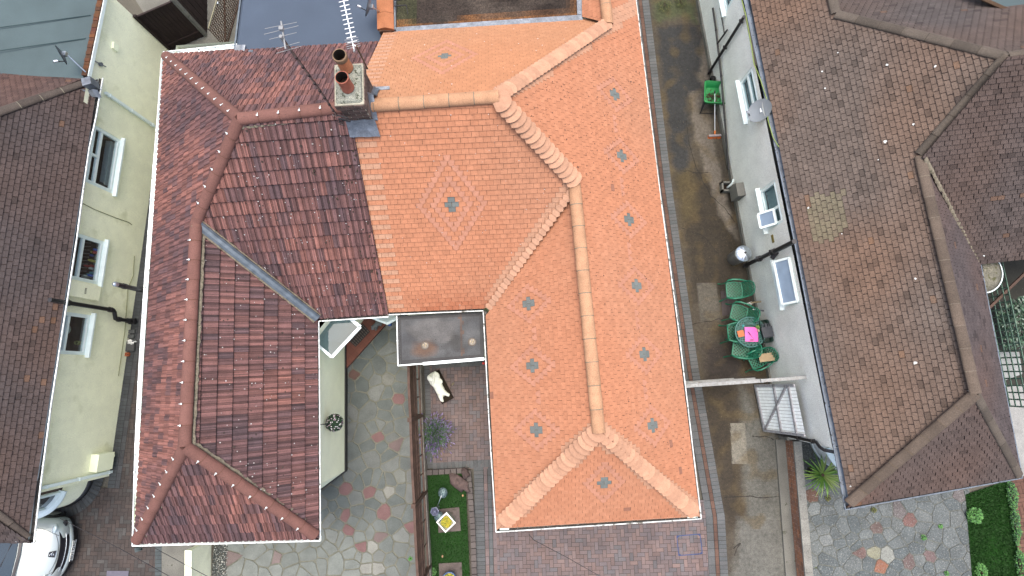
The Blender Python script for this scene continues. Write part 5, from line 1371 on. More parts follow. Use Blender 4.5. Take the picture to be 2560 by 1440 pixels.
# low brick wall by the concrete drive
t = thing('brick_wall', 'low red brick wall with pale concrete coping between concrete drive and crazy-paved garden', 'wall', P(1962, 1105, 0))
a, b = P(1961, 1098, 0), P(1993, 1480, 0); d = (b-a).normalized(); n_ = V(-d.y, d.x, 0); n_ = n_ if n_.x > 0 else -n_; hb_ = .52
wb = MB(); wb.prism([(p.x, p.y) for p in (a+n_*.012, b+n_*.012, b+n_*.13, a+n_*.13)], -.02, hb_-.03, (.62, .58, .48))
L = (b-a).length
for k in range(7):
    x = -(.11 if k % 2 else 0); zc = .035+k*.070
    while x < L:
        p0, p1 = max(0, x), min(L, x+.21)
        if p1-p0 > .03: wb.bar(a+d*p0+n_*.02+V(0, 0, zc), a+d*(p1)+n_*.02+V(0, 0, zc), .03, .058, col=jit(mix((.52, .24, .13), (.38, .22, .16), hsh(k, round(x*20))), .25, lambda: hsh(k, round(x*20), 4)))
        x += .222
wb.build('wall_body', M['brick'], t)
cpg = MB(); n = 6
for k in range(n): cpg.bar(lerp(a, b, k/n)+n_*.09+V(0, 0, hb_), lerp(a, b, (k+.992)/n)+n_*.09+V(0, 0, hb_), .20, .06)
cpg.build('coping', mat('coping', (.36, .36, .32), .95, var=((4, .15), (50, .3)), bump=(60, .006), spots=((9, .64, (.2, .21, .17), .1),)), t)
kb = MB(); kb.prism([(p.x, p.y) for p in (a-n_*.25, b-n_*.28, b-n_*.002, a-n_*.002)], -.02, .05); kb.build('footing', M['concrete'], t)
# dark fence beyond the yellow bungalow
t = thing('dark_boarded_fence', 'dark brown boarded fence panels with concrete post behind the yellow bungalow', 'fence', P(513, 90, 0))
f0, f1 = P(429, 127, 0), P(511, 91, 0); H = 1.66
def boards(a, b, h0, h1, n, m, parent, name, wdt=.02, colf=None, horiz=False):
    mb = MB(); d = b-a
    for k in range(n):
        if horiz:
            z0, z1 = h0+(h1-h0)*k/n+.004, h0+(h1-h0)*(k+1)/n-.004; mb.bar(a+V(0, 0, (z0+z1)/2), b+V(0, 0, (z0+z1)/2), wdt+.006*(k % 2), z1-z0)
        else:
            p, q = a+d*((k+.03)/n), a+d*((k+.97)/n); mb.bar(p+V(0, 0, (h0+h1)/2), q+V(0, 0, (h0+h1)/2), wdt+.012*(k % 2), h1-h0)
    return mb.build(name, m, parent)
boards(f0, f1, .02, H, 10, M['fence_dark'], t, 'panel')
po = MB(); po.box(P(514, 88, 0)+V(.0, 0, .85), .11, .11, 1.74); po.build('post', M['concrete'], t); po = MB(); po.box(f0+V(.03, -.02, .86), .08, .08, 1.74); po.build('post', M['fence_dark'], t)
rl = MB(); rl.bar(f0+V(0, -.03, H), f1+V(0, -.03, H), .05, .04); rl.bar(f0+V(0, -.03, .3), f1+V(0, -.03, .3), .05, .05); rl.build('rail', M['fence_dark'], t)
boards(P(518, 84, 0), P(518, -60, 0), .02, H, 16, M['fence_dark'], t, 'panel', .018)
gp = MB(); gp.face([P(300, -60, .0), P(620, -60, .0), P(620, 140, .0), P(425, 135, .0)]); struct(gp, 'rear_path', M['concrete'])
def lattice(mb, a, b, z0, z1, sp, r, diag=True, col=None, wave=0.0):
    "slats between a and b (ground points), z0..z1"
    L = (b-a).length; d = (b-a).normalized(); h = z1-z0; nrm = V(-d.y, d.x, 0)
    def pt(s, z, o): return a+d*s+V(0, 0, z0+z)+nrm*o
    if diag:
        k = -h
        while k < L:
            for sg, o in ((1, .006), (-1, -.006)):
                s0, s1, za, zb = k, k+h, 0, h
                if s0 < 0: za = -s0; s0 = 0
                if s1 > L: zb = h-(s1-L); s1 = L
                if s1-s0 > .03:
                    if sg == 1: mb.bar(pt(s0, za, o), pt(s1, zb, o), r, r*.4, up=nrm, col=col)
                    else: mb.bar(pt(L-s0, za, o), pt(L-s1, zb, o), r, r*.4, up=nrm, col=col)
            k += sp
    else:
        n = max(1, round(L/sp))
        for k in range(n+1): mb.bar(pt(L*k/n, 0, .006), pt(L*k/n, h, .006), r, r*.4, up=nrm, col=col)
        n = max(1, round(h/sp))
        for k in range(n+1): mb.bar(pt(0, h*k/n, -.006), pt(L, h*k/n, -.006), r, r*.4, up=nrm, col=col)
# brown lattice screen beside the blue flat roof
t = thing('lattice_screen', 'brown timber lattice screen with pale top edge beside the blue flat roof', 'trellis', P(585, 60, 0))
a, b = P(566, 122, 0), P(612, -40, 0); lm = MB(); lattice(lm, a, b, .03, 1.0, .080, .022, False); lm.bar(a+V(0, 0, .03), b+V(0, 0, .03), .03, .03); lm.bar(a+V(0, 0, .05), lerp(a, b, .75)+V(0, 0, .98), .02, .05, up=(1, 0, 0)); lm.build('lattice', M['wood_dark'], t)
lm = MB(); lm.bar(a+V(0, 0, 1.01), b+V(0, 0, 1.01), .025, .03); lm.build('top_rail', mat('pale_rail', (.40, .38, .26), .8), t)
lm = MB(); lm.box(lerp(a, b, .38)+V(.03, 0, .95), .05, .06, .10); lm.build('latch', M['galv'], t)
# timber trellis fence between the two front yards
t = thing('trellis_fence', 'brown timber trellis fence with diagonal lattice and square posts between patio and block yard', 'fence', P(1063, 1200, 0))
base = [P(1052, 902, 0), P(1057, 1037, 0), P(1066, 1226, 0), P(1076, 1408, 0), P(1086, 1600, 0)]; TH = 1.78
for p in base[1:4]:
    pm = MB(); pm.box(p+V(0, 0, TH/2+.04), .085, .085, TH+.10); pm.box(p+V(0, 0, TH+.10), .10, .10, .03); pm.build('post', M['wood_dark'], t)
for k, (p, q) in enumerate(zip(base[:-1], base[1:])):
    d = (q-p).normalized(); p, q = p+d*.045, q-d*.045
    rm = MB()
    for z in (.42, .95, 1.22): rm.bar(p+V(.012, 0, z), q+V(.012, 0, z), .035, .06)
    n = 14
    for i in range(n):
        z = lambda f: TH-.02+.06*math.sin(f*math.pi)
        rm.bar(lerp(p, q, i/n)+V(0, 0, z(i/n)), lerp(p, q, (i+1)/n)+V(0, 0, z((i+1)/n)), .06, .045)
    rm.build('rail', M['wood_dark'], t)
    lm = MB(); lattice(lm, p, q, .98, TH-.02, .13, .034); lattice(lm, p, q, .42, .95, .5, .03, False); lm.build('lattice', M['wood_dark'], t)
    if k == 0: boards(p+V(-.01, 0, 0), q+V(-.01, 0, 0), 1.2, 1.76, 4, M['wood_dark'], t, 'panel', .02, horiz=True)
    gm = MB(); gm.bar(p+V(.02, 0, .15), q+V(.02, 0, .15), .05, .34); gm.build('gravel_board', mat('gravel_board', (.36, .33, .28), .9, var=((9, .25), (50, .3))) if k == 0 else bpy.data.materials['gravel_board'], t)
# kerb of raised setts round the turf bed
def setts(name, pts, label, wd=.13, h=.13):
    mb = MB()
    for a, b in zip(pts[:-1], pts[1:]):
        L = (b-a).length; n = max(1, round(L/.155)); d = b-a
        for k in range(n):
            c = a+d*((k+.5)/n); mb.bar(a+d*((k+.05)/n)+V(0, 0, h/2), a+d*((k+.95)/n)+V(0, 0, h/2+.006*hsh(k, 2)), wd, h, col=jit((.155, .135, .125), .2, lambda: hsh(k, 4)))
    return single(mb, name, M['block'], label, 'edging')
setts('sett_kerb', [P(1068, 1180), P(1172, 1174), P(1183, 1320), P(1188, 1480)], 'raised kerb of brown-grey setts edging the small artificial turf bed')
# side gate across the passage and the open leaf
t = thing('side_gate', 'closed weathered timber side gate with flaking white top rail spanning the concrete drive', 'gate', P(1760, 948, 0))
Yg = P(1800, 957, 2.0).y; xa, xb = P(1700, 966, 2.0).x, P(1900, 955, 2.0).x; ya, yb = P(1700, 966, 2.0).y, P(1900, 952, 2.0).y
A_, B_ = V(xa, ya, 0), V(xb, yb, 0); boards(A_, B_, .05, 1.98, 16, M['wood_flaky'], t, 'boards', .022)
C_ = P(2028, 942, 2.0); C_.z = 0
gt = MB(); gt.bar(A_+V(0, .0, 1.99), B_+V(0, 0, 1.99), .085, .07); gt.bar(A_+V(0, .04, .3), B_+V(0, .04, .3), .04, .09); gt.bar(A_+V(0, .055, 1.7), B_+V(0, .055, 1.7), .04, .09); gt.build('rail', M['wood_flaky'], t)
gt = MB(); gt.bar(B_+V(0, 0, 2.03), C_+V(-.03, 0, 2.03), .075, .09); gt.build('head_beam', M['wood_flaky'], t)
gt = MB(); gt.box(B_+V(.05, 0, 1.0), .09, .09, 2.0); gt.build('post', M['wood_flaky'], t)
t = thing('open_gate_leaf', 'white painted boarded gate leaf with Z brace standing open against pebble-dashed wall', 'gate', P(1900, 1015, 0))
g0, g1 = P(1889, 961, .06), P(1912, 1078, .06); gtop = P(1988, 959, 1.8)-P(1889, 961, .06)
def gp_(s, h, o=0.0): return g0+(g1-g0)*s+gtop*h+gn*o
gn = (g1-g0).cross(gtop).normalized(); gn = gn if gn.z > 0 else -gn
bm = MB(); n = 15
for k in range(n):
    bm.bar(gp_((k+.03)/n, 0), gp_((k+.03)/n, 1.0), .001, .001) if False else bm.face([gp_((k+.05)/n, 0, .012), gp_((k+.95)/n, 0, .012), gp_((k+.95)/n, 1, .012), gp_((k+.05)/n, 1, .012)])
bm.face([gp_(0, 0), gp_(1, 0), gp_(1, 1), gp_(0, 1)], mi=1); bm.build('boards', [M['wood_white'], M['wood_flaky']], t)
fm = MB()
for (p, q, wd) in (((.0, .02), (1, .02), .07), ((.0, .50), (1, .46), .07), ((.02, .86), (1, .82), .07), ((.03, 0.02), (.03, 1), .06), ((.98, 0.02), (.98, 1), .06), ((.96, .04), (.05, .80), .06)):
    fm.bar(gp_(*p, .03), gp_(*q, .03), wd, .035, up=gn)
fm.build('brace', mat('grey_brace', (.50, .51, .53), .8, var=((12, .25),), spots=((20, .62, (.25, .2, .18)),)), t)
# green lattice and planting beyond the right-hand bungalow
t = thing('green_lattice_fence', 'green square lattice fence beyond the far eave of the pebble-dashed bungalow', 'trellis', P(2500, 800, 0))
a, b = P(2462, 640, .1), P(2492, 900, .1); a2 = V(a.x+.25, a.y, 0); b2 = V(b.x+.28, b.y, 0)
lm = MB(); lattice(lm, V(11.95, a.y+.4, 0), V(12.3, P(2470, 1010).y, 0), .1, 1.75, .17, .034, False); lm.build('lattice', mat('lattice_green', (.20, .34, .25), .7, var=((9, .25),)), t)
lm = MB(); lm.bar(V(11.6, P(2470, 800).y, 1.45), V(12.9, P(2560, 700).y+.2, 1.75), .06, .05); lm.build('rail', M['wood_dark'], t)
def leafy(name, c, r, n, cols, label, cat, seed, sq=(1, 1, .8), ls=.05, group=None, z0=0.0):
    rr = random.Random(seed); mb = MB()
    for k in range(n):
        th = rr.uniform(0, 6.28); u = rr.uniform(-.4, 1); q = math.sqrt(max(0, 1-u*u)); rad = r*(.45+.55*rr.random()**.5)*(1+.3*mnoise.noise(V(math.cos(th)*2, math.sin(th)*2, u*2+seed)))
        p = c+V(math.cos(th)*q*rad*sq[0], math.sin(th)*q*rad*sq[1], u*rad*sq[2]+r*.4)
        a = rr.uniform(0, 6.28); d = V(math.cos(a), math.sin(a), rr.uniform(-.5, .5)); e = V(-math.sin(a), math.cos(a), rr.uniform(-.5, .5)); l = ls*rr.uniform(.6, 1.3)
        mb.face([p-d*l, p+e*l*.45, p+d*l, p-e*l*.45], jit(rr.choice(cols), .25, rr.random))
    t = thing(name, label, cat, c, group=group); mb.build('foliage', M['leaf'], t)
    st = MB()
    for k in range(4): st.tube([c+V(0, 0, z0), c+V(rr.uniform(-.4, .4)*r, rr.uniform(-.4, .4)*r, r*.7)], [.012, .005], 5)
    st.build('stem', M['wood_dark'], t); return t
G1 = [(.06, .18, .06), (.09, .25, .08), (.04, .12, .05)]; G2 = [(.11, .33, .07), (.16, .42, .09), (.07, .22, .05)]
leafy('shrub', P(2535, 810, .5), .55, 1500, [(.04, .10, .05), (.06, .14, .08), (.09, .2, .12), (.3, .4, .32)], 'dark leafy shrub growing through the green lattice at the far right', 'shrub', 3, (.9, 1.2, .9), .05)
leafy('border_plant', P(2430, 1287, .0), .20, 380, G2, 'bright green bushy plant on the left border of the lawn', 'plant', 4, ls=.035)
leafy('border_plant', P(2523, 1235, .0), .22, 420, G1+G2, 'leafy green plant by the brick path, nearest the roof corner', 'plant', 5, (.55, 1.7, .5), .03)
leafy('border_plant', P(2532, 1310, .0), .22, 420, G1+G2, 'long leafy plant halfway along the brick path beside the lawn', 'plant', 6, (.45, 2.3, .5), .03)
leafy('border_plant', P(2545, 1415, .0), .24, 420, G1+G2, 'leafy plant by the brick path, at the lowest corner of the lawn', 'plant', 7, (.5, 2.0, .5), .03)
leafy('border_plant', P(2448, 1425, .0), .16, 240, G2, 'small ferny weed on the left lawn border, nearest the bottom edge', 'plant', 8, (.9, 1.2, .5), .03)
for k, (x, y, r, lb) in enumerate(((2307, 1343, .07, 'small green weed in the crazy paving above the pale broken slab'), (2350, 1315, .06, 'small green weed in the crazy paving close to the red flagstone'), (2183, 1275, .07, 'yellowish weed tuft in the paving under the front gutter'), (2068, 1245, .08, 'yellow-green moss tuft on the paving just below the yucca'), (2365, 1433, .06, 'tiny weed in the crazy paving at the bottom edge'))):
    leafy('paving_weed', P(x, y, .0), r, 70, G2 if k not in (2, 3) else [(.2, .2, .05), (.12, .16, .04)], lb, 'weed', 20+k, (1, 1, .5), .02)
leafy('paving_weed', P(1026, 1396, 0), .05, 40, [(.1, .4, .06)], 'tiny bright green weed in the patio beside the trellis fence', 'weed', 31, (1, 1, .5), .02)
leafy('bed_weed', P(1082, 1428, .06), .10, 90, G2, 'low green weed against the fence in the turf bed corner', 'weed', 32, (1, 1, .5), .025)
for k, (x, y, r) in enumerate(((1660, 18, .22), (1700, 8, .20))):
    leafy('moss_clump', P(x, y, -.02), r, 220, [(.10, .13, .03), (.16, .17, .05), (.07, .09, .03)], ('yellow-green moss and weeds on the drive beside the grey kerb at the top', 'moss and weeds in the middle of the concrete drive at the top')[k], 'moss', 40+k, (1, 1, .12), .02)

# ------------------------------------------------------------------ aerials and dishes
def strut(mb, a, b, r, col=None): mb.tube([a, b], r, 6, col)
mb_ = P(842, 290, 5.95); mt_ = V(mb_.x, mb_.y, 8.42)
t = thing('mast_aerial', 'tall television aerial on a long taped steel mast leaning from the chimney', 'aerial', mb_)
mm = MB(); path = [lerp(mb_, mt_, f)+V(.035*math.sin(f*math.pi), -.03*math.sin(f*math.pi), 0) for f in [k/10 for k in range(11)]]
mm.tube(path, [.016]*8+[.02]*3, 8)
mm.build('mast', mat('mast_steel', (.42, .36, .34), .45, metal=.5, var=((20, .3),)), t)
tp = MB()
for k in (1, 2, 3, 4, 5, 6, 7, 8): tp.tube([path[k]-V(0, 0, .02), path[k]+V(0, 0, .02)], .024, 8)
wv = [p+V(.018, .0, 0) for p in path]; tp.tube(wv, .005, 5); tp.build('taped_cable', M['cable'], t)
br = MB(); bcx_ = V(cc.x, cc.y, 5.72)
br.bar(mb_+V(0, 0, -.1), mb_+V(.22, -.05, -.12), .03, .03); br.bar(mb_+V(0, 0, .05), mb_+V(.22, -.05, .02), .02, .02)
for k in range(3): br.tube([mb_+V(.03+.05*math.cos(a*.8+k), -.05+.05*math.sin(a*.9), -.15-.03*k) for a in range(9)], .006, 5)
br.build('bracket', M['cable'], t)
hd = MB(); top = path[-1]; hd.tube([top-V(0, 0, .25), top+V(0, 0, .03)], .026, 8)
for (dz, L, off, ang) in ((.02, .50, V(0, .10, 0), 15), (.02, .46, V(-.01, .17, 0), 12), (.0, .40, V(.02, .02, 0), 15), (-.12, .36, V(.06, -.12, 0), 17), (-.12, .34, V(.05, -.05, 0), 17)):
    d = V(math.cos(R(ang)), math.sin(R(ang)), 0)*L/2; strut(hd, top+off-d+V(0, 0, dz), top+off+d+V(0, 0, dz), .0045)
hd.bar(top+V(.05, -.15, -.05), top+V(-.02, .25, 0), .02, .02); hd.box(top+V(0, .12, .02), .06, .05, .05)
hd.build('antenna_head', mat('antenna_grey', (.42, .44, .45), .4), t)
yb_ = P(919, 172, 6.0); yt = V(yb_.x, yb_.y, 6.74)
t = thing('yagi_aerial', 'long many-element yagi television aerial on a short chimney mast pointing away', 'aerial', yb_)
mm = MB(); mm.tube([yb_, yt], .014, 8); mm.bar(yb_+V(0, 0, .02), yb_+V(-.12, .0, .0), .02, .02); mm.build('mast', mat('mast_rusty', (.22, .16, .10), .6, metal=.3), t)
ba, bb_ = P(884, 118, 6.72), P(848, -50, 6.72); d = (bb_-ba).normalized(); sd = V(d.y, -d.x, 0)
bmn = MB(); bmn.bar(ba-d*.06, bb_, .016, .016); bmn.bar(V(yt.x, yt.y, 6.72), ba+d*.05, .014, .014); bmn.build('boom', M['alu'], t)
el = MB(); L = (bb_-ba).length; n = 15
for k in range(n): c = ba+d*(L*(k+1.1)/n); el.bar(c-sd*.085+V(0, 0, .012), c+sd*.085+V(0, 0, .012), .010, .010)
el.build('element', mat('element_white', (.78, .80, .80), .4), t)
rf = MB()
for k in range(5): c = ba+d*(.01+.032*k)+V(0, 0, -.02+.015*k); rf.bar(c-sd*.12, c+sd*.12, .008, .008)
rf.box(ba-d*.06, .03, .06, .03); rf.build('reflector', bpy.data.materials['antenna_grey'], t)
def dish(name, c, aim, r, m, label, foot, group=None):
    t = thing(name, label, 'satellite dish', foot); aim = Vector(aim).normalized()
    q = aim.to_track_quat('Z', 'Y').to_matrix(); db = MB()
    db.lathe([(r*f, .22*r*f*f) for f in (0, .3, .55, .8, 1.0)], c, 28, M=q @ Matrix.Diagonal((.9, 1.05, 1))); db.lathe([(r*f, .22*r*f*f-.012) for f in (1.0, .8, .55, .3, 0)], c, 28, M=q @ Matrix.Diagonal((.9, 1.05, 1)))
    db.build('reflector', m, t)
    ar = MB(); low = c+q @ V(0, -r*.9, .15*r); f = c+aim*r*1.15+q @ V(0, -r*.6, 0); ar.tube([low, f], .012, 6); ar.build('arm', M['cable'], t)
    ln = MB(); ln.tube([f-aim*.02+V(0, 0, .01), f-aim*.10], .028, 8); ln.build('receiver', M['alu'], t)
    bk = MB(); bk.box(c-aim*.03, .10, .10, .08); bk.tube([c-aim*.06, foot], .016, 8); bk.build('bracket', M['galv'], t); return t
dish('satellite_dish', P(158, 136, 3.45), (-.80, -.52, .34), .24, M['metal_blue'], 'small dark mesh satellite dish on a long arm over the teal flat roof', P(214, 180, 3.05))
dish('satellite_dish', P(925, 16, ZM+.42), (-.85, .15, .30), .27, mat('dish_blue', (.24, .36, .44), .4), 'blue-grey satellite dish fixed behind the orange coping at the top of the photo', P(948, 28, ZM+.2))
sD, zD = DWP.hit(1878, 297, .05)
dish('satellite_dish', P(1902, 277, 2.5), (-.78, -.12, .62), .30, mat('dish_grey', (.36, .41, .44), .4, var=((4, .08),)), 'large pale grey satellite dish on the pebble-dashed wall in front of a window', DWP.pt(sD, 1.85, .02))
ab = MB(); c = P(985, 15, ZM+.2); ab.bar(c, c+V(.3, .02, 0), .02, .02); ab.bar(c+V(0, .15, 0), c+V(.28, .18, 0), .02, .02); ab.bar(c+V(0, -.02, 0), c+V(0, .2, 0), .02, .02); ab.bar(c+V(.3, .02, 0), c+V(.33, -.15, -.1), .015, .015)
single(ab, 'cable_bracket', M['cable'], 'small black metal bracket over the mossy flat roof beside the lead flashing', 'bracket')
for k, (pts, zz) in enumerate((([(150, 1296), (300, 1372), (440, 1450)], (3.0, 2.8, 3.0)), ([(388, 1371), (460, 1410), (545, 1455)], (2.62, 2.5, 2.6)), ([(1322, 1335), (1334, 1350), (1420, 1395), (1520, 1452)], (2.6, 2.5, 2.45, 2.55)))):
    cm = MB(); q = [P(*p, z) for p, z in zip(pts, zz)]; fine = []
    for a, b in zip(q[:-1], q[1:]): fine += [lerp(a, b, f/4) for f in range(4)]
    cm.tube(fine+[q[-1]], .0065, 5)
    single(cm, 'overhead_cable', M['cable'], ('thin dark overhead cable crossing the left block drive past the white car', 'thin dark cable running from the maroon eave over the yellow garden wall', 'thin dark cable dropping from the orange eave over the herringbone paving')[k], 'cable')

# ------------------------------------------------------------------ car
cpos = P(166, 1378, .36); cpos.z = 0
car = thing('parked_car', 'small silver-white car parked nose out beside the yellow bungalow, mostly under its roof corner', 'car', cpos, R(-5)); car.scale = (.76, 1, 1)
def sect(x, w_, zt, zb, crown=.03):
    half = [(0, zt), (w_*.45, zt-crown*.4), (w_*.78, zt-crown*1.4), (w_*.95, zt-crown*3.2), (w_, zt-.20), (w_*1.0, zb+.16), (w_*.96, zb)]
    return [V(x, y, z) for y, z in half[::-1]]+[V(x, -y, z) for y, z in half[1:]]
cb_ = MB()
secs = [sect(.0, .30, .50, .22), sect(-.05, .55, .57, .20), sect(-.14, .70, .635, .19), sect(-.30, .79, .71, .18), sect(-.55, .835, .80, .18), sect(-.85, .855, .875, .18), sect(-1.15, .865, .94, .18), sect(-1.6, .87, .97, .18), sect(-2.8, .87, .98, .18), sect(-3.6, .85, .97, .18), sect(-3.9, .78, .92, .2)]
cb_.grid(secs); cb_.face(list(reversed(secs[0]))); cb_.face(secs[-1])
body = cb_.build('body', M['car_paint'], car, local=True)
cab = MB(); r0 = [V(-1.14, y, .945-.03*abs(y)) for y in (-.70, -.35, 0, .35, .70)]; r1 = [V(-1.80+.10*abs(y), y, 1.40-.03*abs(y)) for y in (-.58, -.3, 0, .3, .58)]
cab.grid([[p+V(.06*(1-abs(p.y)/.7), 0, 0) for p in r0], r1]); cab.build('windscreen', M['screen_glass'], body, local=True)
rf_ = MB(); rf_.grid([r1, [V(-2.4, y, 1.47-.04*abs(y)) for y in (-.58, -.3, 0, .3, .58)], [V(-3.2, y, 1.43-.04*abs(y)) for y in (-.58, -.3, 0, .3, .58)]]); rf_.build('roof', M['car_paint'], car, local=True)
sg = MB()
for s_ in (-1, 1): sg.face([V(-1.2, s_*.74, .95), V(-3.5, s_*.76, .96), V(-3.2, s_*.58, 1.4), V(-1.78, s_*.58, 1.38)])
sg.face([V(-3.5, -.75, .95), V(-3.5, .75, .95), V(-3.2, .58, 1.41), V(-3.2, -.58, 1.41)]); sg.build('side_window', M['screen_glass'], car, local=True)
wp_ = MB(); wp_.grid([[V(-1.12+.07*(1-abs(y)/.7)+.02, y, .952-.02*abs(y)) for y in (-.66, -.3, 0, .3, .66)], [V(-1.02+.07*(1-abs(y)/.7), y, .935-.02*abs(y)) for y in (-.66, -.3, 0, .3, .66)]]); wp_.bar(V(-1.16, .5, .99), V(-1.35, -.25, 1.10), .02, .02); wp_.build('wiper_tray', M['car_dark'], car, local=True)
def nose(y, z, o=0.0):      # front surface of the bumper
    return V(.045+o-.34*(abs(y)/.8)**2.3-.10*max(0, z-.30)/.3, y, z)
def band(z0, z1, y0, o0, o1, n=14): return [[nose(y0*(2*k/n-1), z0, o0) for k in range(n+1)], [nose(y0*(2*k/n-1)*.96, z1, o1) for k in range(n+1)]]
gm = MB(); gm.grid(band(.33, .60, .56, .035, .05)); gm.build('grille', M['car_dark'], car, local=True)
gb_ = MB(); gb_.tube([nose(.54*(2*k/14-1), .45, .06) for k in range(15)], .012, 6); gb_.build('grille_bar', M['galv'], car, local=True)
bp_ = MB(); bp_.grid([[nose(.72*(2*k/16-1), z, o) for k in range(17)] for z, o in ((.36, .02), (.335, .06), (.29, .075), (.25, .06), (.22, .02))]); bp_.build('bumper', M['car_paint'], car, local=True)
sk = MB(); sk.grid([[nose(.76*(2*k/16-1), z, o) for k in range(17)] for z, o in ((.23, .055), (.14, .04), (.10, -.05))]); sk.build('lower_valance', M['car_dark'], car, local=True)
for s_ in (-1, 1):
    hl = MB(); q = Matrix.Rotation(R(-32), 3, 'Y') @ Matrix.Rotation(R(28*s_), 3, 'Z')
    hl.ball(V(-.26, s_*.60, .655), .17, 16, (1.15, .62, .36), M=q); ho = hl.build('headlight', mat('lamp_clear', (.55, .66, .66), .12, spec=.9, coat=1.0) if s_ < 0 else bpy.data.materials['lamp_clear'], car, local=True)
    rg_ = MB(); rg_.lathe([(.075, .062), (.06, .072), (.035, .066), (.03, .07), (0, .075)], V(-.25, s_*.60, .655), 18, M=q); rg_.build('reflector', M['alu'], ho, local=True)
    fg = MB(); fg.ball(V(-.17, s_*.66, .42), .10, 12, (.7, 1.3, .7)); fg.build('lamp_recess', M['car_dark'], car, local=True)
ln_ = MB()
for s_ in (-1, 1): ln_.tube([V(-.09, s_*.44, .625), V(-.45, s_*.62, .80), V(-1.1, s_*.72, .945)], .006, 5)
ln_.tube([V(-.045-.14*(abs(y)/.45)**2, y, .60+.03*(abs(y)/.45)**2) for y in [(.45*(k/6-1)) for k in range(13)]], .006, 5); ln_.build('panel_gap', M['car_dark'], car, local=True)
bd_ = MB(); bd_.face([V(-.24, -.055, .712), V(-.10, -.085, .628), V(-.085, .085, .62), V(-.24, .055, .712)]); bd_.build('badge', M['car_dark'], car, local=True)
be = MB(); be.tube([V(-.21, -.02, .71), V(-.18, .03, .692), V(-.155, -.025, .675), V(-.13, .03, .66), V(-.115, -.02, .652)], .011, 6); be.tube([V(-.17, .0, .69), V(-.15, .05, .676)], .008, 5); be.build('emblem', M['galv'], car, local=True)
pt_ = MB(); pt_.box(V(.135, 0, .275), .012, .52, .115); plate = pt_.build('number_plate', mat('plate_white', (.75, .77, .74), .4), car, local=True)
def text_mesh(s, size, m, parent, mat4, name='lettering'):
    cu = bpy.data.curves.new(name, 'FONT'); cu.body = s; cu.size = size; cu.extrude = .002; cu.align_x = 'CENTER'; cu.align_y = 'CENTER'; cu.offset = .002
    o = bpy.data.objects.new(name, cu); COL.objects.link(o); bpy.context.view_layer.update()
    me = bpy.data.meshes.new_from_object(o.evaluated_get(bpy.context.evaluated_depsgraph_get())); bpy.data.objects.remove(o)
    me.transform(mat4); me.materials.append(m); o = bpy.data.objects.new(name, me); COL.objects.link(o); o.parent = parent; return o
text_mesh('NO1 DAD', .115, M['car_dark'], plate, Matrix.Translation((.144, 0, .275)) @ Matrix.Rotation(R(90), 4, 'Z') @ Matrix.Rotation(R(90), 4, 'X'))
for s_ in (-1, 1):
    for x in (-.75, -3.15):
        wm = MB(); q = Matrix.Rotation(R(90), 3, 'X'); wm.lathe([(.30, -.09), (.31, -.06), (.31, .06), (.30, .09), (.2, .095), (0, .08)], V(x, s_*.78, .31), 22, M=q); wo_ = wm.build('wheel', M['tyre'], car, local=True)
        hm = MB(); hm.lathe([(.19, .10), (.12, .09), (0, .10)], V(x, s_*.78, .31), 14, M=Matrix.Rotation(R(-90*s_), 3, 'X')); hm.build('rim', M['alu'], wo_, local=True)

# ------------------------------------------------------------------ side passage on the right
def dirt(mb, c, r, n, z, seed, cols):
    rr = random.Random(seed)
    for k in range(n): mb.ball(c+V(rr.gauss(0, r*.45), rr.gauss(0, r*.5), z+.01*rr.random()), rr.uniform(.008, .022), 6, (1, 1, .5), rr.choice(cols))
bc_ = P(1775, 253, .0)
t = thing('wheelbarrow', 'bright green plastic wheelbarrow with dirt in its tray by the pebble-dashed wall', 'wheelbarrow', V(bc_.x, bc_.y, 0), R(-4)); t.scale = (1.15, 1, 1)
def rr_rect(hx, hy, z, rad, n=5, dx=0):
    out = []
    for (sx, sy, a0) in ((1, 1, 0), (-1, 1, 90), (-1, -1, 180), (1, -1, 270)):
        for k in range(n+1):
            a = R(a0+90*k/n); out.append(V(dx+sx*(hx-rad)+rad*math.cos(a), sy*(hy-rad)+rad*math.sin(a), z))
    return out
tb = MB(); rows = [rr_rect(.295, .335, .56, .07), rr_rect(.275, .315, .565, .06), rr_rect(.23, .27, .36, .06), rr_rect(.20, .24, .33, .06)]
tb.grid([rr_rect(.298, .338, .54, .07)]+rows, None, smooth=True, closed=True); tb.face(rows[-1]); tb.grid([rr_rect(.298, .338, .54, .07), rr_rect(.235, .275, .34, .06), rr_rect(.2, .24, .31, .06)], smooth=True, closed=True)
tray = tb.build('tray', M['plastic_green'], t, local=True)
dm_ = MB(); dirt(dm_, V(-.10, -.04, 0), .12, 60, .345, 3, [(.05, .035, .02), (.09, .05, .03), (.03, .03, .02)]); dirt(dm_, V(.10, -.03, 0), .09, 30, .345, 4, [(.06, .05, .03), (.12, .06, .03)]); dirt(dm_, V(.0, -.16, 0), .2, 50, .342, 5, [(.05, .06, .03), (.08, .07, .04)]); dm_.build('dirt', M['plain'], tray, local=True)
fm = MB()
for s_ in (-1, 1):
    fm.tube([V(s_*.17, .55, .17), V(s_*.19, .2, .30), V(s_*.21, -.26, .32), V(s_*.22, -.36, .47)], .016, 8); fm.tube([V(s_*.21, -.20, .31), V(s_*.24, -.36, .16), V(s_*.25, -.40, .0)], .013, 8); fm.tube([V(s_*.20, -.02, .31), V(s_*.24, -.34, .05)], .010, 6)
fm.tube([V(-.25, -.40, .02), V(.25, -.40, .02)], .010, 6); fm.build('frame', M['cable'], t, local=True)
wm = MB(); wm.lathe([(.10, -.05), (.16, -.045), (.175, 0), (.16, .045), (.10, .05)], V(0, .52, .17), 20, M=Matrix.Rotation(R(90), 3, 'Y')); wm.build('wheel', M['tyre'], t, local=True)
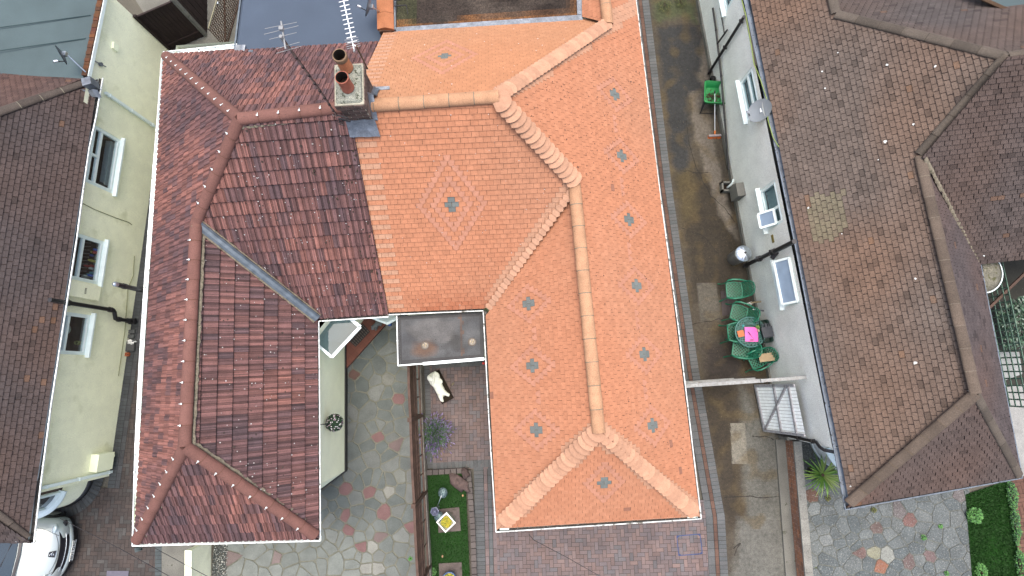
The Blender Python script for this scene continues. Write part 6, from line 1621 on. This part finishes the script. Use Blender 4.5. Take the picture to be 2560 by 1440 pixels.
hA, hB = P(1787, 226, .60), P(1787, 336, .07)
t = thing('yard_broom', 'long-handled broom with orange bristles resting its handle on the green wheelbarrow', 'broom', V(hB.x, hB.y, 0))
bm = MB(); bm.tube([hB, hA], .013, 8); bm.build('handle', M['alu'], t); bm = MB(); bm.tube([lerp(hB, hA, .93), lerp(hB, hA, 1.0)], .019, 8); bm.build('grip', M['cable'], t)
hc = V(hB.x, hB.y-.04, .08); bm = MB(); bm.box(hc, .36, .06, .045, R(3)); bm.build('head', mat('broom_head', (.42, .36, .36), .6), t)
bm = MB(); rr = random.Random(3)
for k in range(150): x, y = rr.uniform(-.175, .175), rr.uniform(-.03, .03); p = hc+V(x, y-.0, -.02); bm.bar(p, p+V(x*.12, -.035+rr.gauss(0, .012), -.058), .008, .008, col=jit((.62, .16, .04), .25, rr.random))
bm.build('bristles', M['plain'], t); bm = MB(); bm.tube([hB+V(0, -.02, .0), lerp(hB, hA, .09)], .024, 8, (.7, .2, .05)); bm.build('socket', M['plain'], t)
lc = P(1860, 633, .78)
t = thing('dustbin', 'galvanised metal dustbin with fluted domed lid beside the black soil pipe', 'dustbin', V(lc.x, lc.y, 0))
db = MB(); db.lathe([(.175, 0), (.185, .02), (.205, .70), (.21, .72)], (lc.x, lc.y, 0), 32); rows = []
for f in range(9):
    z = .05+.64*f/8; rows.append([V(lc.x+(.178+.030*f/8+.005*math.cos(q*math.pi))*math.cos(q*math.pi/24), lc.y+(.178+.030*f/8+.005*math.cos(q*math.pi))*math.sin(q*math.pi/24), z) for q in range(48)])
db.grid(rows, closed=True); db.build('body', M['galv'], t)
ld_ = MB(); rows = []
for r, z in ((.218, .70), (.222, .735), (.21, .75), (.15, .785), (.07, .81), (.03, .815)):
    rows.append([V(lc.x+r*math.cos(q*math.pi/24), lc.y+r*math.sin(q*math.pi/24), z+(.008*math.cos(q*math.pi/2) if .05 < r < .2 else 0)) for q in range(48)])
ld_.grid(rows, closed=True); ld_.face(rows[-1]); ldo = ld_.build('lid', M['galv'], t); kn = MB(); kn.tube([V(lc.x+.02, lc.y+.01, .82), V(lc.x+.02, lc.y+.01, .845)], .026, 10); kn.build('handle', M['cable'], ldo)
# cast garden chairs
def chair_mesh():
    t = thing('garden_chair', 'x', 'chair', group='green cast metal garden chairs')
    s = MB(); z = .43
    out = [V(.21, .20, z), V(.215, 0, z+.004), V(.21, -.20, z), V(0, -.215, z), V(-.20, -.19, z), V(-.21, 0, z), V(-.20, .19, z), V(0, .215, z)]
    s.tube(out+[out[0], out[1]], .020, 8, cap=False)
    for k in range(-4, 5):
        for sg in (1, -1):
            c = k*.082; pts = []
            for u in (-.5, .5): pass
            a0, a1 = max(-.195, c-.2 if False else -.195), .195
            x0, x1 = -.19, .20; y0, y1 = sg*(x0-c), sg*(x1-c)
            lo, hi = -.19, .19
            def cut(x): return max(lo, min(hi, sg*(x-c)))
            xs = sorted((c+lo, c+hi)); xa, xb = max(x0, xs[0]), min(x1, xs[1])
            if xb-xa > .03: s.bar(V(xa, sg*(xa-c), z+.003*sg), V(xb, sg*(xb-c), z+.003*sg), .019, .008)
    s.build('seat', M['chair_green'], t, local=True)
    for sx, sy in ((1, 1), (1, -1), (-1, 1), (-1, -1)):
        l = MB(); l.tube([V(sx*.19, sy*.19, z), V(sx*.21, sy*.215, .30), V(sx*.22, sy*.22, .12), V(sx*.28, sy*.25, .0)], [.020, .018, .015, .018], 8); l.build('leg', M['chair_green'], t, local=True)
    b = MB()
    def bp(y, h): return V(-.21-.16*h/.45, y, z+h)
    arch = [bp(-.19, 0)]+[bp(-.20, .2), bp(-.19, .32), bp(-.12, .42), bp(0, .46), bp(.12, .42), bp(.19, .32), bp(.20, .2), bp(.19, 0)]
    b.tube(arch, .019, 8)
    for k in range(-5, 6):
        for sg in (1, -1):
            c = k*.075; a_ = None; pts = []
            for q in range(25):
                h = .42*q/24; y = c+sg*(h-.2)*.8; lim = .185 if h < .3 else .185*math.sqrt(max(0, 1-((h-.3)/.15)**2))
                if abs(y) <= lim: pts.append(bp(y, h))
            if len(pts) > 1: b.bar(pts[0], pts[-1], .018, .008, up=(1, 0, .4))
    b.build('backrest', M['chair_green'], t, local=True)
    for sy in (1, -1):
        a = MB(); a.tube([bp(sy*.20, .22), V(-.08, sy*.25, .655), V(.10, sy*.26, .645), V(.20, sy*.245, .60), V(.215, sy*.21, .45)], [.016, .024, .026, .022, .016], 8); a.build('armrest', M['chair_green'], t, local=True)
    return t
def copy_tree(o, par=None):
    c = o.copy(); COL.objects.link(c)
    if par is not None: c.parent = par
    for ch in list(o.children): copy_tree(ch, c)
    return c
proto = chair_mesh()
CH = [((1836, 725), R(182), 'green cast metal chair farthest from the table, nearest the dustbin, facing away from the wall'),
      ((1848, 783), R(164), 'green cast metal chair holding garden tools, between the table and an empty chair'),
      ((1839, 832), R(2), 'green metal chair tucked under the drive side of the table, back to the drive'),
      ((1852, 873), R(170), 'green cast metal chair tucked half under the lower edge of the round table'),
      ((1893, 898), R(203), 'green cast metal chair by the side gate with a beige board on it')]
for k, (p, rz, lb) in enumerate(CH):
    o = proto if k == 0 else copy_tree(proto); q = P(*p, .43); o.location = (q.x, q.y, 0); o.rotation_euler = (0, 0, rz); o['label'] = lb
tc_ = P(1876, 830, .72)
t = thing('garden_table', 'round green cast metal garden table with pierced top among green chairs', 'table', (tc_.x, tc_.y, 0))
tt = MB(); Rt = .405
tt.lathe([(Rt-.035, 0), (Rt-.03, .012), (Rt, .012), (Rt+.008, 0), (Rt, -.02), (Rt-.03, -.01)], (0, 0, .72), 48)
tt.lathe([(.0, .006), (.10, .006), (.10, -.004)], (0, 0, .72), 24)
for k in range(24):
    for (ra, rb_, w_) in ((.10, .20, 1.3), (.20, .29, 1.3), (.29, Rt-.03, 1.0)):
        a = 2*math.pi*(k+(.5 if ra == .20 else 0))/24; q = 2*math.pi/24
        for sg in (-1, 1): tt.bar(V(ra*math.cos(a), ra*math.sin(a), .722), V(rb_*math.cos(a+sg*q*.5), rb_*math.sin(a+sg*q*.5), .722), .018*w_, .008)
for r in (.20, .29): tt.lathe([(r-.012, .004), (r+.012, .004)], (0, 0, .722), 48)
for k in range(12):
    a = 2*math.pi*k/12; tt.lathe([(0, .005), (.022, .005), (.022, -.003)], (.245*math.cos(a), .245*math.sin(a), .722), 8); tt.lathe([(0, .005), (.018, .005), (.018, -.003)], (.335*math.cos(a+.26), .335*math.sin(a+.26), .722), 8)
tt.build('tabletop', M['table_green'], t, local=True)
for k in range(3):
    a = 2*math.pi*k/3+.4; l = MB(); d = V(math.cos(a), math.sin(a), 0); l.tube([d*.05+V(0, 0, .71), d*.10+V(0, 0, .5), d*.06+V(0, 0, .3), d*.18+V(0, 0, .12), d*.30+V(0, 0, .0)], .018, 8); l.build('leg', M['table_green'], t, local=True)
tz = .735
bx = MB(); c = P(1878, 836, tz); bx.box(c+V(0, 0, .008), .34, .38, .016, R(-1), (.72, .10, .42)); bx = single(bx, 'pink_board', M['gloss'], 'bright pink plastic board lying flat on the round green table', 'board')
kn = MB(); kn.tube([P(1870, 829, tz+.025), P(1876, 837, tz+.025)], .014, 8, (.06, .03, .12)); kn.tube([P(1876, 837, tz+.022), P(1886, 848, tz+.022)], .005, 6, (.35, .1, .3)); single(kn, 'screwdriver', M['gloss'], 'screwdriver with dark handle lying on the pink board', 'tool')
kn = MB(); kn.box(P(1879, 850, tz+.022), .10, .025, .014, 0, (.05, .02, .04)); single(kn, 'small_tool', M['gloss'], 'short dark tool at the lower edge of the pink board', 'tool')
tl_ = MB(); tl_.box(P(1852, 834, tz+.008), .165, .165, .016, R(12), (.52, .15, .055)); single(tl_, 'clay_tile', M['plain'], 'small square orange clay tile on the round green table', 'tile')
leafy('potted_sprig', P(1893, 818, tz), .05, 60, [(.2, .36, .06), (.12, .26, .05)], 'small pale green sprig on the table beside the pink board', 'plant', 51, (1, 1, .8), .022)
kn = MB(); kn.ball(P(1896, 826, tz+.03), .04, 10, (.8, 1.2, .7), (.46, .34, .24), lump=.4, seed=3); single(kn, 'pebble', M['plain'], 'pale brown pebble on the table between pink board and dark trough', 'stone')
kn = MB(); kn.ball(P(1858, 814, tz+.015), .035, 10, (1, 1, .4), (.06, .30, .30)); single(kn, 'scouring_pad', M['plain'], 'small turquoise lump on the table above the orange tile', 'sponge')
tr_ = P(1916, 828, .78)
t = thing('plastic_trough', 'green plastic trough under a dark grey slotted cover at the wall end of the table', 'trough', (tr_.x, tr_.y, 0), R(10))
q = MB(); rows = [rr_rect(.125, .30, .80, .06), rr_rect(.118, .292, .80, .055), rr_rect(.10, .27, .62, .05)]; q.grid([rr_rect(.13, .305, .78, .06)]+rows, smooth=True, closed=True); q.face(rows[-1]); q.grid([rr_rect(.13, .305, .78, .06), rr_rect(.11, .28, .60, .05), rr_rect(.10, .27, .0, .05)], smooth=True, closed=True); q.build('trough', mat('trough_green', (.03, .07, .055), .5), t, local=True)
q = MB(); q.box(V(.0, -.02, .83), .28, .26, .035); 
for k in range(6): q.box(V(-.10+.04*k, .155, .835), .018, .10, .02); q.box(V(-.10+.04*k, -.165, .835), .018, .03, .02)
q.box(V(0, .13, .838), .04, .14, .03); q.build('slotted_cover', mat('cover_grey', (.085, .095, .11), .5, var=((12, .15),)), t, local=True)
bdm = MB(); b = P(1918, 893, .66); bdm.box(b, .40, .21, .022, R(8), (.36, .27, .15), M=Matrix.Rotation(R(8), 3, 'Z') @ Matrix.Rotation(R(-14), 3, 'Y')); single(bdm, 'wooden_board', M['plain'], 'beige rectangular board resting on the lowest green chair', 'board')
kn = MB(); kn.tube([P(1876, 757, .62), P(1903, 754, .72)], .022, 8, (.20, .16, .09)); kn.tube([P(1860, 760, .58), P(1876, 757, .62)], .013, 8, (.6, .6, .58)); single(kn, 'wooden_handled_tool', M['plain'], 'tool with brown wooden handle on a chair, pointing at the wall', 'tool')
kn = MB(); kn.tube([P(1882, 773, .62), P(1900, 776, .70)], .013, 8, (.6, .62, .64)); kn.tube([P(1900, 776, .70), P(1910, 777, .74)], .019, 8, (.05, .05, .06)); kn.ball(P(1878, 758, .6), .05, 10, (1, .8, .6), (.55, .55, .5), lump=.5, seed=2); single(kn, 'metal_tool', M['gloss'], 'grey metal tool with black grip lying on a chair near the table', 'tool')
mh = MB(); q = [P(1801, 728, .0), P(1832, 726, .0), P(1842, 785, .0), P(1806, 790, .0)]; mh.prism([(p.x, p.y) for p in q], -.02, .012, (.045, .035, .035)); mh.bar(lerp(q[0], q[1], .5)+V(0, 0, .016), lerp(q[2], q[3], .5)+V(0, 0, .016), .03, .01, col=(.06, .05, .05)); single(mh, 'drain_cover', M['plain'], 'dark flat drain cover on the drive beneath the green chairs', 'drain cover')
# yucca
yc = P(2046, 1184, .35)
t = thing('yucca', 'spiky green yucca with long arching leaves in a dark pot under the eave', 'plant', (yc.x, yc.y, 0)); rr = random.Random(12); lf = MB()
for k in range(80):
    a = 2*math.pi*k/80*7.03; el_ = rr.uniform(.10, 1.15); L = rr.uniform(.42, .68); d = V(math.cos(a), math.sin(a), 0); sdv = V(-d.y, d.x, 0); c = jit(rr.choice([(.20, .42, .06), (.30, .52, .09), (.12, .30, .05), (.42, .56, .16)]), .2, rr.random); wd = rr.uniform(.014, .024)
    pts = []
    for f in (0, .25, .5, .75, 1): s = L*f; pts.append(V(yc.x, yc.y, .55)+d*(s*math.cos(el_)+.03)+V(0, 0, s*math.sin(el_)-.38*L*f*f*math.cos(el_)))
    lf.grid([[p+sdv*wd*w_, p+V(0, 0, -.006), p-sdv*wd*w_] for p, w_ in zip(pts, (.7, 1, .9, .6, .08))], c)
lf.build('leaves', M['leaf'], t); q = MB(); q.lathe([(.13, 0), (.17, .30), (.175, .33), (.15, .33), (.14, .28), (0, .28)], (yc.x+.0, yc.y, 0), 20, (.03, .03, .035)); q.build('pot', M['gloss'], t); q = MB(); q.tube([V(yc.x, yc.y, .28), V(yc.x, yc.y, .58)], .04, 8); q.build('trunk', M['wood_dark'], t)

# ------------------------------------------------------------------ yards in the middle
# hanging topiary ball
bcn = P(836, 1057, 1.75)
t = thing('hanging_flower_ball', 'round hanging ball of dark leaves with white and pink flowers on the cream wall', 'hanging basket', bcn); rr = random.Random(5); lf = MB()
for k in range(900):
    u = rr.uniform(-1, 1); a = rr.uniform(0, 6.28); q = math.sqrt(1-u*u); d = V(q*math.cos(a), q*math.sin(a), u); p = bcn+d*.20*rr.uniform(.85, 1.06); s1 = d.cross(V(.3, .5, .8)).normalized(); s2 = d.cross(s1); th = rr.uniform(0, 6.28); e = s1*math.cos(th)+s2*math.sin(th); f_ = d.cross(e)
    c = rr.choice([(.02, .055, .03), (.03, .08, .04), (.045, .10, .05)]); l = .028
    lf.face([p-e*l, p+f_*l*.6+d*.01, p+e*l, p-f_*l*.6+d*.01], c)
lf.build('foliage', M['leaf'], t); lf = MB()
for k in range(230):
    u = rr.uniform(-1, 1); a = rr.uniform(0, 6.28); q = math.sqrt(1-u*u); d = V(q*math.cos(a), q*math.sin(a), u); p = bcn+d*.215; s1 = d.cross(V(.3, .5, .8)).normalized(); s2 = d.cross(s1); c = rr.choice([(.72, .70, .70), (.62, .42, .52), (.75, .75, .72)])
    lf.face([p+(s1*math.cos(w_)+s2*math.sin(w_))*.014 for w_ in [R(72*i) for i in range(5)]], c)
lf.build('flowers', M['plain'], t); lf = MB(); lf.ball(bcn, .17, 14, col=(.015, .03, .015)); lf.build('core', M['plain'], t)
lf = MB(); wpt = W1.pt(W1.hit(804, 1064)[0], 2.05, 0); wpt = V(A0.x+.0, bcn.y-.02, 2.05); lf.tube([wpt, bcn+V(0, 0, .32), bcn+V(0, 0, .18)], .009, 6); lf.build('bracket', M['cable'], t)
# doormat and ornament
dmq = [P(872, 851, .11), P(906, 808, .11), P(925, 829, .11), P(889, 867, .11)]
mt = MB(); mt.prism([(p.x, p.y) for p in dmq], .10, .116, (.02, .016, .014))
for i in range(3):
    for j in range(9):
        a = [(i+.12)/3, (i+.88)/3]; b = [(j+.25)/9, (j+.75)/9]
        f_ = lambda s, r: lerp(lerp(dmq[0], dmq[1], s), lerp(dmq[3], dmq[2], s), r)+V(0, 0, .012)
        mt.face([f_(b[0], a[0]), f_(b[1], a[0]), f_(b[1], a[1]), f_(b[0], a[1])], (.10, .075, .06))
single(mt, 'doormat', M['plain'], 'black ribbed rubber doormat on the red-tiled entrance step', 'doormat')
# small grey cat ornament: one skinned body
def skinned(name, verts, edges, rad, m, parent=None, sub=2):
    me = bpy.data.meshes.new(name); me.from_pydata([tuple(v) for v in verts], edges, []); o = bpy.data.objects.new(name, me); COL.objects.link(o)
    md = o.modifiers.new('skin', 'SKIN'); md.use_smooth_shade = True
    for i, r in enumerate(rad): me.skin_vertices[0].data[i].radius = (r, r) if not isinstance(r, tuple) else r
    me.skin_vertices[0].data[0].use_root = True
    if sub: s_ = o.modifiers.new('sub', 'SUBSURF'); s_.levels = sub; s_.render_levels = sub
    me.materials.append(m)
    if parent is not None: o.parent = parent
    return o
op = P(944, 812, .11)
t = thing('animal_ornament', 'small grey animal-shaped ornament on the red-tiled step beside the doormat', 'ornament', op, R(230))
skinned('body', [V(-.07, 0, .09), V(.05, 0, .10), V(.13, 0, .15), V(.20, 0, .13), V(-.14, .02, .06), V(-.20, .05, .03), V(.09, .06, .05), V(.16, .07, .02), V(.09, -.06, .05), V(.16, -.07, .02), V(-.08, .07, .05), V(-.02, .09, .02), V(-.08, -.07, .05), V(-.02, -.09, .02)],
        [(0, 1), (1, 2), (2, 3), (0, 4), (4, 5), (1, 6), (6, 7), (1, 8), (8, 9), (0, 10), (10, 11), (0, 12), (12, 13)], [.075, .065, .055, .03, .04, .015, .03, .022, .03, .022, .035, .022, .035, .022], mat('ornament_grey', (.26, .28, .28), .8, var=((20, .3),)), t)
em = MB(); em.ball(V(.12, .05, .19), .028, 8, (1, .5, 1)); em.ball(V(.12, -.05, .19), .028, 8, (1, .5, 1)); em.build('ear', bpy.data.materials['ornament_grey'], t, local=True)
bl = MB(); bl.ball(P(974, 811, .06), .06, 10, (1.2, .8, .6), (.03, .10, .38), lump=.4, seed=5); single(bl, 'blue_ball', M['gloss'], 'small blue object on the ground near the step, below the porch corner', 'toy')
# statue on a dark plinth
s0 = P(1099, 966, 0); ax_ = math.atan2(-(1000-936), (1113-1083)); ax_ = math.atan2((P(1113, 998)-P(1083, 940)).y, (P(1113, 998)-P(1083, 940)).x)
t = thing('stone_statue', 'white weathered stone statue lying on a dark plinth on the block yard', 'statue', s0, ax_)
pb_ = MB(); pb_.box(V(.03, .03, .07), .86, .34, .16); pb_.build('plinth', M['soot'], t, local=True)
fg = MB(); rows = []
for x, wl_, wr_, h in ((-.42, .05, .06, .06), (-.40, .11, .12, .12), (-.33, .155, .165, .17), (-.24, .165, .17, .19), (-.15, .145, .165, .185), (-.06, .125, .135, .175), (.04, .115, .125, .175), (.13, .115, .13, .175), (.21, .11, .12, .15), (.27, .09, .11, .12), (.30, .05, .07, .06)):
    row = []
    for k in range(17):
        a = 2*math.pi*k/17; sy = (wl_ if math.sin(a) > 0 else wr_)*math.sin(a); n_ = 1+.10*mnoise.noise(V(x*9, a*1.4, 3)); row.append(V(x, sy*n_, .145+.5*h*(1+math.cos(a)*n_)-.02))
    rows.append(row)
fg.grid(rows, closed=True); fg.face(list(reversed(rows[0]))); fg.face(rows[-1])
fg.tube([V(-.38, .12, .27), V(-.30, .02, .34), V(-.20, -.04, .34), V(-.10, -.11, .29)], [.04, .045, .042, .035], 10); fg.ball(V(-.30, -.10, .30), .085, 12, (1.2, .8, .8)); fg.ball(V(-.28, .12, .29), .075, 12, (1.3, .8, .8)); fg.ball(V(-.10, .14, .25), .05, 10, (1.5, .7, .8))
fg.tube([V(.20, -.06, .24), V(.30, -.075, .23), V(.385, -.095, .20)], [.07, .06, .042], 10); fg.tube([V(.385, -.095, .20), V(.40, -.05, .20)], [.04, .03], 8); fg.tube([V(.20, .06, .24), V(.28, .10, .23), V(.35, .15, .21)], [.065, .052, .042], 10)
figure = fg.build('figure', M['stone_white'], t, local=True)
md = figure.modifiers.new('fuse', 'REMESH'); md.mode = 'VOXEL'; md.voxel_size = .014; md.use_smooth_shade = True
sm_ = figure.modifiers.new('soften', 'SMOOTH'); sm_.iterations = 3; sm_.factor = .5
st_ = MB(); st_.ball(P(1131, 961, .02), .045, 10, (1.5, .7, .6), (.20, .17, .12), M=Matrix.Rotation(R(50), 3, 'Z'), lump=.6, seed=7); single(st_, 'driftwood', M['plain'], 'small pale piece of driftwood on the block yard beside the statue', 'driftwood')
# lavender
lc = P(1085, 1085, .0)
t = thing('lavender', 'bushy lavender with purple flower spikes leaning from the trellis fence over the blocks', 'plant', lc); rr = random.Random(9); gm = MB(); fm_ = MB()
for k in range(620):
    a = rr.uniform(-1.9, 1.9) if rr.random() < .75 else rr.uniform(0, 6.28); el_ = rr.uniform(.25, 1.45); L = rr.uniform(.22, .55); d = V(math.cos(a)*math.cos(el_), math.sin(a)*math.cos(el_), math.sin(el_)); p0 = lc+V(rr.gauss(0, .10), rr.gauss(0, .12), .02); p1 = p0+d*L*.65; p2 = p0+d*L+V(d.x*.06, d.y*.06, -.03); sdv = V(-math.sin(a), math.cos(a), 0)*.004
    c = jit(rr.choice([(.11, .26, .10), (.17, .32, .15), (.24, .36, .24)]), .25, rr.random)
    gm.face([p0-sdv*2, p0+sdv*2, p1+sdv*1.5, p1-sdv*1.5], c)
    if rr.random() < .62: gm.face([p1-sdv*.7, p1+sdv*.7, p2+sdv*.7, p2-sdv*.7], c); q = p2-d*.05; gm.tube([q, q+d*.035, p2+d*.03], [.008, .013, .006], 4, jit(rr.choice([(.40, .30, .62), (.30, .22, .50), (.52, .42, .74)]), .2, rr.random), cap=False)
gm.build('foliage', M['leaf'], t)
# rocks, slabs, planters and sculptures on the turf
def rock(name, px, py, z, r, sq, rz, col, label, seed):
    m_ = MB(); m_.ball(P(px, py, z), r, 18, sq, col, M=Matrix.Rotation(rz, 3, 'Z'), lump=.55, seed=seed); single(m_, name, mat('rock_%s' % ('brown' if seed == 2 else 'slate'), 'attr', .9, var=((9, .25), (50, .25)), bump=(30, .02)), label, 'rock')
rock('rock', 1149, 1207, .13, .235, (1.25, .62, .5), R(-38), (.175, .125, .115), 'large brown wedge-shaped rock lying on the artificial turf', 2)
rock('rock', 1163, 1183, .17, .12, (.8, 1.3, .45), R(15), (.12, .085, .08), 'small dark brown rock on the corner of the sett kerb', 3)
def slab(px, z, label):
    q = [P(*p, z) for p in px]; m_ = MB(); m_.prism([(p.x, p.y) for p in q], .05, z); single(m_, 'paving_slab', mat('slab_brown', (.20, .165, .15), .9, var=((4, .2), (50, .25)), spots=((6, .62, (.10, .09, .07), .12),)) if 'slab_brown' not in bpy.data.materials else bpy.data.materials['slab_brown'], label, 'slab')
slab([(1095, 1273), (1148, 1268), (1152, 1327), (1096, 1332)], .09, 'square brown paving slab on the turf under the square planter')
slab([(1097, 1409), (1154, 1406), (1157, 1475), (1099, 1475)], .09, 'square brown paving slab on the turf under the blue pot')
pc = P(1115, 1306, .46)
t = thing('square_planter', 'square white-rimmed stone planter full of yellow flowers, set cornerwise on a slab', 'planter', (pc.x, pc.y, .09), R(43))
def sqr(h, z): return [V(h, h, z), V(-h, h, z), V(-h, -h, z), V(h, -h, z)]
q = MB(); q.grid([sqr(.14, 0), sqr(.165, .30), sqr(.175, .30), sqr(.178, .37), sqr(.150, .37), sqr(.148, .30)], None, smooth=False, closed=True); q.face(sqr(.148, .31), None); q.build('pot', mat('planter_stone', (.50, .52, .40), .85, var=((7, .2),), spots=((9, .60, (.22, .30, .10), .15),)), t, local=True)
q = MB(); q.grid([sqr(.180, .365), sqr(.180, .378), sqr(.148, .378), sqr(.148, .365)], None, smooth=False, closed=True); q.build('rim', mat('planter_rim', (.80, .80, .74), .7), t, local=True)
def blooms(par, c, r, n, seed, cols, z, flat=.35, name='flowers'):
    rr = random.Random(seed); m_ = MB()
    for k in range(n):
        rad = r*math.sqrt(rr.random()); a = rr.uniform(0, 6.28); p = c+V(rad*math.cos(a), rad*math.sin(a), z+flat*r*(1-(rad/r)**2)*rr.uniform(.5, 1.3)); th = rr.uniform(0, 6.28); l = rr.uniform(.012, .024); d = V(math.cos(th), math.sin(th), rr.uniform(-.4, .4)); e = V(-math.sin(th), math.cos(th), rr.uniform(-.4, .4))
        m_.face([p-d*l, p+e*l*.7, p+d*l, p-e*l*.7], jit(rr.choice(cols), .2, rr.random))
    m_.build(name, M['leaf'], par, local=True)
blooms(t, V(0, 0, 0), .135, 420, 3, [(.66, .56, .02), (.75, .64, .03), (.55, .50, .04), (.30, .36, .04)], .33); blooms(t, V(0, 0, 0), .14, 120, 4, [(.05, .10, .02), (.03, .03, .015)], .315, .1, 'leaves')
pr_ = P(1123, 1449, .40)
t = thing('round_planter', 'round blue glazed pot of yellow flowers on a slab at the bottom edge', 'planter', (pr_.x, pr_.y, .09))
q = MB(); q.lathe([(.11, 0), (.16, .15), (.165, .27), (.185, .30), (.185, .32), (.155, .32), (.15, .26), (0, .26)], (0, 0, 0), 28, (.04, .10, .22)); q.build('pot', M['gloss'], t, local=True); blooms(t, V(0, 0, 0), .15, 320, 6, [(.66, .56, .02), (.75, .66, .05), (.2, .3, .04)], .28)
sb_ = P(1096, 1264, .06)
t = thing('flower_sculpture', 'pair of blue-green metal flower heads on bent stems in the turf bed', 'garden ornament', sb_)
h1, h2, h3 = P(1107, 1232, .42), P(1087, 1278, .62), P(1097, 1291, .40)
pm_ = mat('patina', (.22, .32, .34), .5, metal=.4, var=((40, .5),), spots=((55, .52, (.05, .09, .09)),))
q = MB(); q.tube([sb_, sb_+V(.0, .02, .25), lerp(sb_, h1, .8)+V(0, 0, .15), h1], .009, 8); q.tube([sb_+V(.02, 0, 0), sb_+V(-.02, -.05, .4), h2], .009, 8); q.tube([sb_+V(.02, -.01, 0), h3], .009, 8); q.build('stem', M['galv'], t)
q = MB(); q.ball(h1, .125, 20, (1, 1.1, .55)); q.build('seed_head', pm_, t); q = MB(); q.ball(h3, .125, 20, (1, 1.05, .6)); q.build('seed_head', pm_, t)
q = MB(); hexr = lambda r, z: [h2+V(r*math.cos(R(60*k+10)), r*math.sin(R(60*k+10)), z) for k in range(6)]
q.grid([hexr(.03, -.05), hexr(.09, .0), hexr(.115, .04), hexr(.10, .045), hexr(.07, .01), hexr(.03, -.02)], smooth=False, closed=True); q.ball(h2+V(0, 0, .0), .045, 12); q.build('petal_cup', mat('petal', (.33, .36, .50), .35, metal=.5, var=((12, .3),)), t)
rr = random.Random(22)
for k, (x, y, c, lb) in enumerate(((1106, 1391, (.45, .28, .16), 'dry brown leaf lying on the turf below the square planter'), (1138, 1211, (.6, .5, .35), 'small pale pebble on the turf touching the top of the large rock'), (1157, 1239, (.5, .30, .16), 'small orange-brown stone at the tip of the large rock'))):
    m_ = MB(); m_.ball(P(x, y, .08), .026, 8, (1, 1.4, .4), c, lump=.4, seed=k); single(m_, 'fallen_leaf' if k == 0 else 'small_stone', M['plain'], lb, 'leaf' if k == 0 else 'stone')
# bits at the foot of the yellow wall
b_ = MB(); b_.box(P(314, 886, .05), .215, .10, .07, R(2), (.50, .14, .06)); bo_ = MB()
brk = thing('loose_brick', 'loose orange brick with three holes at the foot of the yellow wall', 'brick', P(314, 886, 0)); b_.build('brick_body', M['brick'], brk)
for dx in (-.06, 0, .06): bo_.lathe([(0, .0), (.016, 0)], P(314, 886, .087)+V(dx, 0, 0), 10, (.03, .015, .01))
bo_.build('hole', M['plain'], brk)
m_ = MB(); m_.box(P(327, 865, .05), .24, .28, .08, R(3), (.12, .125, .125)); single(m_, 'concrete_block', M['block'], 'dark grey concrete block between the loose brick and a white bag', 'block')
for k, y in enumerate((829, 841)): m_ = MB(); m_.box(P(329-2*k, y, .04), .20, .10, .07, R(4-6*k), (.14, .15, .15)); single(m_, 'paving_block', M['block'], ('grey paving block nearest the black soil pipe by the yellow wall', 'grey paving block next to the crumpled white bag by the yellow wall')[k], 'block')
m_ = MB(); m_.ball(P(326, 855, .08), .10, 16, (1.1, .6, .5), (.72, .74, .72), lump=1.2, seed=9); single(m_, 'plastic_bag', M['gloss'], 'crumpled white plastic bag on the ground beside the yellow wall', 'bag')
m_ = MB(); c = P(294, 1442, .0); m_.box(c+V(0, 0, .006), .58, .30, .02, 0, (.12, .115, .15)); single(m_, 'inspection_cover', M['plain'], 'flat purple-grey inspection cover in the block drive at the bottom edge', 'drain cover')
m_ = MB(); c = P(347, 1372, 2.3); m_.tube([P(346, 1366, 2.5), P(346, 1372, 2.45)], .05, 10, (.06, .08, .08)); m_.box(P(346, 1373, 2.42), .13, .09, .07, R(20), (.05, .07, .07)); single(m_, 'eaves_lamp', M['gloss'], 'small dark lamp under the front left corner of the maroon roof', 'lamp')
m_ = MB(); m_.lathe([(0, .03), (.03, .03), (.035, 0)], P(1209, 908, 2.0), 12, (.6, .03, .02)); single(m_, 'red_reflector', M['gloss'], 'tiny red disc at the lower right corner of the porch roof', 'lamp')
